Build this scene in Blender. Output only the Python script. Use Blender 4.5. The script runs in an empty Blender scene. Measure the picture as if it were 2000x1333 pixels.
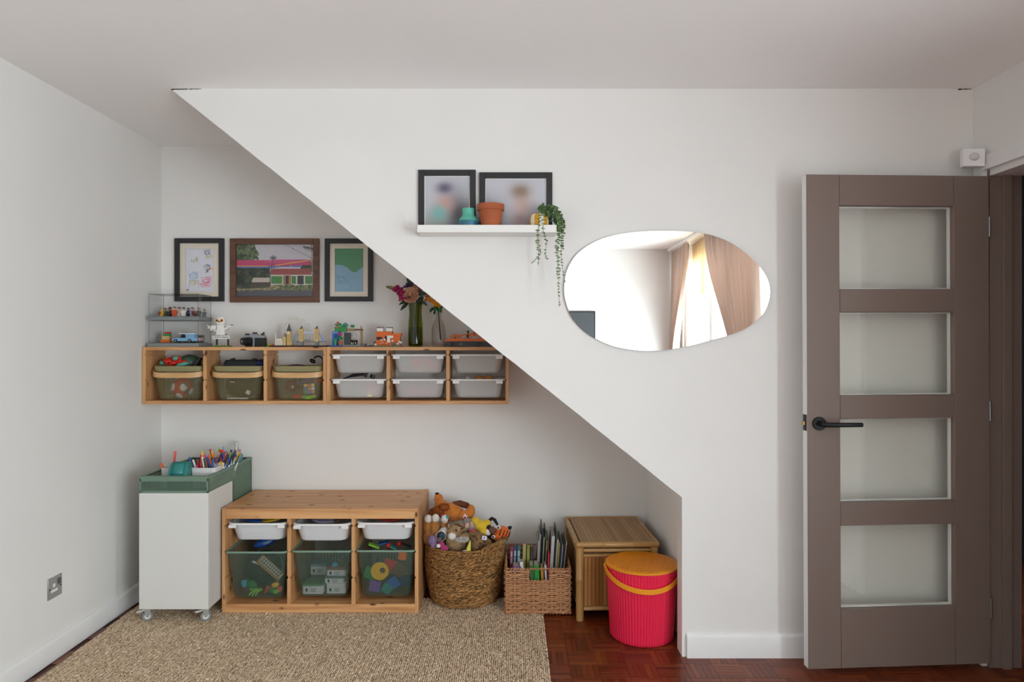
import bpy, bmesh, math, random
import numpy as np
from mathutils import Vector, Matrix

# ------------------------------------------------------------------ camera, world, light, exposure
SC = bpy.context.scene
COL = SC.collection
F, H, CX, CY = 1333.33, 1.335, 1000.0, 666.5      # focal length in pixels, eye height, principal point
ROOM_L, ROOM_R, ROOM_BACK, ROOM_FRONT, ROOM_REAR, CEIL = -1.924, 1.948, 3.75, 2.885, -2.2, 2.402

cam_d = bpy.data.cameras.new('camera')
cam_d.sensor_width = 36.0
cam_d.lens = 24.0
cam_d.clip_start = 0.05
cam = bpy.data.objects.new('camera', cam_d)
COL.objects.link(cam)
cam.location = (0, 0, H)
cam.rotation_euler = (math.radians(90), 0, 0)
SC.camera = cam

SC.view_settings.view_transform = 'Standard'
SC.view_settings.look = 'None'
SC.view_settings.gamma = 1.0
SC.view_settings.use_curve_mapping = False
SC.view_settings.exposure = 0.0
SC.cycles.max_bounces = 12
SC.cycles.diffuse_bounces = 6
SC.cycles.transparent_max_bounces = 20
SC.cycles.sample_clamp_indirect = 8.0

world = bpy.data.worlds.new('sky')
SC.world = world
world.use_nodes = True
world.node_tree.nodes['Background'].inputs[0].default_value = (0.92, 0.96, 1.0, 1)
world.node_tree.nodes['Background'].inputs[1].default_value = 2.2

WIN_Y0, WIN_Y1, WIN_Z0, WIN_Z1 = -2.05, 0.95, 0.12, 2.22
ld = bpy.data.lights.new('window_daylight', 'AREA')
ld.shape = 'RECTANGLE'
ld.size = WIN_Y1 - WIN_Y0 - .02
ld.size_y = WIN_Z1 - WIN_Z0 - .02
ld.energy = 289
ld.color = (0.805, 0.94, 1.0)
lo = bpy.data.objects.new('window_daylight', ld)
COL.objects.link(lo)
lo.location = (2.064, (WIN_Y0 + WIN_Y1) / 2, (WIN_Z0 + WIN_Z1) / 2)
lo.rotation_euler = Vector((-1, 0, 0)).to_track_quat('-Z', 'Y').to_euler()

# ------------------------------------------------------------------ helpers
rnd = random.Random(7)


def PX(px, D):
    return (px - CX) * D / F


def PZ(py, D):
    return H - (py - CY) * D / F


def lin(c):
    if isinstance(c, str):
        c = tuple(int(c[i:i + 2], 16) for i in (0, 2, 4))
    return tuple(((x / 255) / 12.92 if x / 255 <= 0.04045 else ((x / 255 + 0.055) / 1.055) ** 2.4) for x in c[:3])


MATS = {}


def M(name, col=None, rough=0.5, metal=0.0, var=0.0, vscale=12.0, bump=0.0, bscale=60.0, spec=0.5, trans=0.0, ior=1.45, sheen=0.0, stretch=(1, 1, 1), coat=0.0):
    """A principled material; var mixes a lighter and a darker tone by noise, bump adds fine relief."""
    if name in MATS:
        return MATS[name]
    m = bpy.data.materials.new(name)
    m.use_nodes = True
    nt = m.node_tree
    b = nt.nodes['Principled BSDF']
    c = lin(col)
    b.inputs['Base Color'].default_value = (*c, 1)
    b.inputs['Roughness'].default_value = rough
    b.inputs['Metallic'].default_value = metal
    b.inputs['Specular IOR Level'].default_value = spec
    b.inputs['Transmission Weight'].default_value = trans
    b.inputs['IOR'].default_value = ior
    b.inputs['Sheen Weight'].default_value = sheen
    b.inputs['Coat Weight'].default_value = coat
    if var or bump:
        tc = nt.nodes.new('ShaderNodeTexCoord')
        mp = nt.nodes.new('ShaderNodeMapping')
        mp.inputs['Scale'].default_value = stretch
        nt.links.new(tc.outputs['Object'], mp.inputs['Vector'])
    if var:
        n = nt.nodes.new('ShaderNodeTexNoise')
        n.inputs['Scale'].default_value = vscale
        n.inputs['Detail'].default_value = 4
        nt.links.new(mp.outputs[0], n.inputs['Vector'])
        r = nt.nodes.new('ShaderNodeValToRGB')
        r.color_ramp.elements[0].position = 0.3
        r.color_ramp.elements[1].position = 0.7
        r.color_ramp.elements[0].color = (*[x * (1 - var) for x in c], 1)
        r.color_ramp.elements[1].color = (*[min(1, x * (1 + var)) for x in c], 1)
        nt.links.new(n.outputs['Fac'], r.inputs[0])
        nt.links.new(r.outputs[0], b.inputs['Base Color'])
    if bump:
        n2 = nt.nodes.new('ShaderNodeTexNoise')
        n2.inputs['Scale'].default_value = bscale
        n2.inputs['Detail'].default_value = 5
        nt.links.new(mp.outputs[0], n2.inputs['Vector'])
        bp = nt.nodes.new('ShaderNodeBump')
        bp.inputs['Strength'].default_value = bump
        bp.inputs['Distance'].default_value = 0.004
        nt.links.new(n2.outputs['Fac'], bp.inputs['Height'])
        nt.links.new(bp.outputs[0], b.inputs['Normal'])
    MATS[name] = m
    return m


def wood(name, base, dark, axis=0, knots=True, gscale=1.0, rough=0.45, knotcol='5a2c1c'):
    """Pine-like grain that runs along one axis, with a few knots."""
    if name in MATS:
        return MATS[name]
    m = bpy.data.materials.new(name)
    m.use_nodes = True
    nt = m.node_tree
    b = nt.nodes['Principled BSDF']
    b.inputs['Roughness'].default_value = rough
    tc = nt.nodes.new('ShaderNodeTexCoord')
    mp = nt.nodes.new('ShaderNodeMapping')
    s = [26 * gscale] * 3
    s[axis] = 1.6 * gscale
    mp.inputs['Scale'].default_value = s
    mp.inputs['Location'].default_value = (3.1, 1.7, 5.3)
    nt.links.new(tc.outputs['Object'], mp.inputs['Vector'])
    n = nt.nodes.new('ShaderNodeTexNoise')
    n.inputs['Scale'].default_value = 1.0
    n.inputs['Detail'].default_value = 6
    n.inputs['Distortion'].default_value = 1.2
    nt.links.new(mp.outputs[0], n.inputs['Vector'])
    r = nt.nodes.new('ShaderNodeValToRGB')
    r.color_ramp.elements[0].position = 0.33
    r.color_ramp.elements[0].color = (*lin(dark), 1)
    r.color_ramp.elements[1].position = 0.62
    r.color_ramp.elements[1].color = (*lin(base), 1)
    nt.links.new(n.outputs['Fac'], r.inputs[0])
    out = r.outputs[0]
    if knots:
        mp2 = nt.nodes.new('ShaderNodeMapping')
        s2 = [19.0] * 3
        s2[axis] = 9.0
        mp2.inputs['Scale'].default_value = s2
        nt.links.new(tc.outputs['Object'], mp2.inputs['Vector'])
        v = nt.nodes.new('ShaderNodeTexVoronoi')
        v.inputs['Scale'].default_value = 1.0
        nt.links.new(mp2.outputs[0], v.inputs['Vector'])
        r2 = nt.nodes.new('ShaderNodeValToRGB')
        r2.color_ramp.elements[0].position = 0.10
        r2.color_ramp.elements[0].color = (1, 1, 1, 1)
        r2.color_ramp.elements[1].position = 0.19
        r2.color_ramp.elements[1].color = (0, 0, 0, 1)
        nt.links.new(v.outputs['Distance'], r2.inputs[0])
        mx = nt.nodes.new('ShaderNodeMix')
        mx.data_type = 'RGBA'
        mx.inputs[7].default_value = (*lin(knotcol), 1)
        nt.links.new(r2.outputs[0], mx.inputs[0])
        nt.links.new(out, mx.inputs[6])
        out = mx.outputs[2]
    nt.links.new(out, b.inputs['Base Color'])
    bp = nt.nodes.new('ShaderNodeBump')
    bp.inputs['Strength'].default_value = 0.15
    bp.inputs['Distance'].default_value = 0.002
    nt.links.new(n.outputs['Fac'], bp.inputs['Height'])
    nt.links.new(bp.outputs[0], b.inputs['Normal'])
    MATS[name] = m
    return m


def clear(name, tint='f4faf6', gloss=1.0, rough=0.02, ior=1.45):
    """Thin clear sheet: tinted see-through plus a Fresnel reflection."""
    if name in MATS:
        return MATS[name]
    m = bpy.data.materials.new(name)
    m.use_nodes = True
    nt = m.node_tree
    nt.nodes.clear()
    o = nt.nodes.new('ShaderNodeOutputMaterial')
    t = nt.nodes.new('ShaderNodeBsdfTransparent')
    t.inputs[0].default_value = (*lin(tint), 1)
    g = nt.nodes.new('ShaderNodeBsdfGlossy')
    g.inputs['Roughness'].default_value = rough
    g.inputs['Color'].default_value = (gloss, gloss, gloss, 1)
    lw = nt.nodes.new('ShaderNodeLayerWeight')
    lw.inputs['Blend'].default_value = 0.5
    pw = nt.nodes.new('ShaderNodeMath')
    pw.operation = 'POWER'
    pw.inputs[1].default_value = 4.0
    nt.links.new(lw.outputs['Facing'], pw.inputs[0])
    fr = nt.nodes.new('ShaderNodeMath')
    fr.operation = 'MULTIPLY_ADD'
    f0 = ((ior - 1) / (ior + 1)) ** 2
    fr.inputs[1].default_value = 0.6
    fr.inputs[2].default_value = f0
    nt.links.new(pw.outputs[0], fr.inputs[0])
    mx = nt.nodes.new('ShaderNodeMixShader')
    nt.links.new(fr.outputs[0], mx.inputs[0])
    nt.links.new(t.outputs[0], mx.inputs[1])
    nt.links.new(g.outputs[0], mx.inputs[2])
    nt.links.new(mx.outputs[0], o.inputs[0])
    MATS[name] = m
    return m


def milky(name, col, see=0.25, transl=0.45, rough=0.35):
    """Frosted plastic: part diffuse, part light passing through, part see-through."""
    if name in MATS:
        return MATS[name]
    m = bpy.data.materials.new(name)
    m.use_nodes = True
    nt = m.node_tree
    b = nt.nodes['Principled BSDF']
    b.inputs['Base Color'].default_value = (*lin(col), 1)
    b.inputs['Roughness'].default_value = rough
    o = nt.nodes['Material Output']
    tl = nt.nodes.new('ShaderNodeBsdfTranslucent')
    tl.inputs[0].default_value = (*lin(col), 1)
    mx = nt.nodes.new('ShaderNodeMixShader')
    mx.inputs[0].default_value = transl
    nt.links.new(b.outputs[0], mx.inputs[1])
    nt.links.new(tl.outputs[0], mx.inputs[2])
    last = mx
    if see:
        tr = nt.nodes.new('ShaderNodeBsdfRefraction')
        tr.inputs['Color'].default_value = (*lin(col), 1)
        tr.inputs['Roughness'].default_value = 0.3
        tr.inputs['IOR'].default_value = 1.08
        m2 = nt.nodes.new('ShaderNodeMixShader')
        m2.inputs[0].default_value = see
        nt.links.new(mx.outputs[0], m2.inputs[1])
        nt.links.new(tr.outputs[0], m2.inputs[2])
        last = m2
    nt.links.new(last.outputs[0], o.inputs[0])
    MATS[name] = m
    return m


def perforated(name, col, pitch=0.0055, hole=0.36, rough=0.45):
    """Metal sheet with round punched holes on a staggered grid, laid out on the UV map in metres."""
    if name in MATS:
        return MATS[name]
    m = bpy.data.materials.new(name)
    m.use_nodes = True
    nt = m.node_tree
    b = nt.nodes['Principled BSDF']
    b.inputs['Base Color'].default_value = (*lin(col), 1)
    b.inputs['Roughness'].default_value = rough
    o = nt.nodes['Material Output']
    uv = nt.nodes.new('ShaderNodeTexCoord')
    mp = nt.nodes.new('ShaderNodeMapping')
    mp.inputs['Rotation'].default_value = (0, 0, math.radians(45))
    mp.inputs['Scale'].default_value = (1 / pitch, 1 / pitch, 0)
    nt.links.new(uv.outputs['UV'], mp.inputs['Vector'])
    fr = nt.nodes.new('ShaderNodeVectorMath')
    fr.operation = 'FRACTION'
    nt.links.new(mp.outputs[0], fr.inputs[0])
    sb = nt.nodes.new('ShaderNodeVectorMath')
    sb.operation = 'DISTANCE'
    sb.inputs[1].default_value = (0.5, 0.5, 0)
    nt.links.new(fr.outputs[0], sb.inputs[0])
    lt = nt.nodes.new('ShaderNodeMath')
    lt.operation = 'LESS_THAN'
    lt.inputs[1].default_value = hole
    nt.links.new(sb.outputs['Value'], lt.inputs[0])
    tr = nt.nodes.new('ShaderNodeBsdfTransparent')
    mx = nt.nodes.new('ShaderNodeMixShader')
    nt.links.new(lt.outputs[0], mx.inputs[0])
    nt.links.new(b.outputs[0], mx.inputs[1])
    nt.links.new(tr.outputs[0], mx.inputs[2])
    nt.links.new(mx.outputs[0], o.inputs[0])
    MATS[name] = m
    return m


def varied(name, cols, rough=0.6, spec=0.4, noise=0.0, nscale=30, stretch=(1, 1, 1), bump=0.0, objrand=False):
    """One colour per loose piece of the mesh (and per object), out of a ramp."""
    if name in MATS:
        return MATS[name]
    m = bpy.data.materials.new(name)
    m.use_nodes = True
    nt = m.node_tree
    b = nt.nodes['Principled BSDF']
    b.inputs['Roughness'].default_value = rough
    b.inputs['Specular IOR Level'].default_value = spec
    if objrand:
        g = nt.nodes.new('ShaderNodeObjectInfo')
        src = g.outputs['Random']
    else:
        g = nt.nodes.new('ShaderNodeNewGeometry')
        src = g.outputs['Random Per Island']
    r = nt.nodes.new('ShaderNodeValToRGB')
    el = r.color_ramp.elements
    while len(el) < len(cols):
        el.new(0.5)
    for i, c in enumerate(cols):
        el[i].position = i / (len(cols) - 1)
        el[i].color = (*lin(c), 1)
    nt.links.new(src, r.inputs[0])
    out = r.outputs[0]
    if noise:
        tc = nt.nodes.new('ShaderNodeTexCoord')
        mp = nt.nodes.new('ShaderNodeMapping')
        mp.inputs['Scale'].default_value = stretch
        nt.links.new(tc.outputs['Object'], mp.inputs[0])
        n = nt.nodes.new('ShaderNodeTexNoise')
        n.inputs['Scale'].default_value = nscale
        n.inputs['Detail'].default_value = 5
        nt.links.new(mp.outputs[0], n.inputs['Vector'])
        mr = nt.nodes.new('ShaderNodeMapRange')
        mr.inputs[1].default_value = 0.3
        mr.inputs[2].default_value = 0.7
        mr.inputs[3].default_value = 1 - noise
        mr.inputs[4].default_value = 1 + noise
        nt.links.new(n.outputs['Fac'], mr.inputs[0])
        mx = nt.nodes.new('ShaderNodeVectorMath')
        mx.operation = 'SCALE'
        nt.links.new(out, mx.inputs[0])
        nt.links.new(mr.outputs[0], mx.inputs['Scale'])
        out = mx.outputs[0]
        if bump:
            bp = nt.nodes.new('ShaderNodeBump')
            bp.inputs['Strength'].default_value = bump
            bp.inputs['Distance'].default_value = 0.003
            nt.links.new(n.outputs['Fac'], bp.inputs['Height'])
            nt.links.new(bp.outputs[0], b.inputs['Normal'])
    nt.links.new(out, b.inputs['Base Color'])
    MATS[name] = m
    return m


def printed(name='print', rough=0.5):
    """Flat print: colours read from the mesh's colour attribute."""
    if name in MATS:
        return MATS[name]
    m = bpy.data.materials.new(name)
    m.use_nodes = True
    nt = m.node_tree
    b = nt.nodes['Principled BSDF']
    b.inputs['Roughness'].default_value = rough
    a = nt.nodes.new('ShaderNodeVertexColor')
    a.layer_name = 'ink'
    nt.links.new(a.outputs[0], b.inputs['Base Color'])
    MATS[name] = m
    return m


def euler(rx=0, ry=0, rz=0):
    return Matrix.Rotation(math.radians(rz), 3, 'Z') @ Matrix.Rotation(math.radians(ry), 3, 'Y') @ Matrix.Rotation(math.radians(rx), 3, 'X')


class MB:
    """Collects shapes; build() links them as ONE mesh object."""

    def __init__(self):
        self.v, self.f, self.m, self.uv = [], [], [], {}
        self.cur = 0
        self.T = None

    def mat(self, i):
        self.cur = i
        return self

    def add(self, vs, fs, uvs=None):
        o = len(self.v)
        if self.T is not None:
            vs = [tuple(self.T @ Vector(p)) for p in vs]
        self.v.extend(tuple(p) for p in vs)
        for i, f in enumerate(fs):
            if uvs:
                self.uv[len(self.f)] = uvs[i]
            self.f.append(tuple(k + o for k in f))
            self.m.append(self.cur)
        return self

    def box(self, x0, x1, y0, y1, z0, z1):
        return self.add([(x0, y0, z0), (x1, y0, z0), (x1, y1, z0), (x0, y1, z0), (x0, y0, z1), (x1, y0, z1), (x1, y1, z1), (x0, y1, z1)],
                        [(3, 2, 1, 0), (4, 5, 6, 7), (0, 1, 5, 4), (1, 2, 6, 5), (2, 3, 7, 6), (3, 0, 4, 7)])

    def obox(self, c, s, R=None):
        c = Vector(c)
        R = R or Matrix.Identity(3)
        p = [c + R @ Vector((a * s[0] / 2, b * s[1] / 2, d * s[2] / 2)) for d in (-1, 1) for a, b in ((-1, -1), (1, -1), (1, 1), (-1, 1))]
        return self.add(p, [(3, 2, 1, 0), (4, 5, 6, 7), (0, 1, 5, 4), (1, 2, 6, 5), (2, 3, 7, 6), (3, 0, 4, 7)])

    def loft(self, rings, cap0=True, cap1=True, closed=True, uv=False):
        n = len(rings[0])
        vs = [p for r in rings for p in r]
        fs, us = [], []
        for i in range(len(rings) - 1):
            u = 0.0
            vv0 = i
            for j in range(n if closed else n - 1):
                k = (j + 1) % n
                fs.append((i * n + j, i * n + k, (i + 1) * n + k, (i + 1) * n + j))
                if uv:
                    du = (Vector(rings[-1][k]) - Vector(rings[-1][j])).length
                    v0 = sum((Vector(rings[q + 1][j]) - Vector(rings[q][j])).length for q in range(i))
                    v1 = v0 + (Vector(rings[i + 1][j]) - Vector(rings[i][j])).length
                    us.append(((u, v0), (u + du, v0), (u + du, v1), (u, v1)))
                    u += du
        if cap0 and closed:
            fs.append(tuple(range(n - 1, -1, -1)))
            if uv:
                us.append([(p[0], p[1]) for p in rings[0]][::-1])
        if cap1 and closed:
            fs.append(tuple((len(rings) - 1) * n + j for j in range(n)))
            if uv:
                us.append([(p[0], p[1]) for p in rings[-1]])
        return self.add(vs, fs, us if uv else None)

    def tube(self, pts, r, n=8, closed=False, caps=True):
        pts = [Vector(p) for p in pts]
        N = len(pts)
        rr = r if isinstance(r, (list, tuple)) else [r] * N
        rings = []
        up = None
        for i in range(N):
            a = pts[(i - 1) % N] if closed or i else pts[0]
            b = pts[(i + 1) % N] if closed or i < N - 1 else pts[-1]
            t = (b - a).normalized()
            if up is None:
                up = Vector((0, 0, 1)) if abs(t.z) < 0.9 else Vector((1, 0, 0))
            s = t.cross(up)
            if s.length < 1e-6:
                s = t.orthogonal()
            s.normalize()
            up = s.cross(t).normalized()
            rings.append([pts[i] + rr[i] * (math.cos(2 * math.pi * k / n) * s + math.sin(2 * math.pi * k / n) * up) for k in range(n)])
        if closed:
            rings.append(rings[0])
            return self.loft(rings, False, False)
        return self.loft(rings, caps, caps)

    def cyl(self, p0, p1, r0, r1=None, n=12):
        return self.tube([p0, p1], [r0, r0 if r1 is None else r1], n)

    def lathe(self, prof, c=(0, 0, 0), n=24, cap0=True, cap1=True, rib=0.0):
        rings = []
        for r, z in prof:
            rings.append([(c[0] + (r + (rib if k % 2 else -rib)) * math.cos(2 * math.pi * k / n), c[1] + (r + (rib if k % 2 else -rib)) * math.sin(2 * math.pi * k / n), c[2] + z) for k in range(n)])
        return self.loft(rings, cap0, cap1)

    def ell(self, c, r, nu=12, nv=8, R=None):
        if not isinstance(r, (list, tuple)):
            r = (r, r, r)
        c = Vector(c)
        R = R or Matrix.Identity(3)
        rings = []
        for i in range(nv + 1):
            a = -math.pi / 2 + math.pi * (0.02 + 0.96 * i / nv)
            rings.append([c + R @ Vector((r[0] * math.cos(a) * math.cos(2 * math.pi * k / nu), r[1] * math.cos(a) * math.sin(2 * math.pi * k / nu), r[2] * math.sin(a))) for k in range(nu)])
        return self.loft(rings)

    def prism(self, poly, axis, t0, t1):
        def w(a, b, t):
            return {'x': (t, a, b), 'y': (a, t, b), 'z': (a, b, t)}[axis]
        n = len(poly)
        vs = [w(a, b, t0) for a, b in poly] + [w(a, b, t1) for a, b in poly]
        fs = [tuple(range(n)), tuple(range(2 * n - 1, n - 1, -1))] + [((i + 1) % n, i, n + i, n + (i + 1) % n) for i in range(n)]
        return self.add(vs, fs)

    def build(self, name, mats, parent=None, angle=38, bevel=0.0, fix=True, local=False):
        me = bpy.data.meshes.new(name)
        off = Vector((0, 0, 0))
        if parent is not None and not local:
            p = parent
            while p is not None:
                off += p.location
                p = p.parent
        vs = [(p[0] - off.x, p[1] - off.y, p[2] - off.z) for p in self.v]
        me.from_pydata(vs, [], self.f)
        if not isinstance(mats, (list, tuple)):
            mats = [mats]
        for m in mats:
            me.materials.append(m)
        if len(mats) > 1:
            me.polygons.foreach_set('material_index', self.m)
        if self.uv:
            ul = me.uv_layers.new(name='UVMap')
            for fi, us in self.uv.items():
                for li, u in zip(me.polygons[fi].loop_indices, us):
                    ul.data[li].uv = u
        if fix and len(self.f) < 30000:
            bm = bmesh.new()
            bm.from_mesh(me)
            bmesh.ops.recalc_face_normals(bm, faces=bm.faces)
            bm.to_mesh(me)
            bm.free()
        me.polygons.foreach_set('use_smooth', [True] * len(me.polygons))
        me.set_sharp_from_angle(angle=math.radians(angle))
        me.update()
        o = bpy.data.objects.new(name, me)
        COL.objects.link(o)
        if parent is not None:
            o.parent = parent
        if bevel:
            bv = o.modifiers.new('edge', 'BEVEL')
            bv.width = bevel
            bv.segments = 2
            bv.limit_method = 'ANGLE'
            bv.angle_limit = math.radians(40)
        return o


def tag(o, label=None, cat=None, group=None, kind=None):
    if label:
        o['label'] = label
    if cat:
        o['category'] = cat
    if group:
        o['group'] = group
    if kind:
        o['kind'] = kind
    return o


def thing(name, label, cat, loc=(0, 0, 0), group=None, kind=None):
    o = bpy.data.objects.new(name, None)
    o.empty_display_size = 0.05
    COL.objects.link(o)
    o.location = loc
    return tag(o, label, cat, group, kind)


def copy_tree(o, parent=None):
    c = o.copy()
    COL.objects.link(c)
    c.parent = parent
    for ch in list(o.children):
        copy_tree(ch, c)
    return c


def one(name, mb, mats, label, cat, group=None, kind=None, **kw):
    """A thing that is a single mesh."""
    return tag(mb.build(name, mats, **kw), label, cat, group, kind)


def mass(name, V, Fc, mat, parent=None, smooth=True):
    """Big mesh from numpy arrays (quads)."""
    me = bpy.data.meshes.new(name)
    off = Vector((0, 0, 0))
    p = parent
    while p is not None:
        off += p.location
        p = p.parent
    V = (np.asarray(V, dtype=np.float32) - np.array(off, dtype=np.float32)).astype(np.float32)
    Fc = np.asarray(Fc, dtype=np.int32)
    k = Fc.shape[1]
    me.vertices.add(len(V))
    me.vertices.foreach_set('co', V.ravel())
    me.loops.add(Fc.size)
    me.loops.foreach_set('vertex_index', Fc.ravel())
    me.polygons.add(len(Fc))
    me.polygons.foreach_set('loop_start', np.arange(0, Fc.size, k, dtype=np.int32))
    me.polygons.foreach_set('use_smooth', np.full(len(Fc), smooth))
    me.materials.append(mat)
    me.update(calc_edges=True)
    me.validate()
    o = bpy.data.objects.new(name, me)
    COL.objects.link(o)
    o.parent = parent
    return o


def strands(centers, dirs, normals, length, width, thick, nu=5, nv=3, jitter=0.15, seed=1):
    """Many small spindle pieces (vertices, quads): centre, long direction and outward normal for each."""
    rs = np.random.RandomState(seed)
    C = np.asarray(centers, dtype=float)
    D = np.asarray(dirs, dtype=float)
    Nn = np.asarray(normals, dtype=float)
    D /= np.linalg.norm(D, axis=1, keepdims=True)
    S = np.cross(D, Nn)
    S /= np.linalg.norm(S, axis=1, keepdims=True)
    Nn = np.cross(S, D)
    n = len(C)
    ts = np.linspace(-1, 1, nv + 2)
    prof = np.sqrt(np.clip(1 - (ts * 0.93) ** 2, 0, 1))
    ang = np.arange(nu) * 2 * np.pi / nu
    k = 1 + jitter * rs.randn(n, 3).clip(-2, 2)
    V = np.empty((n, len(ts), nu, 3))
    for i, t in enumerate(ts):
        for j, a in enumerate(ang):
            V[:, i, j] = C + D * (t * length / 2 * k[:, :1]) + S * (prof[i] * math.cos(a) * width / 2 * k[:, 1:2]) + Nn * (prof[i] * math.sin(a) * thick / 2 * k[:, 2:3])
    per = len(ts) * nu
    q = []
    for i in range(len(ts) - 1):
        for j in range(nu):
            q.append((i * nu + j, i * nu + (j + 1) % nu, (i + 1) * nu + (j + 1) % nu, (i + 1) * nu + j))
    q = np.array(q)
    Fc = (q[None] + (np.arange(n) * per)[:, None, None]).reshape(-1, 4)
    return V.reshape(-1, 3), Fc


def rring(cx, cy, z, w, d, r, n=5):
    """Rounded rectangle ring."""
    out = []
    r = min(r, w / 2 - 1e-4, d / 2 - 1e-4)
    for sx, sy, a0 in ((1, 1, 0), (-1, 1, 90), (-1, -1, 180), (1, -1, 270)):
        for k in range(n + 1):
            a = math.radians(a0 + 90 * k / n)
            out.append((cx + sx * (w / 2 - r) + r * math.cos(a), cy + sy * (d / 2 - r) + r * math.sin(a), z))
    return out


def lettering(name, s, loc, size, mat, parent, rot=(90, 0, 0), align='CENTER', extrude=0.0003):
    cu = bpy.data.curves.new(name, 'FONT')
    cu.body = s
    cu.size = size
    cu.align_x = align
    cu.align_y = 'CENTER'
    cu.extrude = extrude
    cu.materials.append(mat)
    o = bpy.data.objects.new(name, cu)
    COL.objects.link(o)
    off = Vector((0, 0, 0))
    p = parent
    while p is not None:
        off += p.location
        p = p.parent
    bpy.context.view_layer.update()
    me = bpy.data.meshes.new_from_object(o)
    me.name = name
    if not me.materials:
        me.materials.append(mat)
    bpy.data.objects.remove(o)
    bpy.data.curves.remove(cu)
    o = bpy.data.objects.new(name, me)
    COL.objects.link(o)
    o.location = Vector(loc) - off
    o.rotation_euler = [math.radians(a) for a in rot]
    o.parent = parent
    return o


def print_sheet(name, x0, x1, z0, z1, y, img, parent, thick=0.001):
    """A flat print on a thin sheet that faces -Y; img is rows x columns x 3 in sRGB 0..255, top row first."""
    nr, nc, _ = img.shape
    xs = np.linspace(x0, x1, nc + 1)
    zs = np.linspace(z1, z0, nr + 1)
    V = np.array([(x, y, z) for z in zs for x in xs])
    idx = np.arange((nr + 1) * (nc + 1)).reshape(nr + 1, nc + 1)
    Fc = np.stack([idx[1:, :-1], idx[1:, 1:], idx[:-1, 1:], idx[:-1, :-1]], -1).reshape(-1, 4)
    o = mass(name, V, Fc, printed(), parent, smooth=False)
    c = np.clip(img.reshape(-1, 3) / 255.0, 0, 1)
    c = np.where(c <= 0.04045, c / 12.92, ((c + 0.055) / 1.055) ** 2.4)
    col = np.ones((len(Fc), 4, 4), dtype=np.float32)
    col[:, :, :3] = c[:, None, :]
    at = o.data.color_attributes.new('ink', 'FLOAT_COLOR', 'CORNER')
    at.data.foreach_set('color', col.ravel())
    return o


class Canvas:
    """Small painter for flat prints."""

    def __init__(self, w, h, bg):
        self.a = np.empty((h, w, 3))
        self.a[:] = bg
        self.w, self.h = w, h
        self.yy, self.xx = np.mgrid[0:h, 0:w].astype(float)
        self.yy = (self.yy + .5) / h
        self.xx = (self.xx + .5) / w
        self.rs = np.random.RandomState(w * 7 + h)

    def put(self, mask, c, k=1.0):
        self.a[mask] = self.a[mask] * (1 - k) + np.array(c) * k

    def rect(self, x0, y0, x1, y1, c, k=1.0):
        self.put((self.xx >= x0) & (self.xx < x1) & (self.yy >= y0) & (self.yy < y1), c, k)

    def blob(self, x, y, rx, ry, c, k=1.0, soft=0.0):
        d = ((self.xx - x) / rx) ** 2 + ((self.yy - y) / ry) ** 2
        if soft:
            w = np.clip(np.exp(-d * 1.2), 0, 1)[..., None] * k
            self.a = self.a * (1 - w) + np.array(c) * w
        else:
            self.put(d < 1, c, k)

    def line(self, pts, wd, c, k=1.0):
        for (x0, y0), (x1, y1) in zip(pts[:-1], pts[1:]):
            dx, dy = x1 - x0, (y1 - y0)
            L = dx * dx + dy * dy + 1e-9
            t = np.clip(((self.xx - x0) * dx + (self.yy - y0) * dy) / L, 0, 1)
            d = np.hypot((self.xx - x0 - t * dx) * self.w, (self.yy - y0 - t * dy) * self.h)
            self.put(d < wd, c, k)

    def speck(self, x0, y0, x1, y1, cols, n, r=0.02, k=0.8):
        for _ in range(n):
            x, y = self.rs.uniform(x0, x1), self.rs.uniform(y0, y1)
            s = self.rs.uniform(.5, 1.2) * r
            self.blob(x, y, s, s * self.w / self.h, cols[self.rs.randint(len(cols))], k)

    def grain(self, s):
        self.a = self.a + self.rs.randn(self.h, self.w, 1) * s


# ------------------------------------------------------------------ materials of the room
m_wall = M('white_wall_paint', 'e9e7e4', rough=0.75, var=0.015, vscale=3, bump=0.05, bscale=90)
m_ceil = M('white_ceiling_paint', 'f7f5f4', rough=0.85, var=0.01, vscale=2)
m_skirt = M('white_gloss_paint', 'eae9e8', rough=0.4, var=0.02, vscale=8)
m_taupe = M('taupe_door_paint', '7e6d64', rough=0.45, var=0.03, vscale=6, stretch=(1, 1, .2))
m_white = M('white_plain', 'ecebe8', rough=0.45)
m_black = M('black_plain', '1b1b1c', rough=0.45)
m_glass = clear('window_glass', 'ffffff')
m_dglass = clear('door_glass', 'fefffd', ior=1.6)
m_crack = M('dark_crack', '2a2624', rough=0.9)

# ------------------------------------------------------------------ ceiling and walls
one('ceiling', MB().box(ROOM_L - .1, ROOM_R + .12, ROOM_REAR - .1, ROOM_BACK + .1, CEIL, CEIL + .1), m_ceil, 'smooth off-white ceiling over the whole room', 'ceiling', kind='structure')
one('wall_left', MB().box(ROOM_L - .1, ROOM_L, ROOM_REAR - .1, ROOM_BACK + .1, -.05, CEIL), m_wall, 'plain white side wall with the metal socket', 'wall', kind='structure')
one('wall_back', MB().box(ROOM_L, 0.9, ROOM_BACK, ROOM_BACK + .1, -.05, CEIL), m_wall, 'white back wall of the recess under the stairs', 'wall', kind='structure')
one('wall_rear', MB().box(ROOM_L, ROOM_R, ROOM_REAR - .1, ROOM_REAR, -.05, CEIL), m_wall, 'white far wall seen in the mirror', 'wall', kind='structure')

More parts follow.
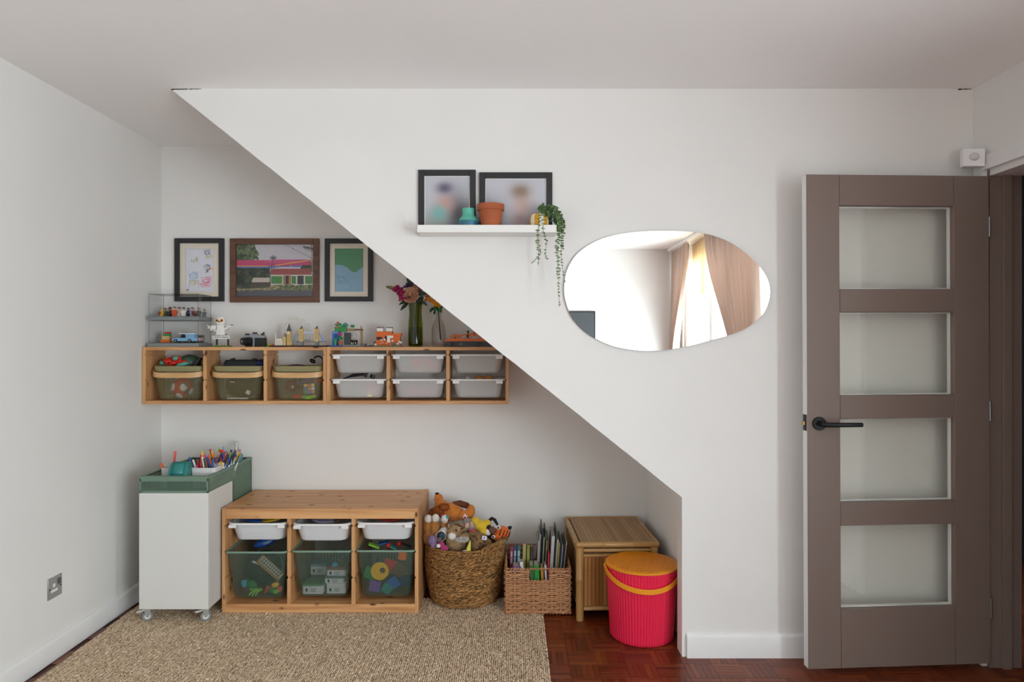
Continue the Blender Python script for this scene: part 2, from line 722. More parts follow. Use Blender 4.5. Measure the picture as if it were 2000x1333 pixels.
# sloping panel below the stairs: straight cut from the ceiling down to a short upright edge
SX0, SZ0 = PX(333, ROOM_FRONT), CEIL
SX1, SZ1 = PX(1332, ROOM_FRONT), PZ(972, ROOM_FRONT)
FT = 0.082
edge = []
rn = random.Random(3)
for i in range(0, 41):
    t = i / 40
    w = rn.uniform(-.0012, .0012) if 0 < i < 40 else 0
    edge.append((SX0 + (SX1 - SX0) * t, SZ0 + (SZ1 - SZ0) * t + w))
poly = edge + [(SX1, 0.0), (ROOM_R, 0.0), (ROOM_R, CEIL)]
wf = one('wall_front', MB().prism(poly, 'y', ROOM_FRONT, ROOM_FRONT + FT), m_wall, 'white stair-side wall cut away along a long diagonal', 'wall', kind='structure')
mb = MB()
for (a, b, th) in ((SX0 + .004, SX0 + .075, .007), (SX0 + .08, SX0 + .13, .003), (1.885, 1.94, .006)):
    pts, k = [], 9
    for i in range(k + 1):
        t = i / k
        pts.append((a + (b - a) * t, CEIL - .001))
    for i in range(k, -1, -1):
        t = i / k
        pts.append((a + (b - a) * t, CEIL - .001 - th * (0.35 + .65 * rn.random()) * (1 - .6 * t)))
    mb.prism(pts, 'y', ROOM_FRONT - .0015, ROOM_FRONT)
mb.build('crack', m_crack, wf)
# underside of the stairs, a little higher than the panel's lower edge
dx, dz = SX1 - SX0, SZ1 - SZ0
nl = math.hypot(dx, dz)
off = (-dz / nl * .05, dx / nl * .05)
s0 = (SX0 + off[0] * .3, CEIL)
s1 = (SX1 + .12 + off[0], SZ1 + .12 * dz / dx + off[1])
slope = dz / dx
z_at = lambda x: SZ0 + slope * (x - SX0) + .05 * nl / dx
one('wall_soffit', MB().prism([(SX0 + .06, CEIL), (SX0 + .08, z_at(SX0 + .08)), (.9, z_at(.9)), (.9, CEIL)], 'y', ROOM_FRONT + FT, ROOM_BACK), m_wall,
    'white sloping underside of the stairs above the recess', 'wall', kind='structure')
one('wall_recess', MB().prism([(.765, ROOM_FRONT + FT), (.731, ROOM_BACK), (.9, ROOM_BACK), (.9, ROOM_FRONT + FT)], 'z', 0, z_at(.77) + .02), m_wall,
    'short white end wall of the recess behind the pink bucket', 'wall', kind='structure')

# right wall with the doorway and the big window
DY0, DY1, DH = 1.985, 2.80, 2.035
mb = MB()
XR0, XR1 = ROOM_R, ROOM_R + .12
mb.box(XR0, XR1, DY1, ROOM_FRONT + FT, 0, CEIL)
mb.box(XR0, XR1, DY0, DY1, DH, CEIL)
mb.box(XR0, XR1, WIN_Y1, DY0, 0, CEIL)
mb.box(XR0, XR1, WIN_Y0, WIN_Y1, WIN_Z1, CEIL)
mb.box(XR0, XR1, WIN_Y0, WIN_Y1, -.05, WIN_Z0)
mb.box(XR0, XR1, ROOM_REAR - .1, WIN_Y0, 0, CEIL)
one('wall_right', mb, m_wall, 'white wall with the doorway and the curtained window', 'wall', kind='structure')

# closed hall behind the doorway, its shade put into the dark wall colour
m_hall = M('hall_shade_colour', '3b3c40', rough=0.8)
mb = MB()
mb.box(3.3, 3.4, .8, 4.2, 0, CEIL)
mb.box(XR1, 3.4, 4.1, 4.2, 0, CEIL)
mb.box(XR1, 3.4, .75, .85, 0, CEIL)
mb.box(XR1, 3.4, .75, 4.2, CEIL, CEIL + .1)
one('wall_hall', mb, m_hall, 'hall walls beyond the open doorway, coloured dark for shade', 'wall', kind='structure')

# skirting boards: flat board with a rounded top
def skirting(name, label, p0, p1, n, h=.10, t=.016):
    p0, p1, n = Vector((*p0, 0)), Vector((*p1, 0)), Vector((*n, 0))
    prof = [(0, 0), (t, 0), (t, h * .86), (t * .8, h * .94), (t * .35, h), (0, h)]
    r0 = [p0 + n * a + Vector((0, 0, b)) for a, b in prof]
    r1 = [p1 + n * a + Vector((0, 0, b)) for a, b in prof]
    return one(name, MB().loft([r0, r1]), m_skirt, label, 'baseboard', kind='structure')


skirting('baseboard_left', 'white skirting board along the socket wall', (ROOM_L, ROOM_REAR), (ROOM_L, ROOM_BACK), (1, 0), .09)
skirting('baseboard_front', 'white skirting board between the recess and the door', (SX1 + .018, ROOM_FRONT), (ROOM_R, ROOM_FRONT), (0, -1), .10)
skirting('baseboard_back', 'white skirting board at the back of the recess', (ROOM_L, ROOM_BACK), (.731, ROOM_BACK), (0, -1), .09, .004)
skirting('baseboard_recess', 'short white skirting behind the pink bucket', (.765, ROOM_FRONT + FT), (.731, ROOM_BACK), (-1, 0), .10, .006)
skirting('baseboard_right', 'white skirting board between doorway and window', (ROOM_R, WIN_Y1), (ROOM_R, DY0 - .07), (-1, 0), .10)

# ------------------------------------------------------------------ parquet floor of small wooden fingers
m_slab = M('floor_slab_wood', '4a1f12', rough=0.5)
fl = one('floor', MB().box(ROOM_L - .1, 3.4, ROOM_REAR - .1, 4.2, -.06, -.004), m_slab, 'dark red wooden mosaic parquet floor', 'floor', kind='structure')
PAR = ['5a2511', '6c2d17', '7a381b', '622914', '83421f', '6a2917']
m_par = varied('parquet_wood', PAR, rough=0.3, noise=0.14, nscale=30, objrand=True)
m_par2 = varied('parquet_wood_far', PAR, rough=0.32, noise=0.16, nscale=30)
SQ = 0.1175
fing = []
for i in range(-18, 30):
    for j in range(-20, 38):
        x0, y0 = i * SQ, j * SQ
        for k in range(5):
            w = SQ / 5
            if (i + j) % 2:
                r = (x0 + k * w, x0 + (k + 1) * w, y0, y0 + SQ)
            else:
                r = (x0, x0 + SQ, y0 + k * w, y0 + (k + 1) * w)
            if r[1] > 3.3 or r[0] < ROOM_L or r[2] < ROOM_REAR or r[3] > 3.75 and r[0] < 2.1:
                continue
            fing.append(r)


def in_view(r):
    cx, cy = (r[0] + r[1]) / 2, (r[2] + r[3]) / 2
    return .15 < cx < 1.95 and cy > 2.63 and cy < 3.1 and abs(cx / cy) < .76 and not (cx > .72 and cy > 2.90)


near = sorted([r for r in fing if in_view(r)], key=lambda r: r[2])[:300]
nset = set(near)
g = 0.00025
meshes = {}
for r in near:
    vert = (r[1] - r[0]) < (r[3] - r[2])
    if vert not in meshes:
        w, d = r[1] - r[0] - 2 * g, r[3] - r[2] - 2 * g
        b = MB()
        b.loft([[(-w / 2, -d / 2, -.006), (w / 2, -d / 2, -.006), (w / 2, d / 2, -.006), (-w / 2, d / 2, -.006)],
                [(-w / 2, -d / 2, -.0008), (w / 2, -d / 2, -.0008), (w / 2, d / 2, -.0008), (-w / 2, d / 2, -.0008)],
                [(-w / 2 + .0008, -d / 2 + .0008, 0), (w / 2 - .0008, -d / 2 + .0008, 0), (w / 2 - .0008, d / 2 - .0008, 0), (-w / 2 + .0008, d / 2 - .0008, 0)]], cap0=False)
        o = b.build('parquet_block', m_par, fl, local=True)
        meshes[vert] = o.data
    else:
        o = bpy.data.objects.new('parquet_block', meshes[vert])
        COL.objects.link(o)
        o.parent = fl
    o.location = ((r[0] + r[1]) / 2, (r[2] + r[3]) / 2, rn.uniform(-.0006, .0002))
rest = [r for r in fing if r not in nset]
V = np.empty((len(rest), 8, 3))
for n_, r in enumerate(rest):
    zt = rn.uniform(-.0006, .0002)
    for q, (x, y) in enumerate(((r[0] + g, r[2] + g), (r[1] - g, r[2] + g), (r[1] - g, r[3] - g), (r[0] + g, r[3] - g))):
        V[n_, q] = (x, y, -.006)
        V[n_, q + 4] = (x, y, zt)
q = np.array([(4, 5, 6, 7), (0, 1, 5, 4), (1, 2, 6, 5), (2, 3, 7, 6), (3, 0, 4, 7)])
Fc = (q[None] + (np.arange(len(rest)) * 8)[:, None, None]).reshape(-1, 4)
tag(mass('parquet_field', V.reshape(-1, 3), Fc, m_par2, fl, smooth=False), kind='stuff')

# ------------------------------------------------------------------ door with four panes, swung open against the stair wall
HX, HY = 1.944, 2.772
door = thing('door_1', 'taupe panelled door with four glass panes and a black lever', 'door', (HX, HY, 0), kind='structure')
DW, DT = 0.760, 0.040
Z0, Z1 = 0.024, 2.006
SL, SR, TR, MR, BR = 0.136, 0.148, 0.124, 0.094, 0.236
ph = (Z1 - Z0 - TR - BR - 3 * MR) / 4


def member(name, x0, x1, z0, z1, white_end=False):
    b = MB()
    b.box(x0 + .0006, x1 - .0006, -.0 + 0, .004, z0 + .0006, z1 - .0006)
    b.mat(1 if white_end else 0).box(x0 + (.0012 if white_end else .0006), x1 - .0006, .004, DT, z0 + .0006, z1 - .0006)
    return b.build(name, [m_taupe, m_skirt], door, local=True, bevel=.0012)


st = member('stile', -DW, -DW + SL, Z0, Z1, True)
member('stile', -SR, 0, Z0, Z1)
zt = Z1
member('rail', -DW + SL, -SR, zt - TR, zt)
zt -= TR
for i in range(4):
    x0, x1, zb = -DW + SL, -SR, zt - ph
    pn = MB().box(x0 + .002, x1 - .002, .018, .022, zb + .002, zt - .002).build('pane', m_dglass, door, local=True)
    b = MB()
    for a in ((x0, x0 + .006, zb, zt), (x1 - .006, x1, zb, zt), (x0 + .006, x1 - .006, zb, zb + .006), (x0 + .006, x1 - .006, zt - .006, zt)):
        b.box(a[0] + .0006, a[1] - .0006, .022, DT - .004, a[2] + .0006, a[3] - .0006)
    b.build('bead', m_skirt, pn, local=True)
    zt = zb
    if i < 3:
        member('rail', x0, x1, zt - MR, zt)
        zt -= MR
member('rail', -DW + SL, -SR, Z0, zt)
hx, hz = -DW + .047, 1.008
hb = MB()
hb.cyl((hx, 0, hz), (hx, -.010, hz), .027, n=28)
rose = hb.build('handle', M('black_metal', '17181a', rough=.4, metal=.3), door, local=True, bevel=.001)
hb = MB()
hb.tube([(hx, -.008, hz), (hx, -.045, hz), (hx + .012, -.054, hz), (hx + .148, -.054, hz - .001)], [.011, .0105, .0095, .0085], 12)
hb.build('lever', MATS['black_metal'], rose, local=True)
hb = MB()
hb.box(-DW - .0015, -DW + .001, .008, .033, hz - .030, hz + .034)
lp = hb.build('latch_plate', MATS['black_metal'], door, local=True)
hb = MB().box(-DW - .009, -DW, .015, .026, hz - .007, hz + .007)
hb.build('latch_bolt', M('brass', 'b08a4a', rough=.35, metal=.9), lp, local=True)
for z in (.25, 1.05, 1.8):
    MB().cyl((.004, .002, z - .04), (.004, .002, z + .04), .005, n=10).build('hinge', M('steel_dull', '8f8f8f', rough=.4, metal=.9), door, local=True)
door.rotation_euler = (0, math.radians(-0.25), math.radians(3.2))

# door lining: taupe jambs, stop and head; white architrave round the opening on the room side
mb = MB()
JX0, JX1 = ROOM_R + .0005, ROOM_R + .132
mb.box(JX0, JX1, DY1 - .016, DY1 + .012, 0, DH)
mb.box(JX0 + .046, JX0 + .082, DY1 - .030, DY1 - .016, 0, DH - .02)
mb.box(JX0, JX1, DY0 - .012, DY0 + .02, 0, DH)
mb.mat(1).box(JX0, JX1, DY0 + .02, DY1 - .016, DH - .026, DH + .004)
one('trim_1', mb, [m_taupe, m_skirt], 'taupe door lining with a rebated jamb', 'door frame', kind='structure', bevel=.0015)
mb = MB()
prof = [(0, 0), (.020, 0), (.020, .018), (.014, .030), (.016, .040), (.010, .062), (0, .066)]




yy0, yy1 = DY0 - .002, DY1 + .002
# head
b = mb
r0 = [(ROOM_R - d, yy0 - h_, DH + h_) for d, h_ in prof]
r1 = [(ROOM_R - d, min(yy1 + h_, ROOM_FRONT - .002), DH + h_) for d, h_ in prof]
b.loft([r0, r1])
r0 = [(ROOM_R - d, yy0 - h_, 0) for d, h_ in prof]
r1 = [(ROOM_R - d, yy0 - h_, DH + h_) for d, h_ in prof]
b.loft([r0, r1])
r0 = [(ROOM_R - d, min(yy1 + h_, ROOM_FRONT - .002), 0) for d, h_ in prof]
r1 = [(ROOM_R - d, min(yy1 + h_, ROOM_FRONT - .002), DH + h_) for d, h_ in prof]
b.loft([r0, r1])
one('trim_2', mb, m_skirt, 'white moulded architrave over the doorway', 'architrave', kind='structure')

# ------------------------------------------------------------------ window, track and curtains (seen in the mirror)
win = thing('window_1', 'tall white framed window behind the beige curtains', 'window', (ROOM_R + .06, (WIN_Y0 + WIN_Y1) / 2, WIN_Z0), kind='structure')
mb = MB()
xw0, xw1 = ROOM_R + .03, ROOM_R + .09
mb.box(xw0, xw1, WIN_Y0, WIN_Y1, WIN_Z0, WIN_Z0 + .07)
mb.box(xw0, xw1, WIN_Y0, WIN_Y1, WIN_Z1 - .07, WIN_Z1)
mb.box(xw0, xw1, WIN_Y0, WIN_Y0 + .07, WIN_Z0 + .07, WIN_Z1 - .07)
mb.box(xw0, xw1, WIN_Y1 - .07, WIN_Y1, WIN_Z0 + .07, WIN_Z1 - .07)
mb.build('window_frame', m_white, win)
for y in (-1.05, -.05):
    MB().box(xw0, xw1, y - .045, y + .045, WIN_Z0 + .07, WIN_Z1 - .07).build('mullion', m_white, win)
MB().box(xw0, xw1, WIN_Y0 + .07, -1.095, 1.78, 1.83).build('transom', m_white, win)
for a, b_ in ((WIN_Y0 + .07, -1.095), (-1.005, -.095), (-.005, WIN_Y1 - .07)):
    MB().box(ROOM_R + .058, ROOM_R + .062, a, b_, WIN_Z0 + .07, WIN_Z1 - .07).build('pane', m_glass, win)
one('curtain_track', MB().box(1.80, 1.90, -2.16, 1.05, CEIL - .035, CEIL - .001), m_white, 'white curtain track on the ceiling over the window', 'curtain track')


def cloth(name, col, transl):
    m = bpy.data.materials.new(name)
    m.use_nodes = True
    nt = m.node_tree
    b = nt.nodes['Principled BSDF']
    b.inputs['Base Color'].default_value = (*lin(col), 1)
    b.inputs['Roughness'].default_value = .9
    t = nt.nodes.new('ShaderNodeBsdfTranslucent')
    t.inputs[0].default_value = (*lin(col), 1)
    mx = nt.nodes.new('ShaderNodeMixShader')
    mx.inputs[0].default_value = transl
    nt.links.new(b.outputs[0], mx.inputs[1])
    nt.links.new(t.outputs[0], mx.inputs[2])
    nt.links.new(mx.outputs[0], nt.nodes['Material Output'].inputs[0])
    return m


m_curt = cloth('beige_curtain_cloth', 'd2beb1', .26)
m_sheer = cloth('sheer_cloth', 'f0dfc0', .6)


def curtain(name, label, x, top, tie, zt, zb, folds, amp, mat, seed, gather=1.2):
    rg = random.Random(seed)
    ph_ = [rg.uniform(-.4, .4) for _ in range(folds * 2 + 3)]
    nu, nv = folds * 10, 40
    mb = MB()
    rows = []
    for side in (0, 1):
        for j in range(nv + 1):
            t = j / nv
            z = zt + (zb - zt) * t
            s = min(1, (zt - z) / gather)
            s = s * s * (3 - 2 * s)
            a = top[0] + (tie[0] - top[0]) * s
            b = top[1] + (tie[1] - top[1]) * s
            row = []
            for i in range(nu + 1):
                u = i / nu
                w = ph_[int(u * folds * 2)]
                k = math.sin(2 * math.pi * folds * u + w + .6 * t)
                row.append((x + amp * (0.75 + .5 * s) * k + .012 * math.sin(5 * u + 3 * t) + side * .003, a + (b - a) * u, z))
            rows.append(row)
    n = nu + 1
    vs = [p for r in rows for p in r]
    fs = []
    for sd in (0, 1):
        o = sd * (nv + 1) * n
        for j in range(nv):
            for i in range(nu):
                fs.append((o + j * n + i, o + j * n + i + 1, o + (j + 1) * n + i + 1, o + (j + 1) * n + i))
    mb.add(vs, fs)
    return one(name, mb, mat, label, 'curtain', group='window curtains', fix=False)


curtain('curtain', 'beige curtain gathered to the corner of the far wall', 1.845, (-2.15, -1.36), (-2.16, -1.97), CEIL - .04, .03, 8, .034, m_curt, 1, 1.35)
curtain('curtain', 'wide beige curtain swept aside across the middle of the window', 1.845, (-.82, .66), (.20, .68), CEIL - .04, .03, 9, .046, m_curt, 2, 1.45)
tag(curtain('sheer_curtain', 'short cream sheer valance glowing at the top of the window', 1.905, (-1.50, -.70), (-1.50, -.78), CEIL - .04, 1.80, 10, .010, m_sheer, 5), None, 'curtain')
# dark screen on the far wall, also only in the mirror
scr = thing('wall_screen', 'dark grey wall screen whose corner shows in the mirror', 'screen', (.45, ROOM_REAR, 1.05))
MB().box(-.10, .965, ROOM_REAR, ROOM_REAR + .045, 1.06, 1.682).build('case', m_black, scr, bevel=.004)
MB().box(-.085, .95, ROOM_REAR + .045, ROOM_REAR + .047, 1.075, 1.667).build('display', M('screen_dark', '4a4d50', rough=.3), scr)

# ------------------------------------------------------------------ jute rug
rug = thing('rug', 'woven tan jute rug in front of the toy storage', 'rug', (-.85, 2.9, 0))
RX0, RX1, RY0, RY1 = -1.872, .152, 1.7, 3.52
m_jute = varied('jute_strand', ['ad967c', 'dbc3a6', 'cab092', 'eed9be', 'b89f84'], rough=.9, spec=.15)
MB().box(RX0 + .004, RX1 - .008, RY0, RY1, .0005, .006).build('backing', M('jute_backing', '96806a', rough=.95), rug)
cs, ds = [], []
rg = np.random.RandomState(4)
pitch, step = .0088, .0108
ncol = int((RX1 - RX0) / pitch)
for i in range(ncol):
    x = RX0 + (i + .5) * pitch
    ny = int((RY1 - 2.45) / step)
    for j in range(ny):
        y = 2.45 + (j + (.5 if i % 2 else 0)) * step
        # the left edge follows the wall at a small skew
        if x < -1.925 + .045 + (3.5 - y) * .035 and y < 3.5 and x < -1.8:
            continue
        cs.append((x + rg.randn() * .0009, y + rg.randn() * .0012, .0075 + rg.rand() * .0025))
        sgn = .36 if i % 2 else -.36
        ds.append((sgn + rg.randn() * .1, 1, rg.randn() * .06))
ns = np.tile((0, 0, 1.0), (len(cs), 1))
Vv, Ff = strands(cs, ds, ns, .0165, .0082, .0080, nu=5, nv=2, seed=2)
tag(mass('weave', Vv, Ff, m_jute, rug), kind='stuff')

# ------------------------------------------------------------------ metal socket and alarm sensor
m_steel = M('brushed_steel', 'b4b4b2', rough=.35, metal=.85, var=.06, vscale=60, stretch=(1, 1, 8))
so = thing('wall_socket', 'brushed metal wall socket with white inserts', 'socket', (ROOM_L, 2.868, .30))
MB().box(ROOM_L, ROOM_L + .005, 2.824, 2.912, .258, .346).build('plate', m_steel, so, bevel=.0015)
b = MB()
b.box(ROOM_L + .005, ROOM_L + .0068, 2.842, 2.882, .284, .294)
b.box(ROOM_L + .005, ROOM_L + .0068, 2.855, 2.866, .304, .318)
b.build('insert', m_white, so)
b = MB()
b.box(ROOM_L + .005, ROOM_L + .0095, 2.886, 2.900, .308, .332)
b.build('rocker', M('socket_grey', '55565a', rough=.4), so, bevel=.001)
for y, z in ((2.834, .300), (2.902, .300)):
    MB().cyl((ROOM_L + .005, y, z), (ROOM_L + .0062, y, z), .0035, n=10).build('screw', M('screw_dark', '3c3c3e', rough=.4, metal=.7), so)

se = thing('motion_sensor', 'small white motion sensor in the corner above the door', 'sensor', (1.915, 2.83, 2.05))
b = MB()
R = euler(-6, 3, -12)
c = Vector((PX(1902.5, 2.79), 2.80, PZ(308.5, 2.79)))
b.obox(c, (.082, .030, .076), R)
b.build('housing', M('sensor_white', 'f0f0f2', rough=.4), se, bevel=.003)
b = MB()
fr_ = c + R @ Vector((0, -.0165, .002))
b.ell(fr_, (.019, .010, .017), 20, 10, R)
b.build('lens', M('sensor_lens', 'd8d7d6', rough=.35), se)
b = MB()
b.obox(c + R @ Vector((.012, .044, .0)), (.03, .062, .03), R)
b.build('bracket', m_white, se)

# ------------------------------------------------------------------ mirror
mpts = [(100, 590), (112, 490), (150, 390), (220, 295), (330, 215), (470, 155), (640, 118), (820, 100), (1000, 96), (1180, 102), (1340, 120), (1480, 158), (1600, 215), (1720, 300), (1810, 387), (1880, 480), (1915, 560), (1926, 640), (1915, 720), (1885, 800), (1840, 862), (1760, 930), (1680, 978), (1560, 1024), (1400, 1066), (1250, 1108), (1100, 1140), (960, 1158), (820, 1163), (680, 1150), (540, 1122), (410, 1070), (300, 1005), (210, 920), (150, 830), (115, 730), (101, 660)]
MD = ROOM_FRONT - .012
ring = [(PX(1080 + a / 4.545, MD), PZ(430 + b / 4.545, MD)) for a, b in mpts]
dense = []
n = len(ring)
for i in range(n):
    p0, p1, p2, p3 = (Vector(ring[(i + k) % n]) for k in (-1, 0, 1, 2))
    for s in range(4):
        t = s / 4
        q = 0.5 * ((2 * p1) + (p2 - p0) * t + (2 * p0 - 5 * p1 + 4 * p2 - p3) * t * t + (3 * p1 - p0 - 3 * p2 + p3) * t * t * t)
        dense.append((q.x, q.y))
mi = thing('wall_mirror', 'frameless pebble-shaped mirror on the white stair wall', 'mirror', (.68, ROOM_FRONT, 1.38))
MB().prism(dense, 'y', MD + .001, ROOM_FRONT - .003).build('backing_board', M('mirror_edge', '6d6f70', rough=.3), mi)
cxm = sum(p[0] for p in dense) / len(dense)
czm = sum(p[1] for p in dense) / len(dense)
b = MB()
b.add([(x, MD, z) for x, z in dense], [tuple(range(len(dense)))])
mg = b.build('mirror_glass', M('mirror_silver', 'f6f8f7', rough=.0, metal=1.0), mi, fix=False)

# ------------------------------------------------------------------ picture ledge
LD = 2.760
lx0, lx1 = PX(814.6, LD), PX(1087, LD)
lz0, lz1 = PZ(454, LD), PZ(439.4, LD)
LZ = lz0 + .012
led = thing('picture_ledge', 'white narrow picture ledge holding two black frames', 'shelf', ((lx0 + lx1) / 2, ROOM_FRONT, lz0))
MB().box(lx0, lx1, LD + .012, ROOM_FRONT, lz0, LZ).build('shelf_board', m_white, led, bevel=.001)
MB().box(lx0, lx1, LD, LD + .012, lz0, lz1).build('front_lip', m_white, led, bevel=.001)

m_fblack = M('black_frame_wood', '2b2b2d', rough=.5, var=.08, vscale=30, stretch=(1, 1, .1))
m_mat = M('cream_mount', 'e3d9c9', rough=.8)


def framed(name, label, x0, x1, z0, z1, y, fw, m_frame, canvas, mount=0.0, depth=.016, group=None, m_mount=None):
    t = thing(name, label, 'picture', ((x0 + x1) / 2, y, z0), group)
    for a in ((x0, x0 + fw, z0, z1), (x1 - fw, x1, z0, z1)):
        MB().box(a[0], a[1], y - depth, y, a[2], a[3]).build('frame_bar', m_frame, t, bevel=.0012)
    for a in ((x0 + fw, x1 - fw, z0, z0 + fw), (x0 + fw, x1 - fw, z1 - fw, z1)):
        MB().box(a[0], a[1], y - depth, y, a[2], a[3]).build('frame_bar', m_frame, t, bevel=.0012)
    i0, i1, j0, j1 = x0 + fw, x1 - fw, z0 + fw, z1 - fw
    MB().box(i0, i1, y - .003, y - .001, j0, j1).build('backing_board', m_white, t)
    if mount:
        b = MB()
        mm = mount
        for a in ((i0, i0 + mm, j0, j1), (i1 - mm, i1, j0, j1), (i0 + mm, i1 - mm, j0, j0 + mm), (i0 + mm, i1 - mm, j1 - mm, j1)):
            b.box(a[0], a[1], y - depth * .45, y - depth * .45 + .0018, a[2], a[3])
        b.build('mount', m_mount or m_mat, t)
        i0, i1, j0, j1 = i0 + mm, i1 - mm, j0 + mm, j1 - mm
    print_sheet('artwork', i0 - .0, i1, j0, j1, y - .0035, canvas.a, t)
    MB().box(x0 + fw, x1 - fw, y - depth * .62, y - depth * .62 + .001, z0 + fw, z1 - fw).build('glazing', clear('picture_glass', 'ffffff', gloss=.6, ior=1.3), t)
    return t


FD = 2.867
c1 = Canvas(60, 64, (196, 196, 204))
c1.blob(.75, .75, .35, .45, (70, 70, 78), .9, 1)
c1.blob(.2, .9, .35, .3, (150, 150, 140), .8, 1)
c1.blob(.46, .55, .24, .22, (200, 150, 138), .9, 1)
c1.blob(.44, .22, .2, .12, (84, 78, 100), .9, 1)
c1.blob(.32, .72, .2, .17, (110, 176, 172), .9, 1)
framed('photo_frame', 'black frame with blurred portrait of someone in a cap', PX(816.5, FD), PX(929, FD), LZ, PZ(331, FD), ROOM_FRONT - .001, .025, m_fblack, c1, mount=.0035, depth=.012, group='photo frames on the ledge', m_mount=m_white)
c2 = Canvas(90, 64, (198, 198, 206))
c2.blob(.05, .9, .3, .5, (90, 84, 88), .8, 1)
c2.blob(.75, .95, .5, .3, (140, 138, 140), .8, 1)
c2.blob(.60, .55, .16, .26, (203, 172, 164), .95, 1)
c2.blob(.58, .25, .18, .16, (136, 112, 92), .9, 1)
c2.blob(.55, .85, .12, .16, (158, 128, 128), .8, 1)
framed('photo_frame', 'wide black frame with blurred portrait of brown-haired child', PX(936, FD), PX(1079, FD), LZ, PZ(336, FD), ROOM_FRONT - .001, .025, m_fblack, c2, mount=.0035, depth=.012, group='photo frames on the ledge', m_mount=m_white)

m_teal = M('teal_glaze', '3f9a94', rough=.15, var=.2, vscale=25, coat=.5)
zc = LZ
vs_ = PZ(408, 2.822) - zc
b = MB()
pv = (PX(914.5, 2.822), 2.822, zc)
b.mat(1).lathe([(.030, 0), (.039, .005), (.0430, .020), (.0432, .034), (.0415, .043)], pv, 32, True, False)
b.mat(0).lathe([(.0415, .043), (.0365, .054), (.0290, .063), (.0252, .068), (.0245, .074), (.0258, vs_), (.022, vs_), (.021, .07), (.018, .03)], pv, 32, False, True)
one('ceramic_vase', b, [M('mint_glaze', '55b09c', rough=.15, coat=.5), M('deep_teal_glaze', '2f6f86', rough=.15, var=.25, vscale=40, coat=.5)], 'small teal glazed ceramic vase on the white ledge', 'vase')
m_terra = M('terracotta', 'a85a37', rough=.8, var=.08, vscale=20)
tp = thing('flower_pot', 'plain terracotta flower pot on the white ledge', 'pot', (PX(958.5, 2.812), 2.812, zc))
hp = PZ(400.5, 2.812) - zc
b = MB()
b.lathe([(.037, 0), (.0500, hp - .024), (.0500, hp - .022), (.046, hp - .022), (.034, .006)], (PX(958.5, 2.812), 2.812, zc), 32, cap1=True)
b.build('body', m_terra, tp)
b = MB()
b.lathe([(.0505, hp - .024), (.0552, hp - .024), (.0565, hp), (.0515, hp), (.0480, hp - .024)], (PX(958.5, 2.812), 2.812, zc), 32, False, False)
b.build('rim', m_terra, tp)

# striped pot and trailing plant
pl = thing('striped_pot', 'round yellow and white striped pot with the trailing plant', 'pot', (PX(1052.5, 2.815), 2.815, zc))
b = MB()
pc = (PX(1052.5, 2.815), 2.815, zc)
pp = [(.020, 0), (.033, .006), (.0395, .026), (.0405, .042), (.038, .058), (.032, .068), (.028, .070), (.030, .058)]
nn = 36
for k in range(nn):
    b.mat(1 if (k // 3) % 2 else 0)
    a0, a1 = 2 * math.pi * k / nn, 2 * math.pi * (k + 1) / nn
    for (r0, z0), (r1, z1) in zip(pp[:-1], pp[1:]):
        b.add([(pc[0] + r0 * math.cos(a0), pc[1] + r0 * math.sin(a0), zc + z0), (pc[0] + r0 * math.cos(a1), pc[1] + r0 * math.sin(a1), zc + z0),
               (pc[0] + r1 * math.cos(a1), pc[1] + r1 * math.sin(a1), zc + z1), (pc[0] + r1 * math.cos(a0), pc[1] + r1 * math.sin(a0), zc + z1)], [(0, 1, 2, 3)])
b.build('body', [M('yellow_glaze', 'd99a1e', rough=.25), M('white_glaze', 'ece6d8', rough=.25)], pl, angle=180)
b = MB()
b.lathe([(.029, .056), (.005, .060)], pc, 20)
b.build('soil', M('soil', '33261d', rough=1), pl)

m_leaf = varied('leaf_green', ['3a5230', '547040', '48633a', '6d8352'], rough=.45)
m_stem = M('stem_green', '7f9159', rough=.6)
plant = thing('trailing_plant', 'trailing green plant with tiny leaves hanging past the ledge', 'plant', (pc[0], pc[1], zc + .058))
rl = random.Random(11)


def leaf(b, p, d, s, up=None):
    d = Vector(d).normalized()
    up = Vector((rl.uniform(-.4, .4), -1, rl.uniform(-.2, .7))) if up is None else Vector(up)
    sd = d.cross(up).normalized()
    nrm = sd.cross(d).normalized()
    p = Vector(p)
    q = [p, p + d * s * .3 + sd * s * .3 + nrm * s * .05, p + d * s * .7 + sd * s * .26 + nrm * s * .05, p + d * s, p + d * s * .7 - sd * s * .26 + nrm * s * .05, p + d * s * .3 - sd * s * .3 + nrm * s * .05, p + d * s * .55 - nrm * s * .04]
    b.add(q, [(0, 1, 6), (1, 2, 6), (2, 3, 6), (3, 4, 6), (4, 5, 6), (5, 0, 6)])


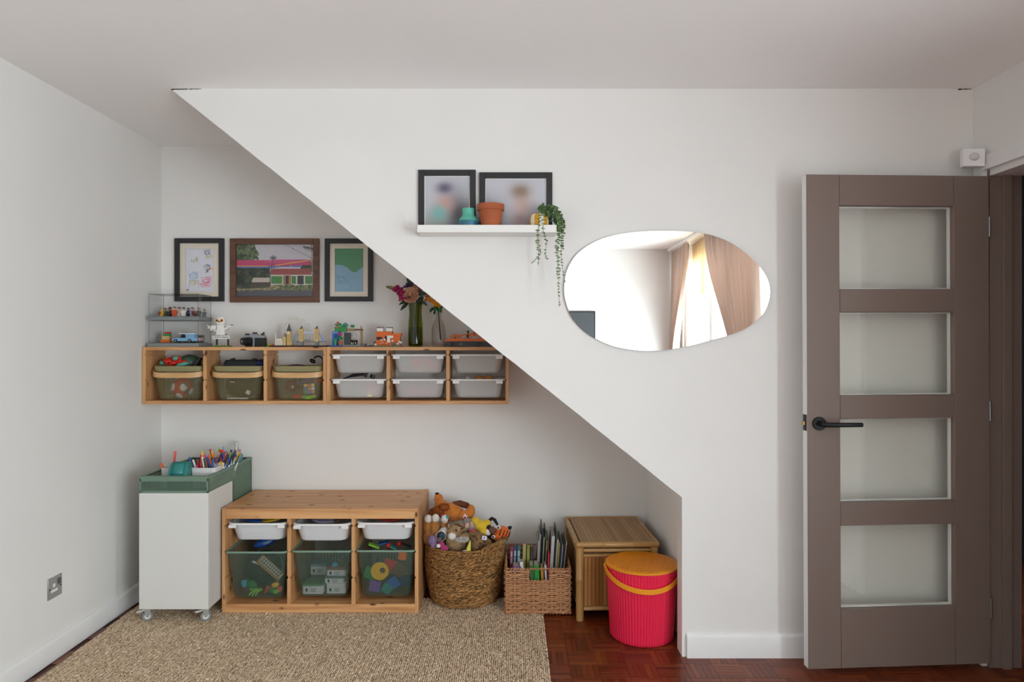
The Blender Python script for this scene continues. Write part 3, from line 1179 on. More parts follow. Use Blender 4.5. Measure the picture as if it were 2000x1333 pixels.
def vine(pts, n, s0, s1, dens=1.0):
    """pts: list of (px, py, D)."""
    P3 = [Vector((PX(a, d), d, PZ(c, d))) for a, c, d in pts]
    path = []
    for i in range(len(P3) - 1):
        p0, p1, p2, p3 = P3[max(0, i - 1)], P3[i], P3[i + 1], P3[min(len(P3) - 1, i + 2)]
        for k in range(6):
            t = k / 6
            path.append(0.5 * ((2 * p1) + (p2 - p0) * t + (2 * p0 - 5 * p1 + 4 * p2 - p3) * t * t + (3 * p1 - p0 - 3 * p2 + p3) * t ** 3))
    path.append(P3[-1])
    st_ = MB().tube(path, .0011, 5).build('vine', m_stem, plant)
    b = MB()
    for k in range(n):
        t = (k + rl.random() * .5) / n
        p = path[min(len(path) - 1, int(t * (len(path) - 1)))]
        s = s0 + (s1 - s0) * t
        for sg in (-1, 1):
            leaf(b, p, (sg * rl.uniform(.5, 1), rl.uniform(-.9, .1), rl.uniform(-.9, .35)), s * rl.uniform(.75, 1.2))
    tag(b.build('leaves', m_leaf, st_, fix=False), kind='stuff')


DV = 2.757
vine([(1058, 408, 2.81), (1057, 402, 2.79), (1054, 420, 2.76), (1053, 440, DV), (1049, 470, DV), (1052, 496, DV), (1051, 519, DV)], 20, .013, .007)
vine([(1060, 408, 2.81), (1062, 404, 2.79), (1062, 425, 2.76), (1061, 450, DV), (1067, 472, DV), (1065, 495, DV), (1069, 508, DV)], 17, .014, .007)
vine([(1050, 450, DV), (1052, 480, DV), (1056, 494, DV), (1047, 506, DV), (1037, 515, DV)], 11, .009, .006)
vine([(1062, 408, 2.81), (1075, 402, 2.79), (1090, 418, 2.77), (1094, 450, DV), (1090, 490, DV), (1092, 530, DV), (1091, 565, DV), (1093, 599, DV)], 36, .014, .006)
vine([(1064, 408, 2.81), (1082, 403, 2.80), (1097, 425, 2.79), (1101, 455, 2.79), (1096, 485, 2.79), (1098, 518, 2.79), (1104, 553, 2.79)], 26, .014, .006)
vine([(1062, 408, 2.81), (1078, 404, 2.78), (1088, 425, 2.765), (1091, 455, DV), (1086, 480, DV), (1089, 510, DV), (1088, 545, DV)], 24, .014, .007)
vine([(1062, 408, 2.81), (1086, 406, 2.80), (1099, 440, 2.79), (1096, 470, 2.79), (1100, 490, 2.79)], 18, .014, .009)
b = MB()
for k in range(130):
    D = rl.uniform(2.775, 2.84)
    px_ = rl.uniform(1056, 1099)
    top = 404 + max(0, (px_ - 1070)) * .75
    p = Vector((PX(px_, D), D, PZ(rl.uniform(top, top + 34 * (px_ - 1040) / 60), D)))
    leaf(b, p, (rl.uniform(-1, 1), rl.uniform(-.9, .2), rl.uniform(-.6, .6)), rl.uniform(.014, .023))
tag(b.build('crown_leaves', m_leaf, plant, fix=False), kind='stuff')

# ------------------------------------------------------------------ pictures on the recess wall
PD = ROOM_BACK - .018
cc = Canvas(56, 88, (222, 222, 232))
cc.grain(3)
for x, y, rx, ry, col, n_ in ((.28, .62, .2, .13, (150, 180, 205), 26), (.72, .76, .25, .12, (214, 110, 130), 34), (.28, .80, .2, .10, (205, 180, 130), 18), (.72, .46, .15, .10, (90, 80, 100), 16), (.85, .48, .12, .02, (220, 150, 90), 8), (.32, .26, .14, .08, (160, 165, 110), 14), (.78, .17, .15, .05, (190, 185, 110), 10), (.75, .08, .12, .08, (100, 100, 110), 10), (.7, .86, .2, .06, (225, 150, 165), 14)):
    for k in range(n_):
        a, q = rl.uniform(0, 6.3), rl.uniform(.2, 1)
        p0 = (x + rx * q * math.cos(a), y + ry * q * math.sin(a))
        p1 = (x + rx * q * math.cos(a + rl.uniform(.5, 2)), y + ry * q * math.sin(a + rl.uniform(.5, 2)))
        cc.line([p0, p1], .7, col, .5)
cc.line([(.12, .9), (.14, .76), (.45, .74), (.46, .92)], .6, (150, 150, 165), .5)
cc.line([(.03, .97), (.1, .95), (.07, .99)], .6, (40, 40, 50), .8)
cc.line([(.66, .04), (.74, .16), (.86, .02)], .6, (90, 90, 100), .7)
X_ = lambda p: PX(p, PD)
Z_ = lambda p: PZ(p, PD)
framed('framed_drawing', 'black frame with crayon drawing of animals in a cream mount', X_(340.4), X_(436.4), Z_(589), Z_(465.6), ROOM_BACK - .001, .0265, m_fblack, cc, mount=.029, depth=.018)
c3 = Canvas(150, 104, (196, 192, 200))
rs_ = c3.rs
c3.rect(0, .86, 1, 1, (84, 84, 92))
c3.rect(0, .78, 1, .87, (168, 146, 116))
c3.speck(.5, .78, 1, .87, [(96, 108, 70), (120, 126, 86), (70, 84, 54)], 90, .02)
c3.speck(0, .79, .5, .87, [(120, 118, 80), (186, 160, 128), (150, 130, 100)], 60, .018)
c3.speck(0, .44, .42, .80, [(42, 50, 40), (56, 66, 48), (34, 38, 36), (74, 84, 62)], 330, .035)
c3.speck(0, .01, .22, .30, [(70, 86, 58), (96, 112, 76), (52, 64, 46), (120, 130, 100)], 210, .03, .85)
c3.speck(.06, .12, .28, .28, [(70, 86, 58), (100, 116, 80)], 40, .02, .8)
c3.speck(.84, .36, 1, .50, [(50, 60, 46), (72, 84, 60)], 50, .03)
c3.put((c3.yy > .30 + .02 * c3.xx * 0 - .015 * c3.xx) & (c3.yy < .42 - .06 * np.clip(c3.xx - .5, 0, 1)) & (c3.xx < .96), (190, 70, 110))
c3.put((c3.yy > .31) & (c3.yy < .35) & (c3.xx > .35) & (c3.xx < .8), (205, 100, 140), .5)
c3.rect(0, .40, .42, .425, (214, 150, 96))
c3.rect(0, .425, .5, .455, (70, 110, 160))
c3.put((abs(c3.yy - (.40 - .10 * (c3.xx - .5) / .45)) < .012) & (c3.xx > .5) & (c3.xx < .95), (216, 150, 90))
c3.put((abs(c3.yy - (.43 - .03 * (c3.xx - .4))) < .012) & (c3.xx > .4) & (c3.xx < .85), (84, 120, 175))
c3.rect(.44, .46, .97, .58, (150, 74, 70))
c3.rect(.44, .58, .98, .77, (196, 188, 178))
for x0, x1 in ((.445, .585), (.715, .765), (.885, .975)):
    c3.rect(x0, .61, x1, .75, (72, 128, 66))
c3.rect(.60, .59, .71, .77, (160, 124, 92))
c3.rect(.635, .60, .675, .76, (54, 50, 52))
c3.rect(.785, .60, .87, .76, (58, 58, 66))
c3.put((c3.yy > .63) & (c3.yy < .72) & (c3.xx > .19 + .3 * (.72 - c3.yy)) & (c3.xx < .43), (196, 182, 172))
c3.rect(.21, .72, .43, .81, (78, 66, 62))
c3.line([(.62, 0), (.97, .26)], .5, (120, 118, 126))
c3.line([(.97, 0), (.985, .76)], 1.2, (150, 146, 140))
for a in range(10):
    t = a / 9 * math.pi
    c3.line([(.95, .06), (.95 + .09 * math.cos(t), .06 + .07 * math.sin(t + .4))], .8, (80, 90, 74), .8)
for a in range(8):
    t = a / 7 * math.pi * 1.2 - .3
    c3.line([(.475, .27), (.475 + .045 * math.cos(t), .26 - .05 * math.sin(t))], .7, (70, 78, 66), .9)
c3.line([(.475, .27), (.45, .45)], .7, (96, 80, 90))
c3.grain(5)
m_fbrown = wood('brown_frame_wood', '6d4630', '553322', 0, knots=False, rough=.35)
framed('framed_photograph', 'brown wooden frame with photograph of a long low green house', X_(449), X_(623), Z_(591), Z_(466), ROOM_BACK - .001, .0315, m_fbrown, c3, depth=.02)
c4 = Canvas(60, 90, (132, 172, 196))
wv = .42 + .10 * np.sin(c4.xx * 4.6 - 1.9) - .02 * c4.xx
g1 = c4.yy < .38 + .17 * np.exp(-((c4.xx - .68) / .25) ** 2)
c4.put(g1, (66, 142, 90))
for k in range(70):
    x, y = rl.random(), rl.random()
    L_ = rl.uniform(.05, .3)
    dy_ = rl.uniform(-.03, .04)
    inside = y < .33
    c4.line([(x, y), (x + L_, y + dy_)], .8, (rl.choice([(50, 118, 70), (92, 160, 104)]) if inside else rl.choice([(112, 156, 186), (160, 192, 210), (120, 160, 180)])), .5 if inside or y > .6 else 0)
for k in range(14):
    x, y = rl.uniform(.05, .4), rl.uniform(.62, .78)
    c4.line([(x, y), (x + .12, y + .03)], .5, (84, 110, 140), .5)
framed('framed_painting', 'black frame with green over blue painting in a cream mount', X_(634), X_(728), Z_(589), Z_(466), ROOM_BACK - .001, .0265, m_fblack, c4, mount=.027, depth=.018)

# ------------------------------------------------------------------ pine wall shelves
px_ = wood('pine_along', 'dba772', 'b98252', 0)
pz_ = wood('pine_upright', 'd8a672', 'b98354', 2)
py_ = wood('pine_deep', 'd4a06c', 'b57e50', 1)
SD, SB = 3.545, ROOM_BACK - .001
STZ, SBZ = PZ(678, SD), PZ(790, SD)
BT = .018


def notched(x0, x1, z0, z1, nz, left=True, right=True, dp=.005, hh=.011):
    pts = [(x0, z0), (x1, z0)]
    if right:
        for z in sorted(nz):
            pts += [(x1, z - hh / 2), (x1 - dp, z - hh / 2), (x1 - dp, z + hh / 2), (x1, z + hh / 2)]
    pts += [(x1, z1), (x0, z1)]
    if left:
        for z in sorted(nz, reverse=True):
            pts += [(x0, z + hh / 2), (x0 + dp, z + hh / 2), (x0 + dp, z - hh / 2), (x0, z - hh / 2)]
    return pts


def wall_shelf(label, pxl, pxr, divs):
    x0, x1 = PX(pxl, SD), PX(pxr, SD)
    t = thing('wall_shelf', label, 'shelf', ((x0 + x1) / 2, SB, SBZ), group='pine wall shelves')
    MB().box(x0 + BT, x1 - BT, SD, SB, STZ - BT, STZ).build('top_board', px_, t, bevel=.001)
    MB().box(x0 + BT, x1 - BT, SD, SB, SBZ, SBZ + BT).build('bottom_board', px_, t, bevel=.001)
    nz = [PZ(694, SD), PZ(742.5, SD)]
    MB().prism(notched(x0, x0 + BT, SBZ, STZ, nz, False, True), 'y', SD, SB).build('side_board', pz_, t)
    MB().prism(notched(x1 - BT, x1, SBZ, STZ, nz, True, False), 'y', SD, SB).build('side_board', pz_, t)
    for d in divs:
        xc = PX(d, SD)
        MB().prism(notched(xc - BT / 2, xc + BT / 2, SBZ + BT, STZ - BT, nz), 'y', SD, SB - .035).build('divider', pz_, t)
    return t


wall_shelf('pine wall shelf with three olive mesh baskets', 278, 637.7, (400.2, 518.3))
wall_shelf('pine wall shelf with six white plastic trays', 638.3, 994, (758.4, 874.8))

# ------------------------------------------------------------------ frosted white trays
m_milk = milky('frosted_plastic', 'f8f7f6', see=.52, transl=.30)
m_milk2 = milky('dense_frosted_plastic', 'f1f3f6', see=.10, transl=.18)
m_rim = M('white_plastic', 'e9e7e5', rough=.35)


def tray(label, xc, yf, w, d, zr, h, group, taper=.88, r=.035, mat=None):
    t = thing('plastic_tray', label, 'tray', (xc, yf + d / 2, zr - h), group)
    yc = yf + d / 2
    b = MB()
    wi, di = w - .028, d - .02
    out = [rring(xc, yc, zr - h, wi * taper * .92, di * taper * .92, r * .8), rring(xc, yc, zr - h + .004, wi * taper * .97, di * taper * .97, r * .9), rring(xc, yc, zr - h + .014, wi * taper, di * taper, r), rring(xc, yc, zr, wi, di, r)]
    inn = [rring(xc, yc, zr, wi - .004, di - .004, r), rring(xc, yc, zr - h + .006, wi * taper - .006, di * taper - .006, r)]
    b.loft(out + inn)
    b.build('tub', mat or m_milk, t)
    b = MB()
    b.loft([rring(xc, yc, zr - .008, w, d, r * 1.1), rring(xc, yc, zr - .002, w, d, r * 1.1), rring(xc, yc, zr, w - .003, d - .003, r * 1.1), rring(xc, yc, zr, wi - .006, di - .006, r), rring(xc, yc, zr - .008, wi - .004, di - .004, r), rring(xc, yc, zr - .008, w, d, r * 1.1)], False, False)
    b.build('rim', m_rim, t)
    for s in (-1, 1):
        b = MB()
        b.box(xc + s * (w / 2 - .034) - .018, xc + s * (w / 2 - .034) + .018, yf + .001, yf + .012, zr - .024, zr - .008)
        b.build('clip', m_rim, t, bevel=.002)
    return t


TB = [('left of its row', 645.5, 754.5), ('middle', 762.4, 871), ('right', 879, 987)]
TLAB = [['shallow frosted tray in the upper row, nearest the olive baskets', 'shallow frosted tray with orange and blue blocks showing through', 'upper frosted tray below the orange toy car'],
        ['lower frosted tray with black cables on top', 'lower frosted tray in the middle with faint pink contents', 'lower frosted tray with tan loaf-shaped toys on top']]
TRX = []
for row, (pyr, hh) in enumerate(((692.6, .098), (741, .098))):
    for k, (_, a, b_) in enumerate(TB):
        xa, xb = PX(a, SD), PX(b_, SD)
        tray(TLAB[row][k], (xa + xb) / 2, SD - .004, xb - xa + .006, .185, PZ(pyr, SD), hh, 'white trays in the wall shelf')
        TRX.append(((xa + xb) / 2, PZ(pyr, SD) - hh))

# toys inside the trays
BL = {'coral_plastic': 'f0684a', 'sky_plastic': '4fb4d2', 'mint_plastic': '8fd0ae', 'cream_plastic': 'ecd9a8', 'pink_plastic': 'd88ab0', 'red_plastic': 'c8322e', 'green_plastic': '2f8a45', 'blue_plastic': '2a5fae', 'yellow_plastic': 'efc12c', 'orange_plastic': 'e8701d', 'purple_plastic': '7e5aa8', 'teal_plastic': '2f8f88', 'tan_plastic': 'd8b777', 'brown_plastic': '6a4630', 'grey_plastic': '7d8182', 'dark_plastic': '2c2e31', 'white_plastic_toy': 'e8e5df', 'magenta_plastic': 'c22a7a', 'navy_plastic': '1f2f5c', 'lime_plastic': '86c43a'}
for k_, v_ in BL.items():
    M(k_, v_, rough=.3)


def toy_block(label, c, s, mat, rot=0, ry=0):
    b = MB()
    R = euler(0, ry, rot)
    b.obox(c, s, R)
    nx = max(1, int(s[0] / .016))
    for i in range(nx):
        p = Vector(c) + R @ Vector((-s[0] / 2 + (i + .5) * s[0] / nx, 0, s[2] / 2))
        b.cyl(p, p + R @ Vector((0, 0, .003)), .005, n=10)
    return one('toy_block', b, MATS[mat], label, 'toy block', 'toy blocks in the trays')


tx, tz = TRX[1]
yb = SD + .040
toy_block('pale coral toy block in the middle upper tray', (tx - .02, yb, tz + .055), (.052, .03, .030), 'coral_plastic')
toy_block('long coral toy bar slanting in the middle upper tray', (tx + .055, yb, tz + .052), (.085, .03, .024), 'coral_plastic', 0, 48)
toy_block('sky blue toy block at one side of the middle upper tray', (tx - .075, yb, tz + .055), (.035, .03, .030), 'sky_plastic')
toy_block('small blue toy block near the coral bar', (tx + .085, yb + .03, tz + .062), (.025, .03, .022), 'sky_plastic')
toy_block('mint toy block leaning above the blue block', (tx - .06, yb + .04, tz + .075), (.04, .02, .02), 'mint_plastic', 0, 20)
toy_block('cream toy block at the bottom of the middle upper tray', (tx + .0, yb, tz + .018), (.03, .03, .022), 'cream_plastic')
tx, tz = TRX[3]
toy_block('pink toy block in the cable tray', (tx + .06, yb, tz + .045), (.06, .03, .05), 'pink_plastic', 0, 15)
toy_block('cream toy block in the cable tray', (tx + .055, yb - .014, tz + .018), (.026, .02, .024), 'cream_plastic')
toy_block('green toy block in the cable tray', (tx - .01, yb, tz + .016), (.03, .03, .02), 'mint_plastic')
b = MB()
for k in range(4):
    z = tz + .104 + .004 * k
    b.tube([(tx - .085 + .01 * k, SD + .03, z - .004), (tx - .04, SD + .05, z + .005), (tx + .01 + .01 * k, SD + .06, z + .012), (tx + .02, SD + .10, z)], .003, 6)
b.tube([(tx + .03, SD + .05, tz + .10), (tx + .035, SD + .05, tz + .125), (tx + .042, SD + .05, tz + .10)], .0015, 6)
b.obox((tx + .062, SD + .06, tz + .108), (.02, .03, .02), euler(0, 20, 30))
one('cable_bundle', b, M('black_rubber', '1d1d20', rough=.5), 'tangle of black cables lying on the lower frosted tray', 'cables')
tx, tz = TRX[5]
for lab, xo, rx_, ry_ in (('larger tan loaf toy in the lower tray', .005, .028, 0), ('smaller tan loaf toy leaning in the lower tray', .058, .022, 12)):
    one('wooden_loaf', MB().ell((tx + xo, SD + .07, tz + .098), (rx_, .02, .017), 14, 8, euler(0, ry_, 0)), M('loaf_tan', 'b5763c', rough=.6), lab, 'toy', 'tan toys in the tray')
one('toy_shell', MB().ell((tx - .055, SD + .06, tz + .10), (.012, .012, .009), 10, 6, euler(0, 30, 20)), M('shell_white', 'd8d4d0', rough=.4), 'small pale toy beside the tan loaves', 'toy')
tx, tz = TRX[4]
toy_block('pink toy bar in the middle lower tray', (tx + .0, yb + .02, tz + .03), (.14, .04, .04), 'pink_plastic')

# ------------------------------------------------------------------ olive mesh baskets with wooden strap handles
m_olive = perforated('olive_mesh', '7c7450', .0045, .42)
m_olive_s = M('olive_metal', '91885e', rough=.35)
m_strap = wood('bent_ash', 'deb47e', 'cb9d68', 0, knots=False, rough=.4)


def strap_basket(label, xc, w=.268):
    z0, zr = SBZ + BT + .001, PZ(715.5, SD)
    yf = SD + .004
    d = .165
    yc = yf + d / 2
    t = thing('mesh_basket', label, 'basket', (xc, yc, z0), 'olive mesh baskets')
    zb = zr - .028
    h = zb - z0
    b = MB()
    b.loft([rring(xc, yc, z0, w * .74, d * .76, .03), rring(xc, yc, z0 + .006, w * .80, d * .84, .038), rring(xc, yc, z0 + .03, w * .86, d * .88, .042), rring(xc, yc, zb, w * .97, d * .97, .045)], True, False, uv=True)
    b.build('mesh_body', m_olive, t)
    b = MB()
    b.loft([rring(xc, yc, zb, w * .97, d * .97, .045), rring(xc, yc, zr - .002, w, d, .046), rring(xc, yc, zr, w - .003, d - .003, .046), rring(xc, yc, zr - .002, w - .008, d - .008, .044), rring(xc, yc, zb, w * .97 - .003, d * .97 - .003, .044)], False, False)
    b.build('rim', m_olive_s, t)
    # strap folded down over the front
    hw, tk = .027, .003
    zc_ = zb - .016
    path = []
    nseg = 40
    for k in range(nseg + 1):
        u = k / nseg
        a = math.pi * (1 - u)
        sx = math.copysign(abs(math.cos(a)) ** .45, math.cos(a))
        sy = abs(math.sin(a)) ** .5
        path.append((xc + (w / 2 + .004) * sx, yc + .02 - (d / 2 + .032) * sy, zc_ - .004 + .032 * (1 - sy)))
    rings = []
    for k, p in enumerate(path):
        q = Vector(path[min(nseg, k + 1)]) - Vector(path[max(0, k - 1)])
        q.z = 0
        q.normalize()
        n_ = Vector((q.y, -q.x, 0))
        p = Vector(p)
        rings.append([p + n_ * tk - Vector((0, 0, hw / 2)), p + n_ * tk + Vector((0, 0, hw / 2)), p + Vector((0, 0, hw / 2)), p - Vector((0, 0, hw / 2))])
    b = MB()
    b.loft(rings)
    b.build('strap_handle', m_strap, t)
    return t, xc, yc, z0, zr


def mid(a, b_):
    return PX((a + b_) / 2, SD)


B1 = strap_basket('olive mesh basket with red spotted ball and red toy', mid(287, 396) + .006)
B2 = strap_basket('olive mesh basket with a black case on top', mid(404.5, 514) + .004)
B3 = strap_basket('olive mesh basket with a puzzle cube and a black clip lamp', mid(523, 632) + .002)

# basket 1 contents
_, xc, yc, z0, zr = B1
bl = thing('spotted_ball', 'red ball with big white spots inside the olive basket', 'ball', (xc - .005, yc + .0, z0 + .004))
c = Vector((xc - .005, yc - .002, z0 + .060))
MB().ell(c, .056, 24, 14).build('ball_body', MATS['red_plastic'], bl)
for ax, az in ((-38, -8), (30, -6), (-4, 48), (80, 20)):
    R = euler(az, 0, ax)
    n_ = R @ Vector((0, -1, 0))
    MB().ell(c + n_ * .050, (.019, .009, .021), 18, 8, R).build('white_spot', m_white, bl)
ry = thing('plush_crab', 'bright red rubbery toy with teal fins on the first basket', 'toy', (xc - .035, yc, zr - .03))
b = MB()
rr_ = random.Random(5)
for k in range(60):
    a, q = rr_.uniform(0, 6.28), rr_.random()
    b.ell((xc - .042 + .062 * q * math.cos(a), yc - .01 + .04 * q * math.sin(a), zr + .022 + rr_.uniform(-.03, .022) * (1.1 - q)), (rr_.uniform(.008, .017), .012, rr_.uniform(.006, .012)), 8, 5, euler(0, rr_.uniform(-40, 40), rr_.uniform(0, 90)))
b.build('body', M('bright_red_rubber', 'e0392c', rough=.4), ry)
for p, s, a in (((xc - .108, yc - .02, zr + .014), (.012, .01, .011), 30), ((xc - .02, yc - .055, zr + .040), (.015, .006, .012), -20), ((xc + .02, yc - .062, zr + .008), (.034, .008, .010), -14)):
    MB().ell(p, s, 12, 7, euler(0, a, 0)).build('fin', M('teal_rubber', '52a08c', rough=.4), ry)
one('toy_bowl', MB().ell((xc + .015, yc + .03, zr + .012), (.06, .045, .045), 20, 10), M('bottle_green', '45614f', rough=.35), 'dull green dome behind the red rubbery toy', 'toy')
b = MB()
b.prism([(xc + .035, zr - .01), (xc + .075, zr - .004), (xc + .098, zr + .040), (xc + .092, zr + .042), (xc + .06, zr + .022)], 'y', yc - .02, yc + .01)
one('toy_wing', b, MATS['dark_plastic'], 'black pointed toy wing sticking out of the first basket', 'toy', bevel=.002)
b = MB()
for k in range(26):
    b.obox((xc + .055 + rr_.uniform(-.035, .03), yc - .02 + rr_.uniform(-.03, .03), z0 + .05 + rr_.uniform(-.04, .04)), (.03, .001, .02), euler(rr_.uniform(-60, 60), rr_.uniform(-60, 60), rr_.uniform(0, 180)))
one('plastic_wrap', b, clear('crinkled_plastic', 'e8eef0', rough=.15), 'crumpled clear plastic beside the spotted ball', 'wrapping')
# basket 2
_, xc, yc, z0, zr = B2
cs_ = thing('black_case', 'flat black zip case lying on the second basket', 'case', (xc, yc, zr - .02))
b = MB()
b.loft([rring(xc + .005, yc, zr - .02, .19, .12, .03), rring(xc + .005, yc, zr + .020, .18, .11, .03), rring(xc + .005, yc, zr + .030, .165, .10, .03)])
b.build('shell', M('black_fabric', '1e2023', rough=.7), cs_, angle=60)
for s in (-.045, .07):
    MB().obox((xc + s, yc - .02, zr + .034), (.022, .014, .009), euler(0, -12, 0)).build('buckle', m_black, cs_)
one('navy_pouch', MB().ell((xc + .105, yc + .0, zr + .010), (.035, .05, .024), 14, 8), MATS['navy_plastic'], 'navy pouch squeezed beside the black case', 'pouch')
b = MB()
b.box(xc - .06, xc + .05, yc - .055, yc - .05, z0 + .005, z0 + .012)
b.obox((xc + .05, yc - .05, z0 + .04), (.02, .01, .02), euler(0, 30, 0))
b.obox((xc - .03, yc - .06, z0 + .095), (.026, .003, .004), euler(0, 3, 0))
one('card_pack', b, m_white, 'white card edges inside the second basket', 'cards')
one('dark_bag', MB().ell((xc + .0, yc + .01, z0 + .07), (.095, .055, .065), 16, 10), M('dark_bag_cloth', '2e2d26', rough=.9, var=.3, vscale=40), 'dark cloth bag filling the second basket', 'bag')
# basket 3
_, xc, yc, z0, zr = B3
cu = thing('puzzle_cube', 'multicoloured twisty puzzle cube in the third basket', 'toy', (xc + .045, yc, z0 + .03))
cc0 = Vector((xc + .050, yc - .035, z0 + .060))
Rq = euler(0, -2, 24)
MB().obox(cc0, (.055, .055, .055), Rq).build('cube_body', m_black, cu, bevel=.002)
cols6 = ['yellow_plastic', 'red_plastic', 'yellow_plastic', 'blue_plastic', 'orange_plastic', 'white_plastic_toy', 'green_plastic', 'blue_plastic', 'orange_plastic']
for i in range(3):
    for j in range(3):
        MB().obox(cc0 + Rq @ Vector(((i - 1) * .0182, -.0278, (1 - j) * .0182)), (.0155, .001, .0155), Rq).build('sticker', MATS[cols6[j * 3 + i]], cu)
        MB().obox(cc0 + Rq @ Vector((-.0278, (i - 1) * .0182, (1 - j) * .0182)), (.001, .0155, .0155), Rq).build('sticker', MATS[cols6[8 - j * 3 - i]], cu)
one('fidget_toy', MB().tube([(xc + .025, yc - .055, z0 + .014), (xc + .06, yc - .06, z0 + .014), (xc + .095, yc - .055, z0 + .022)], [.009, .012, .009], 10), MATS['lime_plastic'], 'lime green squeezy tube at the bottom of the third basket', 'toy')
one('purple_wand', MB().tube([(xc + .0, yc - .04, z0 + .085), (xc + .04, yc - .04, z0 + .10), (xc + .08, yc - .03, z0 + .112)], [.007, .007, .005], 10), MATS['purple_plastic'], 'purple wand slanting above the puzzle cube', 'toy')
one('orange_scoop', MB().ell((xc + .105, yc - .02, z0 + .10), (.022, .02, .010), 12, 7, euler(0, 10, 0)), MATS['orange_plastic'], 'orange scoop beside the purple wand', 'toy')
one('maroon_ball', MB().ell((xc - .045, yc - .02, z0 + .07), .032, 18, 10), M('maroon_rubber', '7a2d35', rough=.5), 'maroon rubber ball inside the third basket', 'ball')
one('toy_die', MB().obox((xc - .025, yc - .066, z0 + .070), (.011, .011, .011), euler(20, 20, 30)), m_white, 'tiny white die in front of the maroon ball', 'die', bevel=.002)
one('red_toy_car', MB().ell((xc - .005, yc - .05, z0 + .018), (.032, .018, .014), 12, 7), MATS['red_plastic'], 'little red toy lying under the puzzle cube', 'toy')
la = thing('clip_lamp', 'black gooseneck clip lamp curling out of the third basket', 'lamp', (xc + .11, yc, zr - .03))
path = []
for k in range(13):
    a = math.radians(-20 + 165 * k / 12)
    path.append((xc + .090 + .026 * math.cos(a), yc, zr + .022 + .026 * math.sin(a) * 1.05))
MB().tube([(xc + .112, yc, zr - .02), (xc + .115, yc, zr + .0)] + path, .0042, 8).build('gooseneck', m_black, la)
MB().ell((xc + .062, yc - .006, zr + .024), (.017, .017, .011), 16, 9, euler(0, 28, 0)).build('lamp_head', M('gloss_black', '121214', rough=.2), la)
one('purple_pouch', MB().ell((xc - .03, yc + .01, zr - .004), (.05, .05, .010), 14, 7), M('plum_cloth', '5a2f45', rough=.8), 'plum coloured pouch at the top of the third basket', 'pouch')

# ------------------------------------------------------------------ things standing on the wall shelves
def sx(p, D):
    return PX(p, D)


TZ = STZ + .0005
# two stacked acrylic display cases
m_acr = clear('acrylic', 'fdfdfd', gloss=.6, ior=1.2)
m_acr_e = clear('acrylic_edge', 'bcc1c2', ior=1.4)
m_plate = M('grey_brick_plate', '7f8585', rough=.4)
CD0, CD1 = 3.56, 3.71
cx0, cx1 = PX(291, CD0), PX(387, CD0)


def display_case(label, zb, zt_, plate_h):
    t = thing('display_case', label, 'display case', ((cx0 + cx1) / 2, (CD0 + CD1) / 2, zb), 'stacked acrylic cases')
    MB().box(cx0 - .006, cx1 + .006, CD0 - .006, CD1 + .006, zb, zb + plate_h).build('base', m_plate, t, bevel=.001)
    b = MB()
    for i in range(15):
        for j in range(8):
            b.lathe([(.0044, 0), (.0044, .003)], (cx0 + .014 + i * (cx1 - cx0 - .028) / 14, CD0 + .014 + j * (CD1 - CD0 - .028) / 7, zb + plate_h), 8, cap0=False)
    tag(b.build('studs', m_plate, t), kind='stuff')
    z0 = zb + plate_h
    for a in ((cx0, cx1, CD0, CD0 + .002, z0, zt_), (cx0, cx1, CD1 - .002, CD1, z0, zt_), (cx0, cx0 + .002, CD0 + .002, CD1 - .002, z0, zt_), (cx1 - .002, cx1, CD0 + .002, CD1 - .002, z0, zt_), (cx0 + .002, cx1 - .002, CD0 + .002, CD1 - .002, zt_ - .002, zt_)):
        MB().box(*a).build('clear_panel', m_acr, t)
    b = MB()
    e = .0008
    for x in (cx0, cx1):
        for y in (CD0, CD1):
            b.box(x - e, x + e, y - e, y + e, z0, zt_)
    for y in (CD0, CD1):
        b.box(cx0, cx1, y - e, y + e, zt_ - e, zt_ + e)
    for x in (cx0, cx1):
        b.box(x - e, x + e, CD0, CD1, zt_ - e, zt_ + e)
    b.build('clear_edges', m_acr_e, t)
    return z0 + .003


zlow = display_case('lower clear display case with blue toy car', TZ, PZ(626, CD0) - .0005, .018)
zup = display_case('upper clear display case full of tiny brick figures', PZ(626, CD0), PZ(574.6, CD0), .019)

m_skin = M('figure_skin', 'e3b98f', rough=.4)
m_skiny = M('figure_yellow', 'ecc42f', rough=.35)


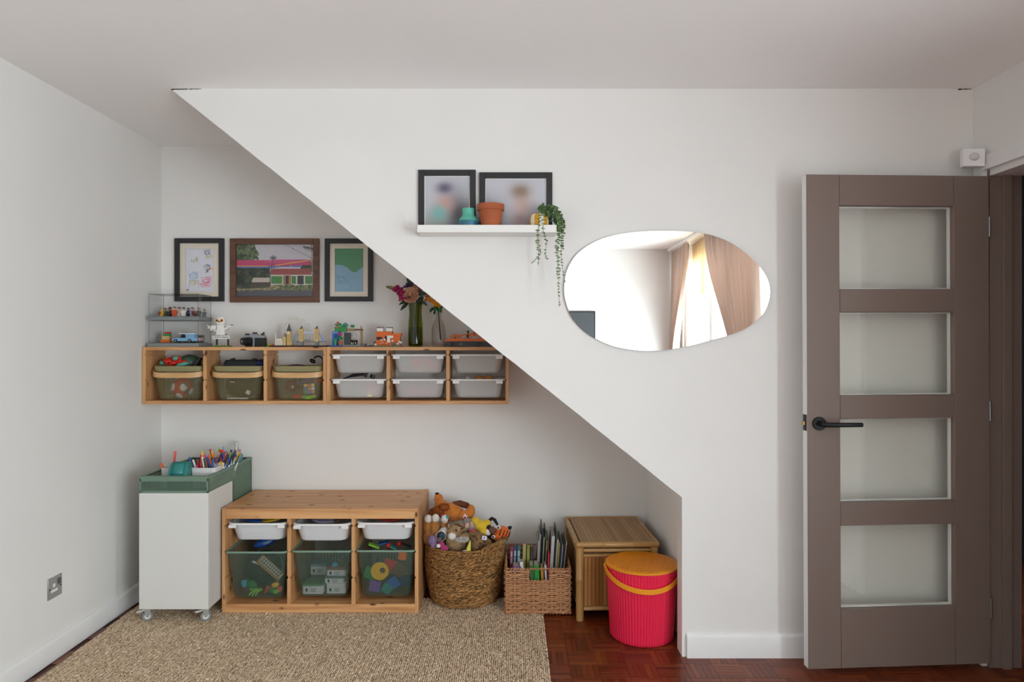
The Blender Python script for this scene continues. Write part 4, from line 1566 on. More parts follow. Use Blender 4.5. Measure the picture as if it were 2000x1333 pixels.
def figure(label, px, D, cols, s=1.0, prop=None):
    x, z = PX(px, D), zup
    t = thing('toy_figure', label, 'figurine', (x, D, z), 'brick figures in the upper case')
    legs, torso, hair, head = (M('fig_' + c, c, rough=.4) for c in cols)
    for q in (-1, 1):
        b = MB()
        b.box(x + q * .0042 * s - .0038 * s, x + q * .0042 * s + .0038 * s, D - .004 * s, D + .004 * s, z, z + .014 * s)
        b.box(x + q * .0042 * s - .0038 * s, x + q * .0042 * s + .0038 * s, D - .007 * s, D - .004 * s, z, z + .004 * s)
        b.build('leg', legs, t)
    b = MB()
    b.loft([[(x - .0085 * s, D - .004 * s, z + .014 * s), (x + .0085 * s, D - .004 * s, z + .014 * s), (x + .0085 * s, D + .004 * s, z + .014 * s), (x - .0085 * s, D + .004 * s, z + .014 * s)],
            [(x - .006 * s, D - .004 * s, z + .028 * s), (x + .006 * s, D - .004 * s, z + .028 * s), (x + .006 * s, D + .004 * s, z + .028 * s), (x - .006 * s, D + .004 * s, z + .028 * s)]])
    b.build('torso', torso, t)
    for q in (-1, 1):
        MB().tube([(x + q * .007 * s, D, z + .026 * s), (x + q * .0105 * s, D - .001, z + .020 * s), (x + q * .0105 * s, D - .006 * s, z + .014 * s)], .0026 * s, 6).build('arm', torso, t)
    MB().lathe([(.003 * s, 0), (.0053 * s, .001 * s), (.0053 * s, .009 * s), (.003 * s, .0105 * s)], (x, D, z + .0285 * s), 12).build('head', head, t)
    MB().ell((x, D + .0008, z + .0375 * s), (.0066 * s, .0066 * s, .0045 * s), 12, 6).build('hair', hair, t)
    if prop:
        MB().obox((x - .012 * s, D - .004, z + .016 * s), (.014 * s, .002, .02 * s), euler(0, 25, 0)).build('cape', M('fig_' + prop, prop, rough=.5), t)


figs = [('yellow brick figure with a brown wing', 316, 3.60, ('d9a52c', 'd9a52c', 'd9a52c', 'e0b840'), .95, '6a3a2c'),
        ('brown-haired brick figure in grey beside the yellow one', 322.5, 3.63, ('77736c', '6b6a5e', '5a3a2a', 'caa07c'), 1.1, None),
        ('brick figure in a dark robe with brown hair', 329, 3.60, ('2b2b2b', '35332f', '4a2f26', 'caa07c'), .95, None),
        ('dark brick figure standing behind the dark robe', 332, 3.66, ('33302f', '4a3334', '3d2a24', 'd0a587'), 1.25, None),
        ('brick figure in bright orange overalls', 341, 3.60, ('d8552f', 'd8552f', '8b4a33', 'd9a98c'), 1.2, None),
        ('white brick figure with brown hair', 350, 3.62, ('e4ddcf', 'ddd5c6', '7a4038', 'd9a98c'), 1.2, '8a8a7a'),
        ('white armoured brick figure with black hair', 358.5, 3.60, ('e9e6e0', 'e9e6e0', '3a2e2e', 'd9a98c'), 1.15, None),
        ('dark purple brick figure at the back of the case', 368, 3.66, ('35304a', '4a4264', '6a5a70', 'b89aa0'), 1.15, None),
        ('purple-haired brick figure in pale grey', 375.5, 3.61, ('bfb8b4', '8f86a8', '7a3a4c', 'd9b098'), 1.15, None),
        ('maroon and white brick figure by the case corner', 382, 3.60, ('5a3434', '8a5a52', 'e6dcd2', 'd9a98c'), .95, '5a2f2c'),
        ('brick figure with a green top behind the corner', 388.5, 3.66, ('6a6f6a', '3f7a5a', 'a06a6a', 'd9b098'), 1.15, None),
        ('small grey brick figure standing alone at the back', 399, 3.69, ('7c807e', '70706e', '3c3432', 'd9a98c'), 1.0, None)]
for f_ in figs:
    figure(*f_)

# light blue toy car and a brown brick wall inside the lower case
car = thing('toy_car', 'light blue brick-built vintage toy car', 'toy car', (PX(362, 3.595), 3.595, zlow))
DD = 3.585
cz = zlow
m_lb = M('light_blue_brick', '7fb0d6', rough=.3)
x0, x1 = PX(339, DD), PX(383, DD)
b = MB()
pf = [(x0, cz + .008), (x0, cz + .018), (x0 + .012, cz + .025), (x0 + .05, cz + .026), (x1 + .012, cz + .026), (x1 + .014, cz + .008)]
b.prism(pf, 'y', DD - .022, DD + .022)
b.build('car_body', m_lb, car, bevel=.0015)
b = MB()
b.prism([(x0 + .072, cz + .026), (x0 + .072, cz + .046), (x1, cz + .046), (x1, cz + .026)], 'y', DD - .02, DD + .02)
b.build('cabin', m_lb, car, bevel=.001)
MB().box(x0 + .038, x1 + .001, DD - .021, DD + .021, cz + .046, cz + .0495).build('car_roof', m_white, car)
MB().obox((x0 + .048, DD, cz + .036), (.002, .036, .024), euler(0, 22, 0)).build('windscreen', clear('toy_glass', 'c8d4da'), car)
for xw in (PX(347, DD), PX(374.5, DD)):
    for yw in (-.022, .018):
        w = MB()
        w.cyl((xw, DD + yw - .004, cz + .0095), (xw, DD + yw + .004, cz + .0095), .0095, n=18)
        wo = w.build('wheel', m_black, car)
        MB().cyl((xw, DD + yw - .0046, cz + .0095), (xw, DD + yw - .003, cz + .0095), .0052, n=14).build('hub', MATS['grey_plastic'], wo)
MB().box(x1 + .012, x1 + .03, DD - .02, DD + .02, cz + .010, cz + .026).build('luggage_rack', M('dusty_pink_brick', 'a98f93', rough=.4), car, bevel=.001)
wl = thing('brick_gate', 'dark brown brick-built wall behind the blue car', 'toy', (PX(378, 3.66), 3.66, cz))
for i in range(4):
    MB().box(PX(357 + 10 * i, 3.66), PX(366.5 + 10 * i, 3.66), 3.65, 3.675, cz, cz + .030).build('wall_block', M('brown_grey_brick', '5f564e', rough=.5), wl, bevel=.0008)
MB().box(PX(356, 3.66), PX(396.5, 3.66), 3.648, 3.678, cz + .0302, cz + .040).build('cap_block', M('dark_brown_brick', '4a3226', rough=.5), wl, bevel=.0008)
# plain stand-in for the small model in the lower case: a pile of loose bricks
for lab, px, z_, w_, h_, mt in (('orange loose brick pile base in the lower case', 325, 0, .050, .016, 'orange_plastic'), ('tan loose brick on the orange one in the lower case', 326, .016, .040, .020, 'tan_plastic'), ('green loose brick on the tan one in the lower case', 327, .036, .030, .012, 'green_plastic'), ('red loose brick on top of the pile in the lower case', 328, .048, .022, .010, 'red_plastic')):
    D = 3.63
    x = PX(px, D)
    b = MB()
    b.box(x - w_ / 2, x + w_ / 2, D - .014, D + .014, cz + z_, cz + z_ + h_ - .001)
    for s in (-.3, .3):
        b.lathe([(.004, 0), (.004, .0009)], (x + s * w_, D, cz + z_ + h_ - .001), 8, cap0=False)
    one('toy_brick', b, MATS[mt], lab, 'toy brick', 'loose bricks in the lower case', bevel=.0006)

# white brick-built owl with its street sign
DO = 3.61
X, Z = (lambda p: PX(p, DO)), (lambda p: PZ(p, DO))
ow = thing('brick_owl', 'white brick-built owl perched on a street sign', 'toy', (X(434), DO, TZ))
m_wb = M('white_brick', 'e9e6e0', rough=.3)
MB().box(X(418), X(451), DO - .022, DO + .022, TZ, TZ + .006).build('green_plate', MATS['green_plastic'], ow, bevel=.0006)
b = MB()
for p in ((426, -.01), (432, .008), (440, -.012), (447, .01)):
    b.lathe([(.004, 0), (.003, .004)], (X(p[0]), DO + p[1], TZ + .006), 7)
b.build('little_flowers', MATS['orange_plastic'], ow)
for p in (423.6, 445.6):
    MB().box(X(p) - .004, X(p) + .004, DO - .004, DO + .004, TZ + .006, Z(657)).build('post', MATS['dark_plastic'], ow, bevel=.0005)
sg = MB().box(X(417), X(449), DO - .009, DO - .0045, Z(662.6), Z(656.4)).build('sign_plate', m_white, ow, bevel=.0005)
lettering('sign_lettering', 'PRIVET DRIVE', ((X(417) + X(449)) / 2, DO - .0095, (Z(662.6) + Z(656.4)) / 2), .0125, m_black, sg)
b = MB()
for p in (426, 430, 434, 438, 442):
    b.tube([(X(p), DO - .006, Z(656)), (X(p), DO - .010, Z(653.5)), (X(p) + .003, DO, Z(653))], .0018, 6)
b.build('claws', MATS['dark_plastic'], ow)
b = MB()
b.loft([rring(X(432.5), DO, Z(655), .050, .036, .008, 2), rring(X(432.5), DO, Z(648), .046, .038, .008, 2), rring(X(432), DO, Z(640), .040, .034, .008, 2), rring(X(431.8), DO, Z(634.6), .036, .03, .008, 2)])
b.build('owl_body', m_wb, ow)
b = MB()
b.loft([rring(X(431.8), DO, Z(634.4), .038, .034, .010, 3), rring(X(431.8), DO, Z(631), .048, .040, .012, 3), rring(X(431.8), DO, Z(624), .050, .040, .014, 3), rring(X(431.8), DO, Z(620), .036, .030, .012, 3)])
hd = b.build('owl_head', m_wb, ow)
for p in (427.0, 436.0):
    e_ = MB().cyl((X(p), DO - .0195, Z(626.7)), (X(p), DO - .0215, Z(626.7)), .0085, n=16).build('eye_ring', M('amber_brick', 'd99a35', rough=.35), hd)
    MB().cyl((X(p) + .001, DO - .0215, Z(626.7)), (X(p) + .001, DO - .0225, Z(626.7)), .0045, n=14).build('pupil', m_black, hd)
MB().obox((X(431.4), DO - .0225, Z(629)), (.005, .004, .008), euler(0, 45, 0)).build('beak', m_black, hd)
for sg_, pts in ((-1, [((418.5, 640), (.028, .02, .020), 0), ((413, 644), (.014, .012, .010), 25), ((409, 640), (.016, .008, .007), -35), ((407, 637), (.014, .006, .005), 40), ((421, 646), (.018, .012, .010), 30)]), (1, [((443, 642), (.018, .02, .014), -30), ((448, 639), (.016, .012, .012), -20), ((453, 636.5), (.020, .010, .007), -8), ((458, 637), (.020, .006, .003), 5)])):
    b = MB()
    for (p, q), s_, a in pts:
        b.obox((X(p), DO - .002, Z(q)), s_, euler(0, a, 0))
    wg = b.build('wing', m_wb, ow, bevel=.0015)
    MB().obox((X(424 if sg_ < 0 else 440.5), DO, Z(640)), (.006, .014, .010)).build('wing_joint', MATS['grey_plastic'], wg)
    if sg_ > 0:
        MB().obox((X(454), DO - .008, Z(635.2)), (.016, .004, .005)).build('feather_tips', MATS['grey_plastic'], wg)

# toy camera
DCm = 3.62
X, Z = (lambda p: PX(p, DCm)), (lambda p: PZ(p, DCm))
tc_ = thing('toy_camera', 'black and grey brick-built toy camera with large lens', 'toy', (X(497), DCm, TZ))
m_gb = M('mid_grey_brick', '8e9296', rough=.35)
MB().box(X(480), X(519), DCm - .016, DCm + .018, TZ, Z(660.5)).build('camera_body', m_black, tc_, bevel=.0015)
b = MB()
b.box(X(478), X(518), DCm - .018, DCm + .018, Z(660.5), Z(655.5))
b.box(X(496), X(499.5), DCm - .0195, DCm - .016, TZ, Z(656))
b.box(X(489), X(505), DCm - .014, DCm + .014, Z(655.5), Z(652.8))
b.build('top_plate', m_gb, tc_, bevel=.001)
MB().box(X(480), X(488), DCm - .01, DCm + .01, Z(655.5), Z(652)).build('dial', MATS['dark_plastic'], tc_, bevel=.0006)
MB().box(X(494), X(502), DCm - .008, DCm + .008, Z(652.8), Z(649.5)).build('flash_shoe', MATS['dark_plastic'], tc_, bevel=.0006)
MB().cyl((X(515), DCm, Z(655.5)), (X(515), DCm, Z(649)), .005, n=12).build('shutter_button', MATS['dark_plastic'], tc_, bevel=.0006)
MB().box(X(510), X(513), DCm - .004, DCm + .004, Z(655.5), Z(651.5)).build('wind_lever', MATS['dark_plastic'], tc_, bevel=.0006)
l0, l1 = Vector((X(491), DCm - .015, Z(667.0))), Vector((X(480.5), DCm - .055, Z(667.2)))
dr = (l1 - l0).normalized()
b = MB()
b.cyl(l0, l0 + dr * .022, .0215, n=28)
b.cyl(l0 + dr * .022, l1, .0195, n=28)
ln = b.build('lens', m_black, tc_, bevel=.001)
b = MB()
MB().cyl(l1, l1 + dr * .0012, .0145, n=24).build('lens_glass', M('lens_glass', '4a4e52', rough=.12), ln)
MB().cyl(l1 + dr * .0012, l1 + dr * .002, .0035, n=12).build('lens_dot', m_white, ln)
# colour bar next to it
rb = thing('colour_bar', 'small toy bar in rainbow stripes beside the camera', 'toy', (PX(528, 3.64), 3.64, TZ))
for k, cl in enumerate(('green_plastic', 'lime_plastic', 'yellow_plastic', 'orange_plastic', 'red_plastic')):
    MB().box(PX(519.5 + 3.6 * k, 3.64), PX(523 + 3.6 * k, 3.64), 3.63, 3.655, TZ, TZ + .016 - .001 * k).build('stripe', MATS[cl], rb)

# city skyline model
DS = 3.62
X, Z = (lambda p: PX(p, DS)), (lambda p: PZ(p, DS))
sk = thing('skyline_model', 'brick-built city skyline with clock tower, big wheel and bridge', 'toy', (X(585), DS, TZ))
MB().box(X(529), X(639.5), DS - .03, DS + .045, TZ, TZ + .0065).build('base_plate', m_black, sk, bevel=.0006)
bz = TZ + .0065
m_tanb = M('tan_brick', 'd2b478', rough=.4)
m_cream = M('cream_brick', 'e3ddd0', rough=.4)
b = MB()
b.box(X(538.5), X(554.5), DS - .02, DS + .01, bz, Z(664.5))
b.box(X(540), X(553), DS - .016, DS + .006, Z(664.5), Z(662))
gal = b.build('gallery', m_cream, sk, bevel=.0005)
for p in range(8):
    MB().cyl((X(539.5 + 2 * p), DS - .0215, bz), (X(539.5 + 2 * p), DS - .0215, Z(665)), .0015, n=8).build('pillar', m_cream, gal)
b = MB()
b.cyl((X(541.7), DS - .025, bz), (X(541.7), DS - .025, Z(656)), .0030, n=10)
b.cyl((X(541.7), DS - .025, Z(656)), (X(541.7), DS - .025, Z(650)), .002, .0004, n=8)
b.build('column', m_cream, sk)
b = MB()
b.box(X(555), X(560.5), DS - .02, DS + .008, bz, Z(658.5))
ab = b.build('abbey', m_tanb, sk, bevel=.0005)
MB().box(X(556), X(558), DS - .012, DS, Z(658.5), Z(652)).build('turret', MATS['grey_plastic'], ab)
MB().box(X(558.6), X(560.3), DS - .012, DS, Z(658.5), Z(653)).build('turret', MATS['grey_plastic'], ab)
b = MB()
b.box(X(562), X(569.3), DS - .018, DS + .004, bz, Z(647.5))
b.box(X(569.3), X(571.5), DS - .014, DS + .0, bz, Z(668))
tw = b.build('clock_tower', m_tanb, sk, bevel=.0004)
b = MB()
xc_ = X(565.6)
b.loft([rring(xc_, DS - .007, Z(647.5), .0215, .024, .001, 1), rring(xc_, DS - .007, Z(644), .018, .020, .001, 1), rring(xc_, DS - .007, Z(637), .008, .009, .001, 1), rring(xc_, DS - .007, Z(632), .0015, .0015, .0005, 1)])
b.build('spire', M('dark_grey_brick', '55585a', rough=.45), tw)
b = MB()
b.cyl((xc_, DS - .0185, Z(650.5)), (xc_, DS - .0195, Z(650.5)), .0055, n=14)
b.build('clock_face', m_cream, tw)
b = MB()
for p in (563.6, 565.6, 567.6):
    b.box(X(p) - .001, X(p) + .001, DS - .0188, DS - .018, Z(669), Z(654))
b.build('window_slit', M('ochre_brick', 'a8894f', rough=.5), tw)
# big wheel
wc = Vector((X(576), DS + .022, Z(647)))
m_wheel = M('pale_grey_brick', 'dad5ce', rough=.4)
b = MB()
b.tube([wc + Vector((.068 * math.cos(a * math.pi / 24), 0, .068 * math.sin(a * math.pi / 24))) for a in range(48)], .0030, 6, closed=True)
b.tube([wc + Vector((.060 * math.cos(a * math.pi / 24), 0, .060 * math.sin(a * math.pi / 24))) for a in range(48)], .0011, 5, closed=True)
wh = b.build('wheel_rim', m_wheel, sk)
for a in range(12):
    t = a * math.pi / 6
    MB().cyl(wc, wc + Vector((.06 * math.cos(t), 0, .06 * math.sin(t))), .0005, n=5).build('spoke', m_wheel, wh)
    MB().obox(wc + Vector((.074 * math.cos(t), 0, .074 * math.sin(t))), (.008, .008, .007), euler(0, -math.degrees(t), 0)).build('pod', m_wheel, wh)
b = MB()
b.cyl(wc + Vector((0, -.006, 0)), wc + Vector((0, .006, 0)), .006, n=14)
b.cyl(wc, (wc.x - .022, wc.y + .012, bz), .0022, n=8)
b.cyl(wc, (wc.x + .022, wc.y + .012, bz), .0022, n=8)
b.build('wheel_support', m_wheel, sk)
# bridge
for p in (590, 620):
    b = MB()
    b.box(X(p - 3.2), X(p + 3.2), DS - .018, DS + .0, Z(667.5), Z(643))
    for q in (-3.2, 3.2):
        b.box(X(p + q) - .002, X(p + q) + .002, DS - .020, DS - .016, Z(667.5), Z(641))
    bt = b.build('bridge_tower', m_tanb, sk, bevel=.0004)
    b = MB()
    b.loft([rring(X(p), DS - .009, Z(643), .017, .018, .001, 1), rring(X(p), DS - .009, Z(638), .004, .004, .001, 1), rring(X(p), DS - .009, Z(636.5), .001, .001, .0003, 1)])
    b.build('tower_roof', MATS['dark_grey_brick'], bt)
    MB().box(X(p - 3), X(p + 3), DS - .022, DS + .004, bz, Z(667.5)).build('pier', MATS['grey_plastic'], bt)
    b = MB()
    for q in (-1.2, 1.2):
        b.box(X(p + q) - .001, X(p + q) + .001, DS - .0186, DS - .018, Z(664), Z(647))
    b.build('window_slit', MATS['ochre_brick'], bt)
MB().box(X(593.2), X(616.8), DS - .014, DS - .004, Z(651.4), Z(649)).build('walkway', M('pale_blue_brick', 'b9c6dc', rough=.35), sk)
m_bb = M('cable_blue_brick', '7ba3cf', rough=.35)
for (a, c_), (d_, e_) in (((586, 650), (577, 670)), ((584, 653), (575.5, 671)), ((624, 650), (635, 669.5)), ((626, 653), (633, 670))):
    MB().tube([(X(a), DS - .011, Z(c_)), (X(d_), DS - .011, Z(e_))], .0022, 6).build('cable', m_bb, sk)
MB().box(X(574), X(637), DS - .012, DS - .003, Z(668.4), Z(667)).build('bridge_deck', MATS['dark_grey_brick'], sk)
MB().obox((X(601), DS - .008, Z(665)), (.028, .009, .002), euler(0, 14, 0)).build('bascule', MATS['dark_grey_brick'], sk)

# jungle hideout model
DJ = 3.62
X, Z = (lambda p: PX(p, DJ)), (lambda p: PZ(p, DJ))
ju = thing('jungle_model', 'brick-built jungle hideout with blue waterfall and green plants', 'toy', (X(680), DJ, TZ))
MB().box(X(646.5), X(672), DJ - .03, DJ + .03, TZ, TZ + .008).build('water_plate', MATS['blue_plastic'], ju, bevel=.0008)
MB().box(X(672), X(707), DJ - .028, DJ + .03, TZ, TZ + .011).build('rock_plate', MATS['grey_plastic'], ju, bevel=.0008)
MB().box(X(707), X(714.5), DJ - .02, DJ + .02, TZ, TZ + .016).build('rock_step', M('warm_grey_brick', '7d7168', rough=.5), ju, bevel=.0008)
b = MB()
b.box(X(650.5), X(656.5), DJ - .02, DJ + .01, TZ + .008, Z(652.5))
b.box(X(656.5), X(663), DJ - .008, DJ + .01, TZ + .008, Z(651))
b.build('waterfall', MATS['blue_plastic'], ju, bevel=.0008)
MB().box(X(650.5), X(662.8), DJ - .02, DJ + .01, Z(652.4), Z(647.6)).build('waterfall_top', M('slate_blue_brick', '6d84b8', rough=.4), ju, bevel=.0006)
b = MB()
b.box(X(654.5), X(664), DJ - .012, DJ + .012, Z(647.5), Z(638.5))
b.box(X(664.2), X(677.5), DJ - .012, DJ + .012, Z(649), Z(639.5))
b.box(X(666), X(676), DJ - .010, DJ + .010, Z(639.5), Z(636.5))
b.build('grass_block', MATS['green_plastic'], ju, bevel=.0008)
b = MB()
b.box(X(678), X(694), DJ - .01, DJ + .01, Z(647), Z(642.3))
bm_ = b.build('beam', M('tan_grey_brick', '9a8058', rough=.5), ju, bevel=.0006)
MB().box(X(694), X(708.5), DJ - .01, DJ + .01, Z(646), Z(642.8)).build('beam', M('dark_red_brown_brick', '6e4634', rough=.5), ju, bevel=.0006)
b = MB()
b.box(X(704), X(708), DJ - .006, DJ + .006, TZ + .011, Z(646))
b.box(X(704.5), X(706.5), DJ - .004, DJ + .004, Z(642.8), Z(637.5))
b.build('post', MATS['tan_grey_brick'], ju, bevel=.0006)
MB().box(X(672), X(684.5), DJ - .002, DJ + .016, TZ + .011, Z(650)).build('cave', M('charcoal_brick', '45494b', rough=.5), ju, bevel=.0008)
b = MB()
b.lathe([(.017, 0), (.016, .004), (.009, .012), (.007, .020), (.002, .024)], (X(693), DJ - .006, Z(658)), 16)
b.build('bell', M('silver_brick', 'b9bbbc', rough=.3), ju)
b = MB()
b.lathe([(.010, 0), (.016, .006), (.018, .020), (.019, .024)], (X(692.5), DJ - .006, TZ + .011), 16)
b.build('cauldron', m_black, ju)
b = MB()
for q in ((688.5, 4), (692, 2.5), (696.5, 5)):
    b.obox((X(q[0]), DJ - .026, TZ + .011 + .001 * q[1] + .004), (.004, .004, .008))
b.build('skeleton_piece', m_cream, ju)
b = MB()
b.lathe([(.009, 0), (.0145, .018), (.0155, .021)], (X(667), DJ - .024, TZ + .008), 12)
pt = b.build('plant_pot', M('terracotta_brick', 'b5694a', rough=.5), ju)
b = MB()
for k in range(9):
    a = k * .7
    b.ell((X(667) + .009 * math.cos(a), DJ - .024 + .007 * math.sin(a), Z(663 - k % 4 * 1.6)), (.006, .004, .005), 7, 5, euler(20 * k, 0, 40 * k))
b.build('pot_plant', MATS['green_plastic'], pt)
for (p, q, cl, s_) in ((661.5, 630.8, 'red_plastic', .0065), (658, 634.5, 'purple_plastic', .0065), (665, 634, 'green_plastic', .009), (661, 635.5, 'green_plastic', .009), (676, 634, 'teal_plastic', .010), (679.5, 636, 'purple_plastic', .006), (672.5, 635.5, 'green_plastic', .007), (690, 637.5, 'green_plastic', .010), (667.5, 653.5, 'magenta_plastic', .009), (668, 650, 'purple_plastic', .006), (660.5, 638.5, 'coral_plastic', .006)):
    b = MB()
    for k in range(6):
        a = k * math.pi / 3
        b.ell((X(p) + s_ * .75 * math.cos(a), DJ - .016 + (0 if q < 640 else -.01), Z(q) + s_ * .45 * math.sin(a)), (s_ * .5, s_ * .35, s_ * .4), 7, 5)
    if q < 640:
        b.cyl((X(p), DJ - .012, Z(q)), (X(p), DJ - .005, Z(641)), .0012, n=5)
    b.build('flower', MATS[cl], ju)
b = MB()
for k in range(4):
    b.tube([(X(657 + k * .6), DJ - .026, TZ + .008), (X(656 + k * 1.4), DJ - .03, Z(664)), (X(654 + k * 2.4), DJ - .032, Z(660.5))], [.002, .0016, .0006], 5)
b.build('reed', M('bright_green_brick', '2fa860', rough=.4), ju)

# orange house model
DH2 = 3.62
X, Z = (lambda p: PX(p, DH2)), (lambda p: PZ(p, DH2))
fo = thing('orange_house_model', 'orange brick-built toy house with two white chimneys', 'toy', (X(758), DH2, TZ))
m_ob = M('orange_brick', 'e06a22', rough=.35)
MB().box(X(731), X(785), DH2 - .034, DH2 + .02, TZ, TZ + .006).build('garden_plate', M('sage_brick', '6f8a6a', rough=.5), fo, bevel=.0006)
MB().box(X(736.2), X(767), DH2 - .02, DH2 + .02, TZ + .006, Z(648)).build('house_block', m_ob, fo, bevel=.0008)
b = MB()
b.box(X(767.1), X(782.5), DH2 - .016, DH2 + .018, TZ + .006, Z(656))
b.box(X(767.1), X(784.5), DH2 - .018, DH2 + .02, Z(656), Z(651.5))
b.build('side_block', m_ob, fo, bevel=.0008)
for a, c_ in ((736.7, 748.8), (754.8, 767)):
    ch_ = MB().box(X(a), X(c_), DH2 - .010, DH2 + .012, Z(648), Z(641)).build('chimney', m_wb, fo, bevel=.0006)
    MB().box(X(a), X(c_), DH2 - .011, DH2 + .013, Z(641), Z(639.6)).build('chimney_cap', m_black, ch_)
MB().box(X(737), X(747.6), DH2 - .0215, DH2 - .020, Z(664), Z(658.6)).build('dark_panel', m_black, fo)
MB().box(X(753), X(757.4), DH2 - .0212, DH2 - .020, Z(664), Z(657)).build('dark_panel', m_black, fo)
MB().prism([(X(757.5), Z(669.5)), (X(763.5), Z(669.5)), (X(763.5), Z(660.5)), (X(769.5), Z(660.5)), (X(769.5), Z(656)), (X(757.5), Z(656))], 'y', DH2 - .024, DH2 - .0205).build('white_panel', m_wb, fo)
b = MB()
for p, q, s_ in ((748, 667, .012), (753, 666, .010), (750, 670, .016), (756, 671, .014), (745, 671, .014)):
    b.obox((X(p), DH2 - .03, Z(q)), (s_, .012, .008), euler(0, 15, 20))
b.build('garden_creature', m_ob, fo, bevel=.001)
b = MB()
for p, q in ((736, 673), (747, 665), (753, 663.5), (769, 666), (782, 668), (785, 669.5), (779, 672)):
    for k in range(4):
        b.ell((X(p) + .004 * math.cos(k * 1.6), DH2 - .034, Z(q) + .003 * math.sin(k * 1.6)), .0032, 7, 5)
b.build('white_flower', m_wb, fo)
b = MB()
b.ell((X(771), DH2 - .028, Z(672)), (.014, .010, .007), 10, 6)
b.ell((X(776), DH2 - .028, Z(673.5)), (.010, .008, .006), 10, 6)
b.build('rock', MATS['grey_plastic'], fo)
MB().box(X(731.5), X(736), DH2 - .02, DH2 - .005, TZ + .006, Z(667)).build('brown_block', MATS['brown_plastic'], fo)
b = MB()
b.obox((PX(724, 3.61), 3.60, TZ + .003), (.036, .03, .005), euler(0, 0, 10))
b.obox((PX(727, 3.61), 3.60, TZ + .007), (.018, .014, .003), euler(0, 0, 30))
one('blue_tile', b, MATS['navy_plastic'], 'flat navy toy piece lying beside the orange house', 'toy', bevel=.0006)

# green glass vase of flowers
m_vglass = clear('green_glass', 'b3bb58', rough=.02, ior=1.5)
DVs = 3.645
X, Z = (lambda p: PX(p, DVs)), (lambda p: PZ(p, DVs))
vz = thing('glass_vase', 'tall green glass vase holding mixed flowers', 'vase', (X(811.5), DVs, TZ))
hV = Z(591) - TZ
rp = lambda px: px * DVs / F
b = MB()
prof = [(rp(10), 0), (rp(13.6), .002), (rp(14.3), .010), (rp(14.5), .05), (rp(14.4), .09), (rp(13.8), .13), (rp(12.8), .155), (rp(12.4), .175), (rp(12.6), .195), (rp(13.8), hV)]
b.lathe(prof, (X(811.5), DVs, TZ), 36, True, False)
b.build('glass_wall', m_vglass, vz)
b = MB()
b.lathe([(rp(13.4), .006), (rp(13.6), .012), (rp(13.6), .10), (rp(13.4), .105)], (X(811.5), DVs, TZ), 24)
b.build('water', clear('vase_water', 'd2d9a0', ior=1.1), vz)
bq = thing('bouquet', 'bouquet of peach and magenta flowers in the green vase', 'flowers', (X(811.5), DVs, TZ + .012))
m_dkst = M('dark_stem', '3f5524', rough=.6)
for k, (tx_, tz_) in enumerate(((803, 580), (798, 570), (815, 570), (820, 585), (790, 575), (826, 588), (806, 590))):
    a = k * 2.4
    base = Vector((X(811.5) + .014 * math.cos(a), DVs + .014 * math.sin(a), TZ + .012))
    top = Vector((X(811.5 + (tx_ - 811.5) * .55), DVs - .004 * (k % 3), TZ + hV))
    MB().tube([base, top, (X(tx_), DVs - .02 + .006 * k, Z(tz_))], .0022, 6).build('stem', m_dkst, bq)


def petals_ball(name, c, r, mats, rings=5, n0=5, parent=bq):
    """A layered round bloom of cupped petals."""
    b = MB()
    c = Vector(c)
    rr = random.Random(int(abs(c.x) * 1e4))
    ax = Vector((0, -1, .25)).normalized()
    e1 = ax.cross(Vector((0, 0, 1))).normalized()
    e2 = e1.cross(ax)
    for ri in range(rings):
        q = (ri + .6) / rings
        n_ = n0 + ri * 2
        for k in range(n_):
            a = 2 * math.pi * (k + .5 * (ri % 2)) / n_ + rr.uniform(-.1, .1)
            d = (math.cos(a) * e1 + math.sin(a) * e2)
            rad = r * q
            tilt = q * 1.25
            base = c + d * rad * .35 - ax * r * .3 * q
            up_ = (ax * math.cos(tilt) + d * math.sin(tilt)).normalized()
            sd = ax.cross(d).normalized()
            w = r * (.30 + .28 * q)
            L = r * (.55 + .35 * q)
            m_ = up_.cross(sd)
            pts = []
            for v in range(4):
                for u in range(4):
                    uu, vv = u / 3 * 2 - 1, v / 3
                    cup = (1 - uu * uu) * .22 * r
                    wid = w * (.45 + .8 * vv - .45 * vv * vv)
                    pts.append(base + sd * uu * wid + up_ * L * vv * (1 - .12 * uu * uu) + m_ * (-cup + .0) + d * (.15 * r * vv * vv * q))
            fs = [(v * 4 + u, v * 4 + u + 1, v * 4 + u + 5, v * 4 + u + 4) for v in range(3) for u in range(3)]
            b.mat(0 if ri >= rings - 2 or k % 2 else min(1, len(mats) - 1))
            b.add(pts, fs)
    b.mat(min(1, len(mats) - 1))
    b.ell(c - ax * r * .05, r * .3, 10, 7)
    return b.build(name, mats, parent, fix=False, angle=80)


m_peach = M('peach_petal', 'e2ae90', rough=.6, var=.1, vscale=60)
m_peach2 = M('pale_peach_petal', 'eccaa6', rough=.6)
petals_ball('peach_bloom', (X(803), DVs - .04, Z(577)), .034, [m_peach, m_peach2], 5, 5)
petals_ball('peach_bloom', (X(815), DVs - .01, Z(565)), .024, [M('dusty_rose_petal', 'b58874', rough=.6), m_peach2], 4, 5)
m_mag = M('magenta_petal', 'a01f56', rough=.6, var=.2, vscale=50)
b = MB()
rr = random.Random(3)
p0, p1 = Vector((X(796), DVs - .03, Z(579))), Vector((X(772), DVs - .03, Z(563)))
for k in range(70):
    t = rr.random()
    p = p0.lerp(p1, t)
    w = .026 * (1 - .55 * t)
    q = p + Vector((rr.uniform(-1, 1) * w, rr.uniform(-1, .6) * w, rr.uniform(-1, 1) * w))
    b.ell(q, (.009, .005, .007), 7, 5, euler(rr.uniform(0, 180), rr.uniform(0, 180), 0))
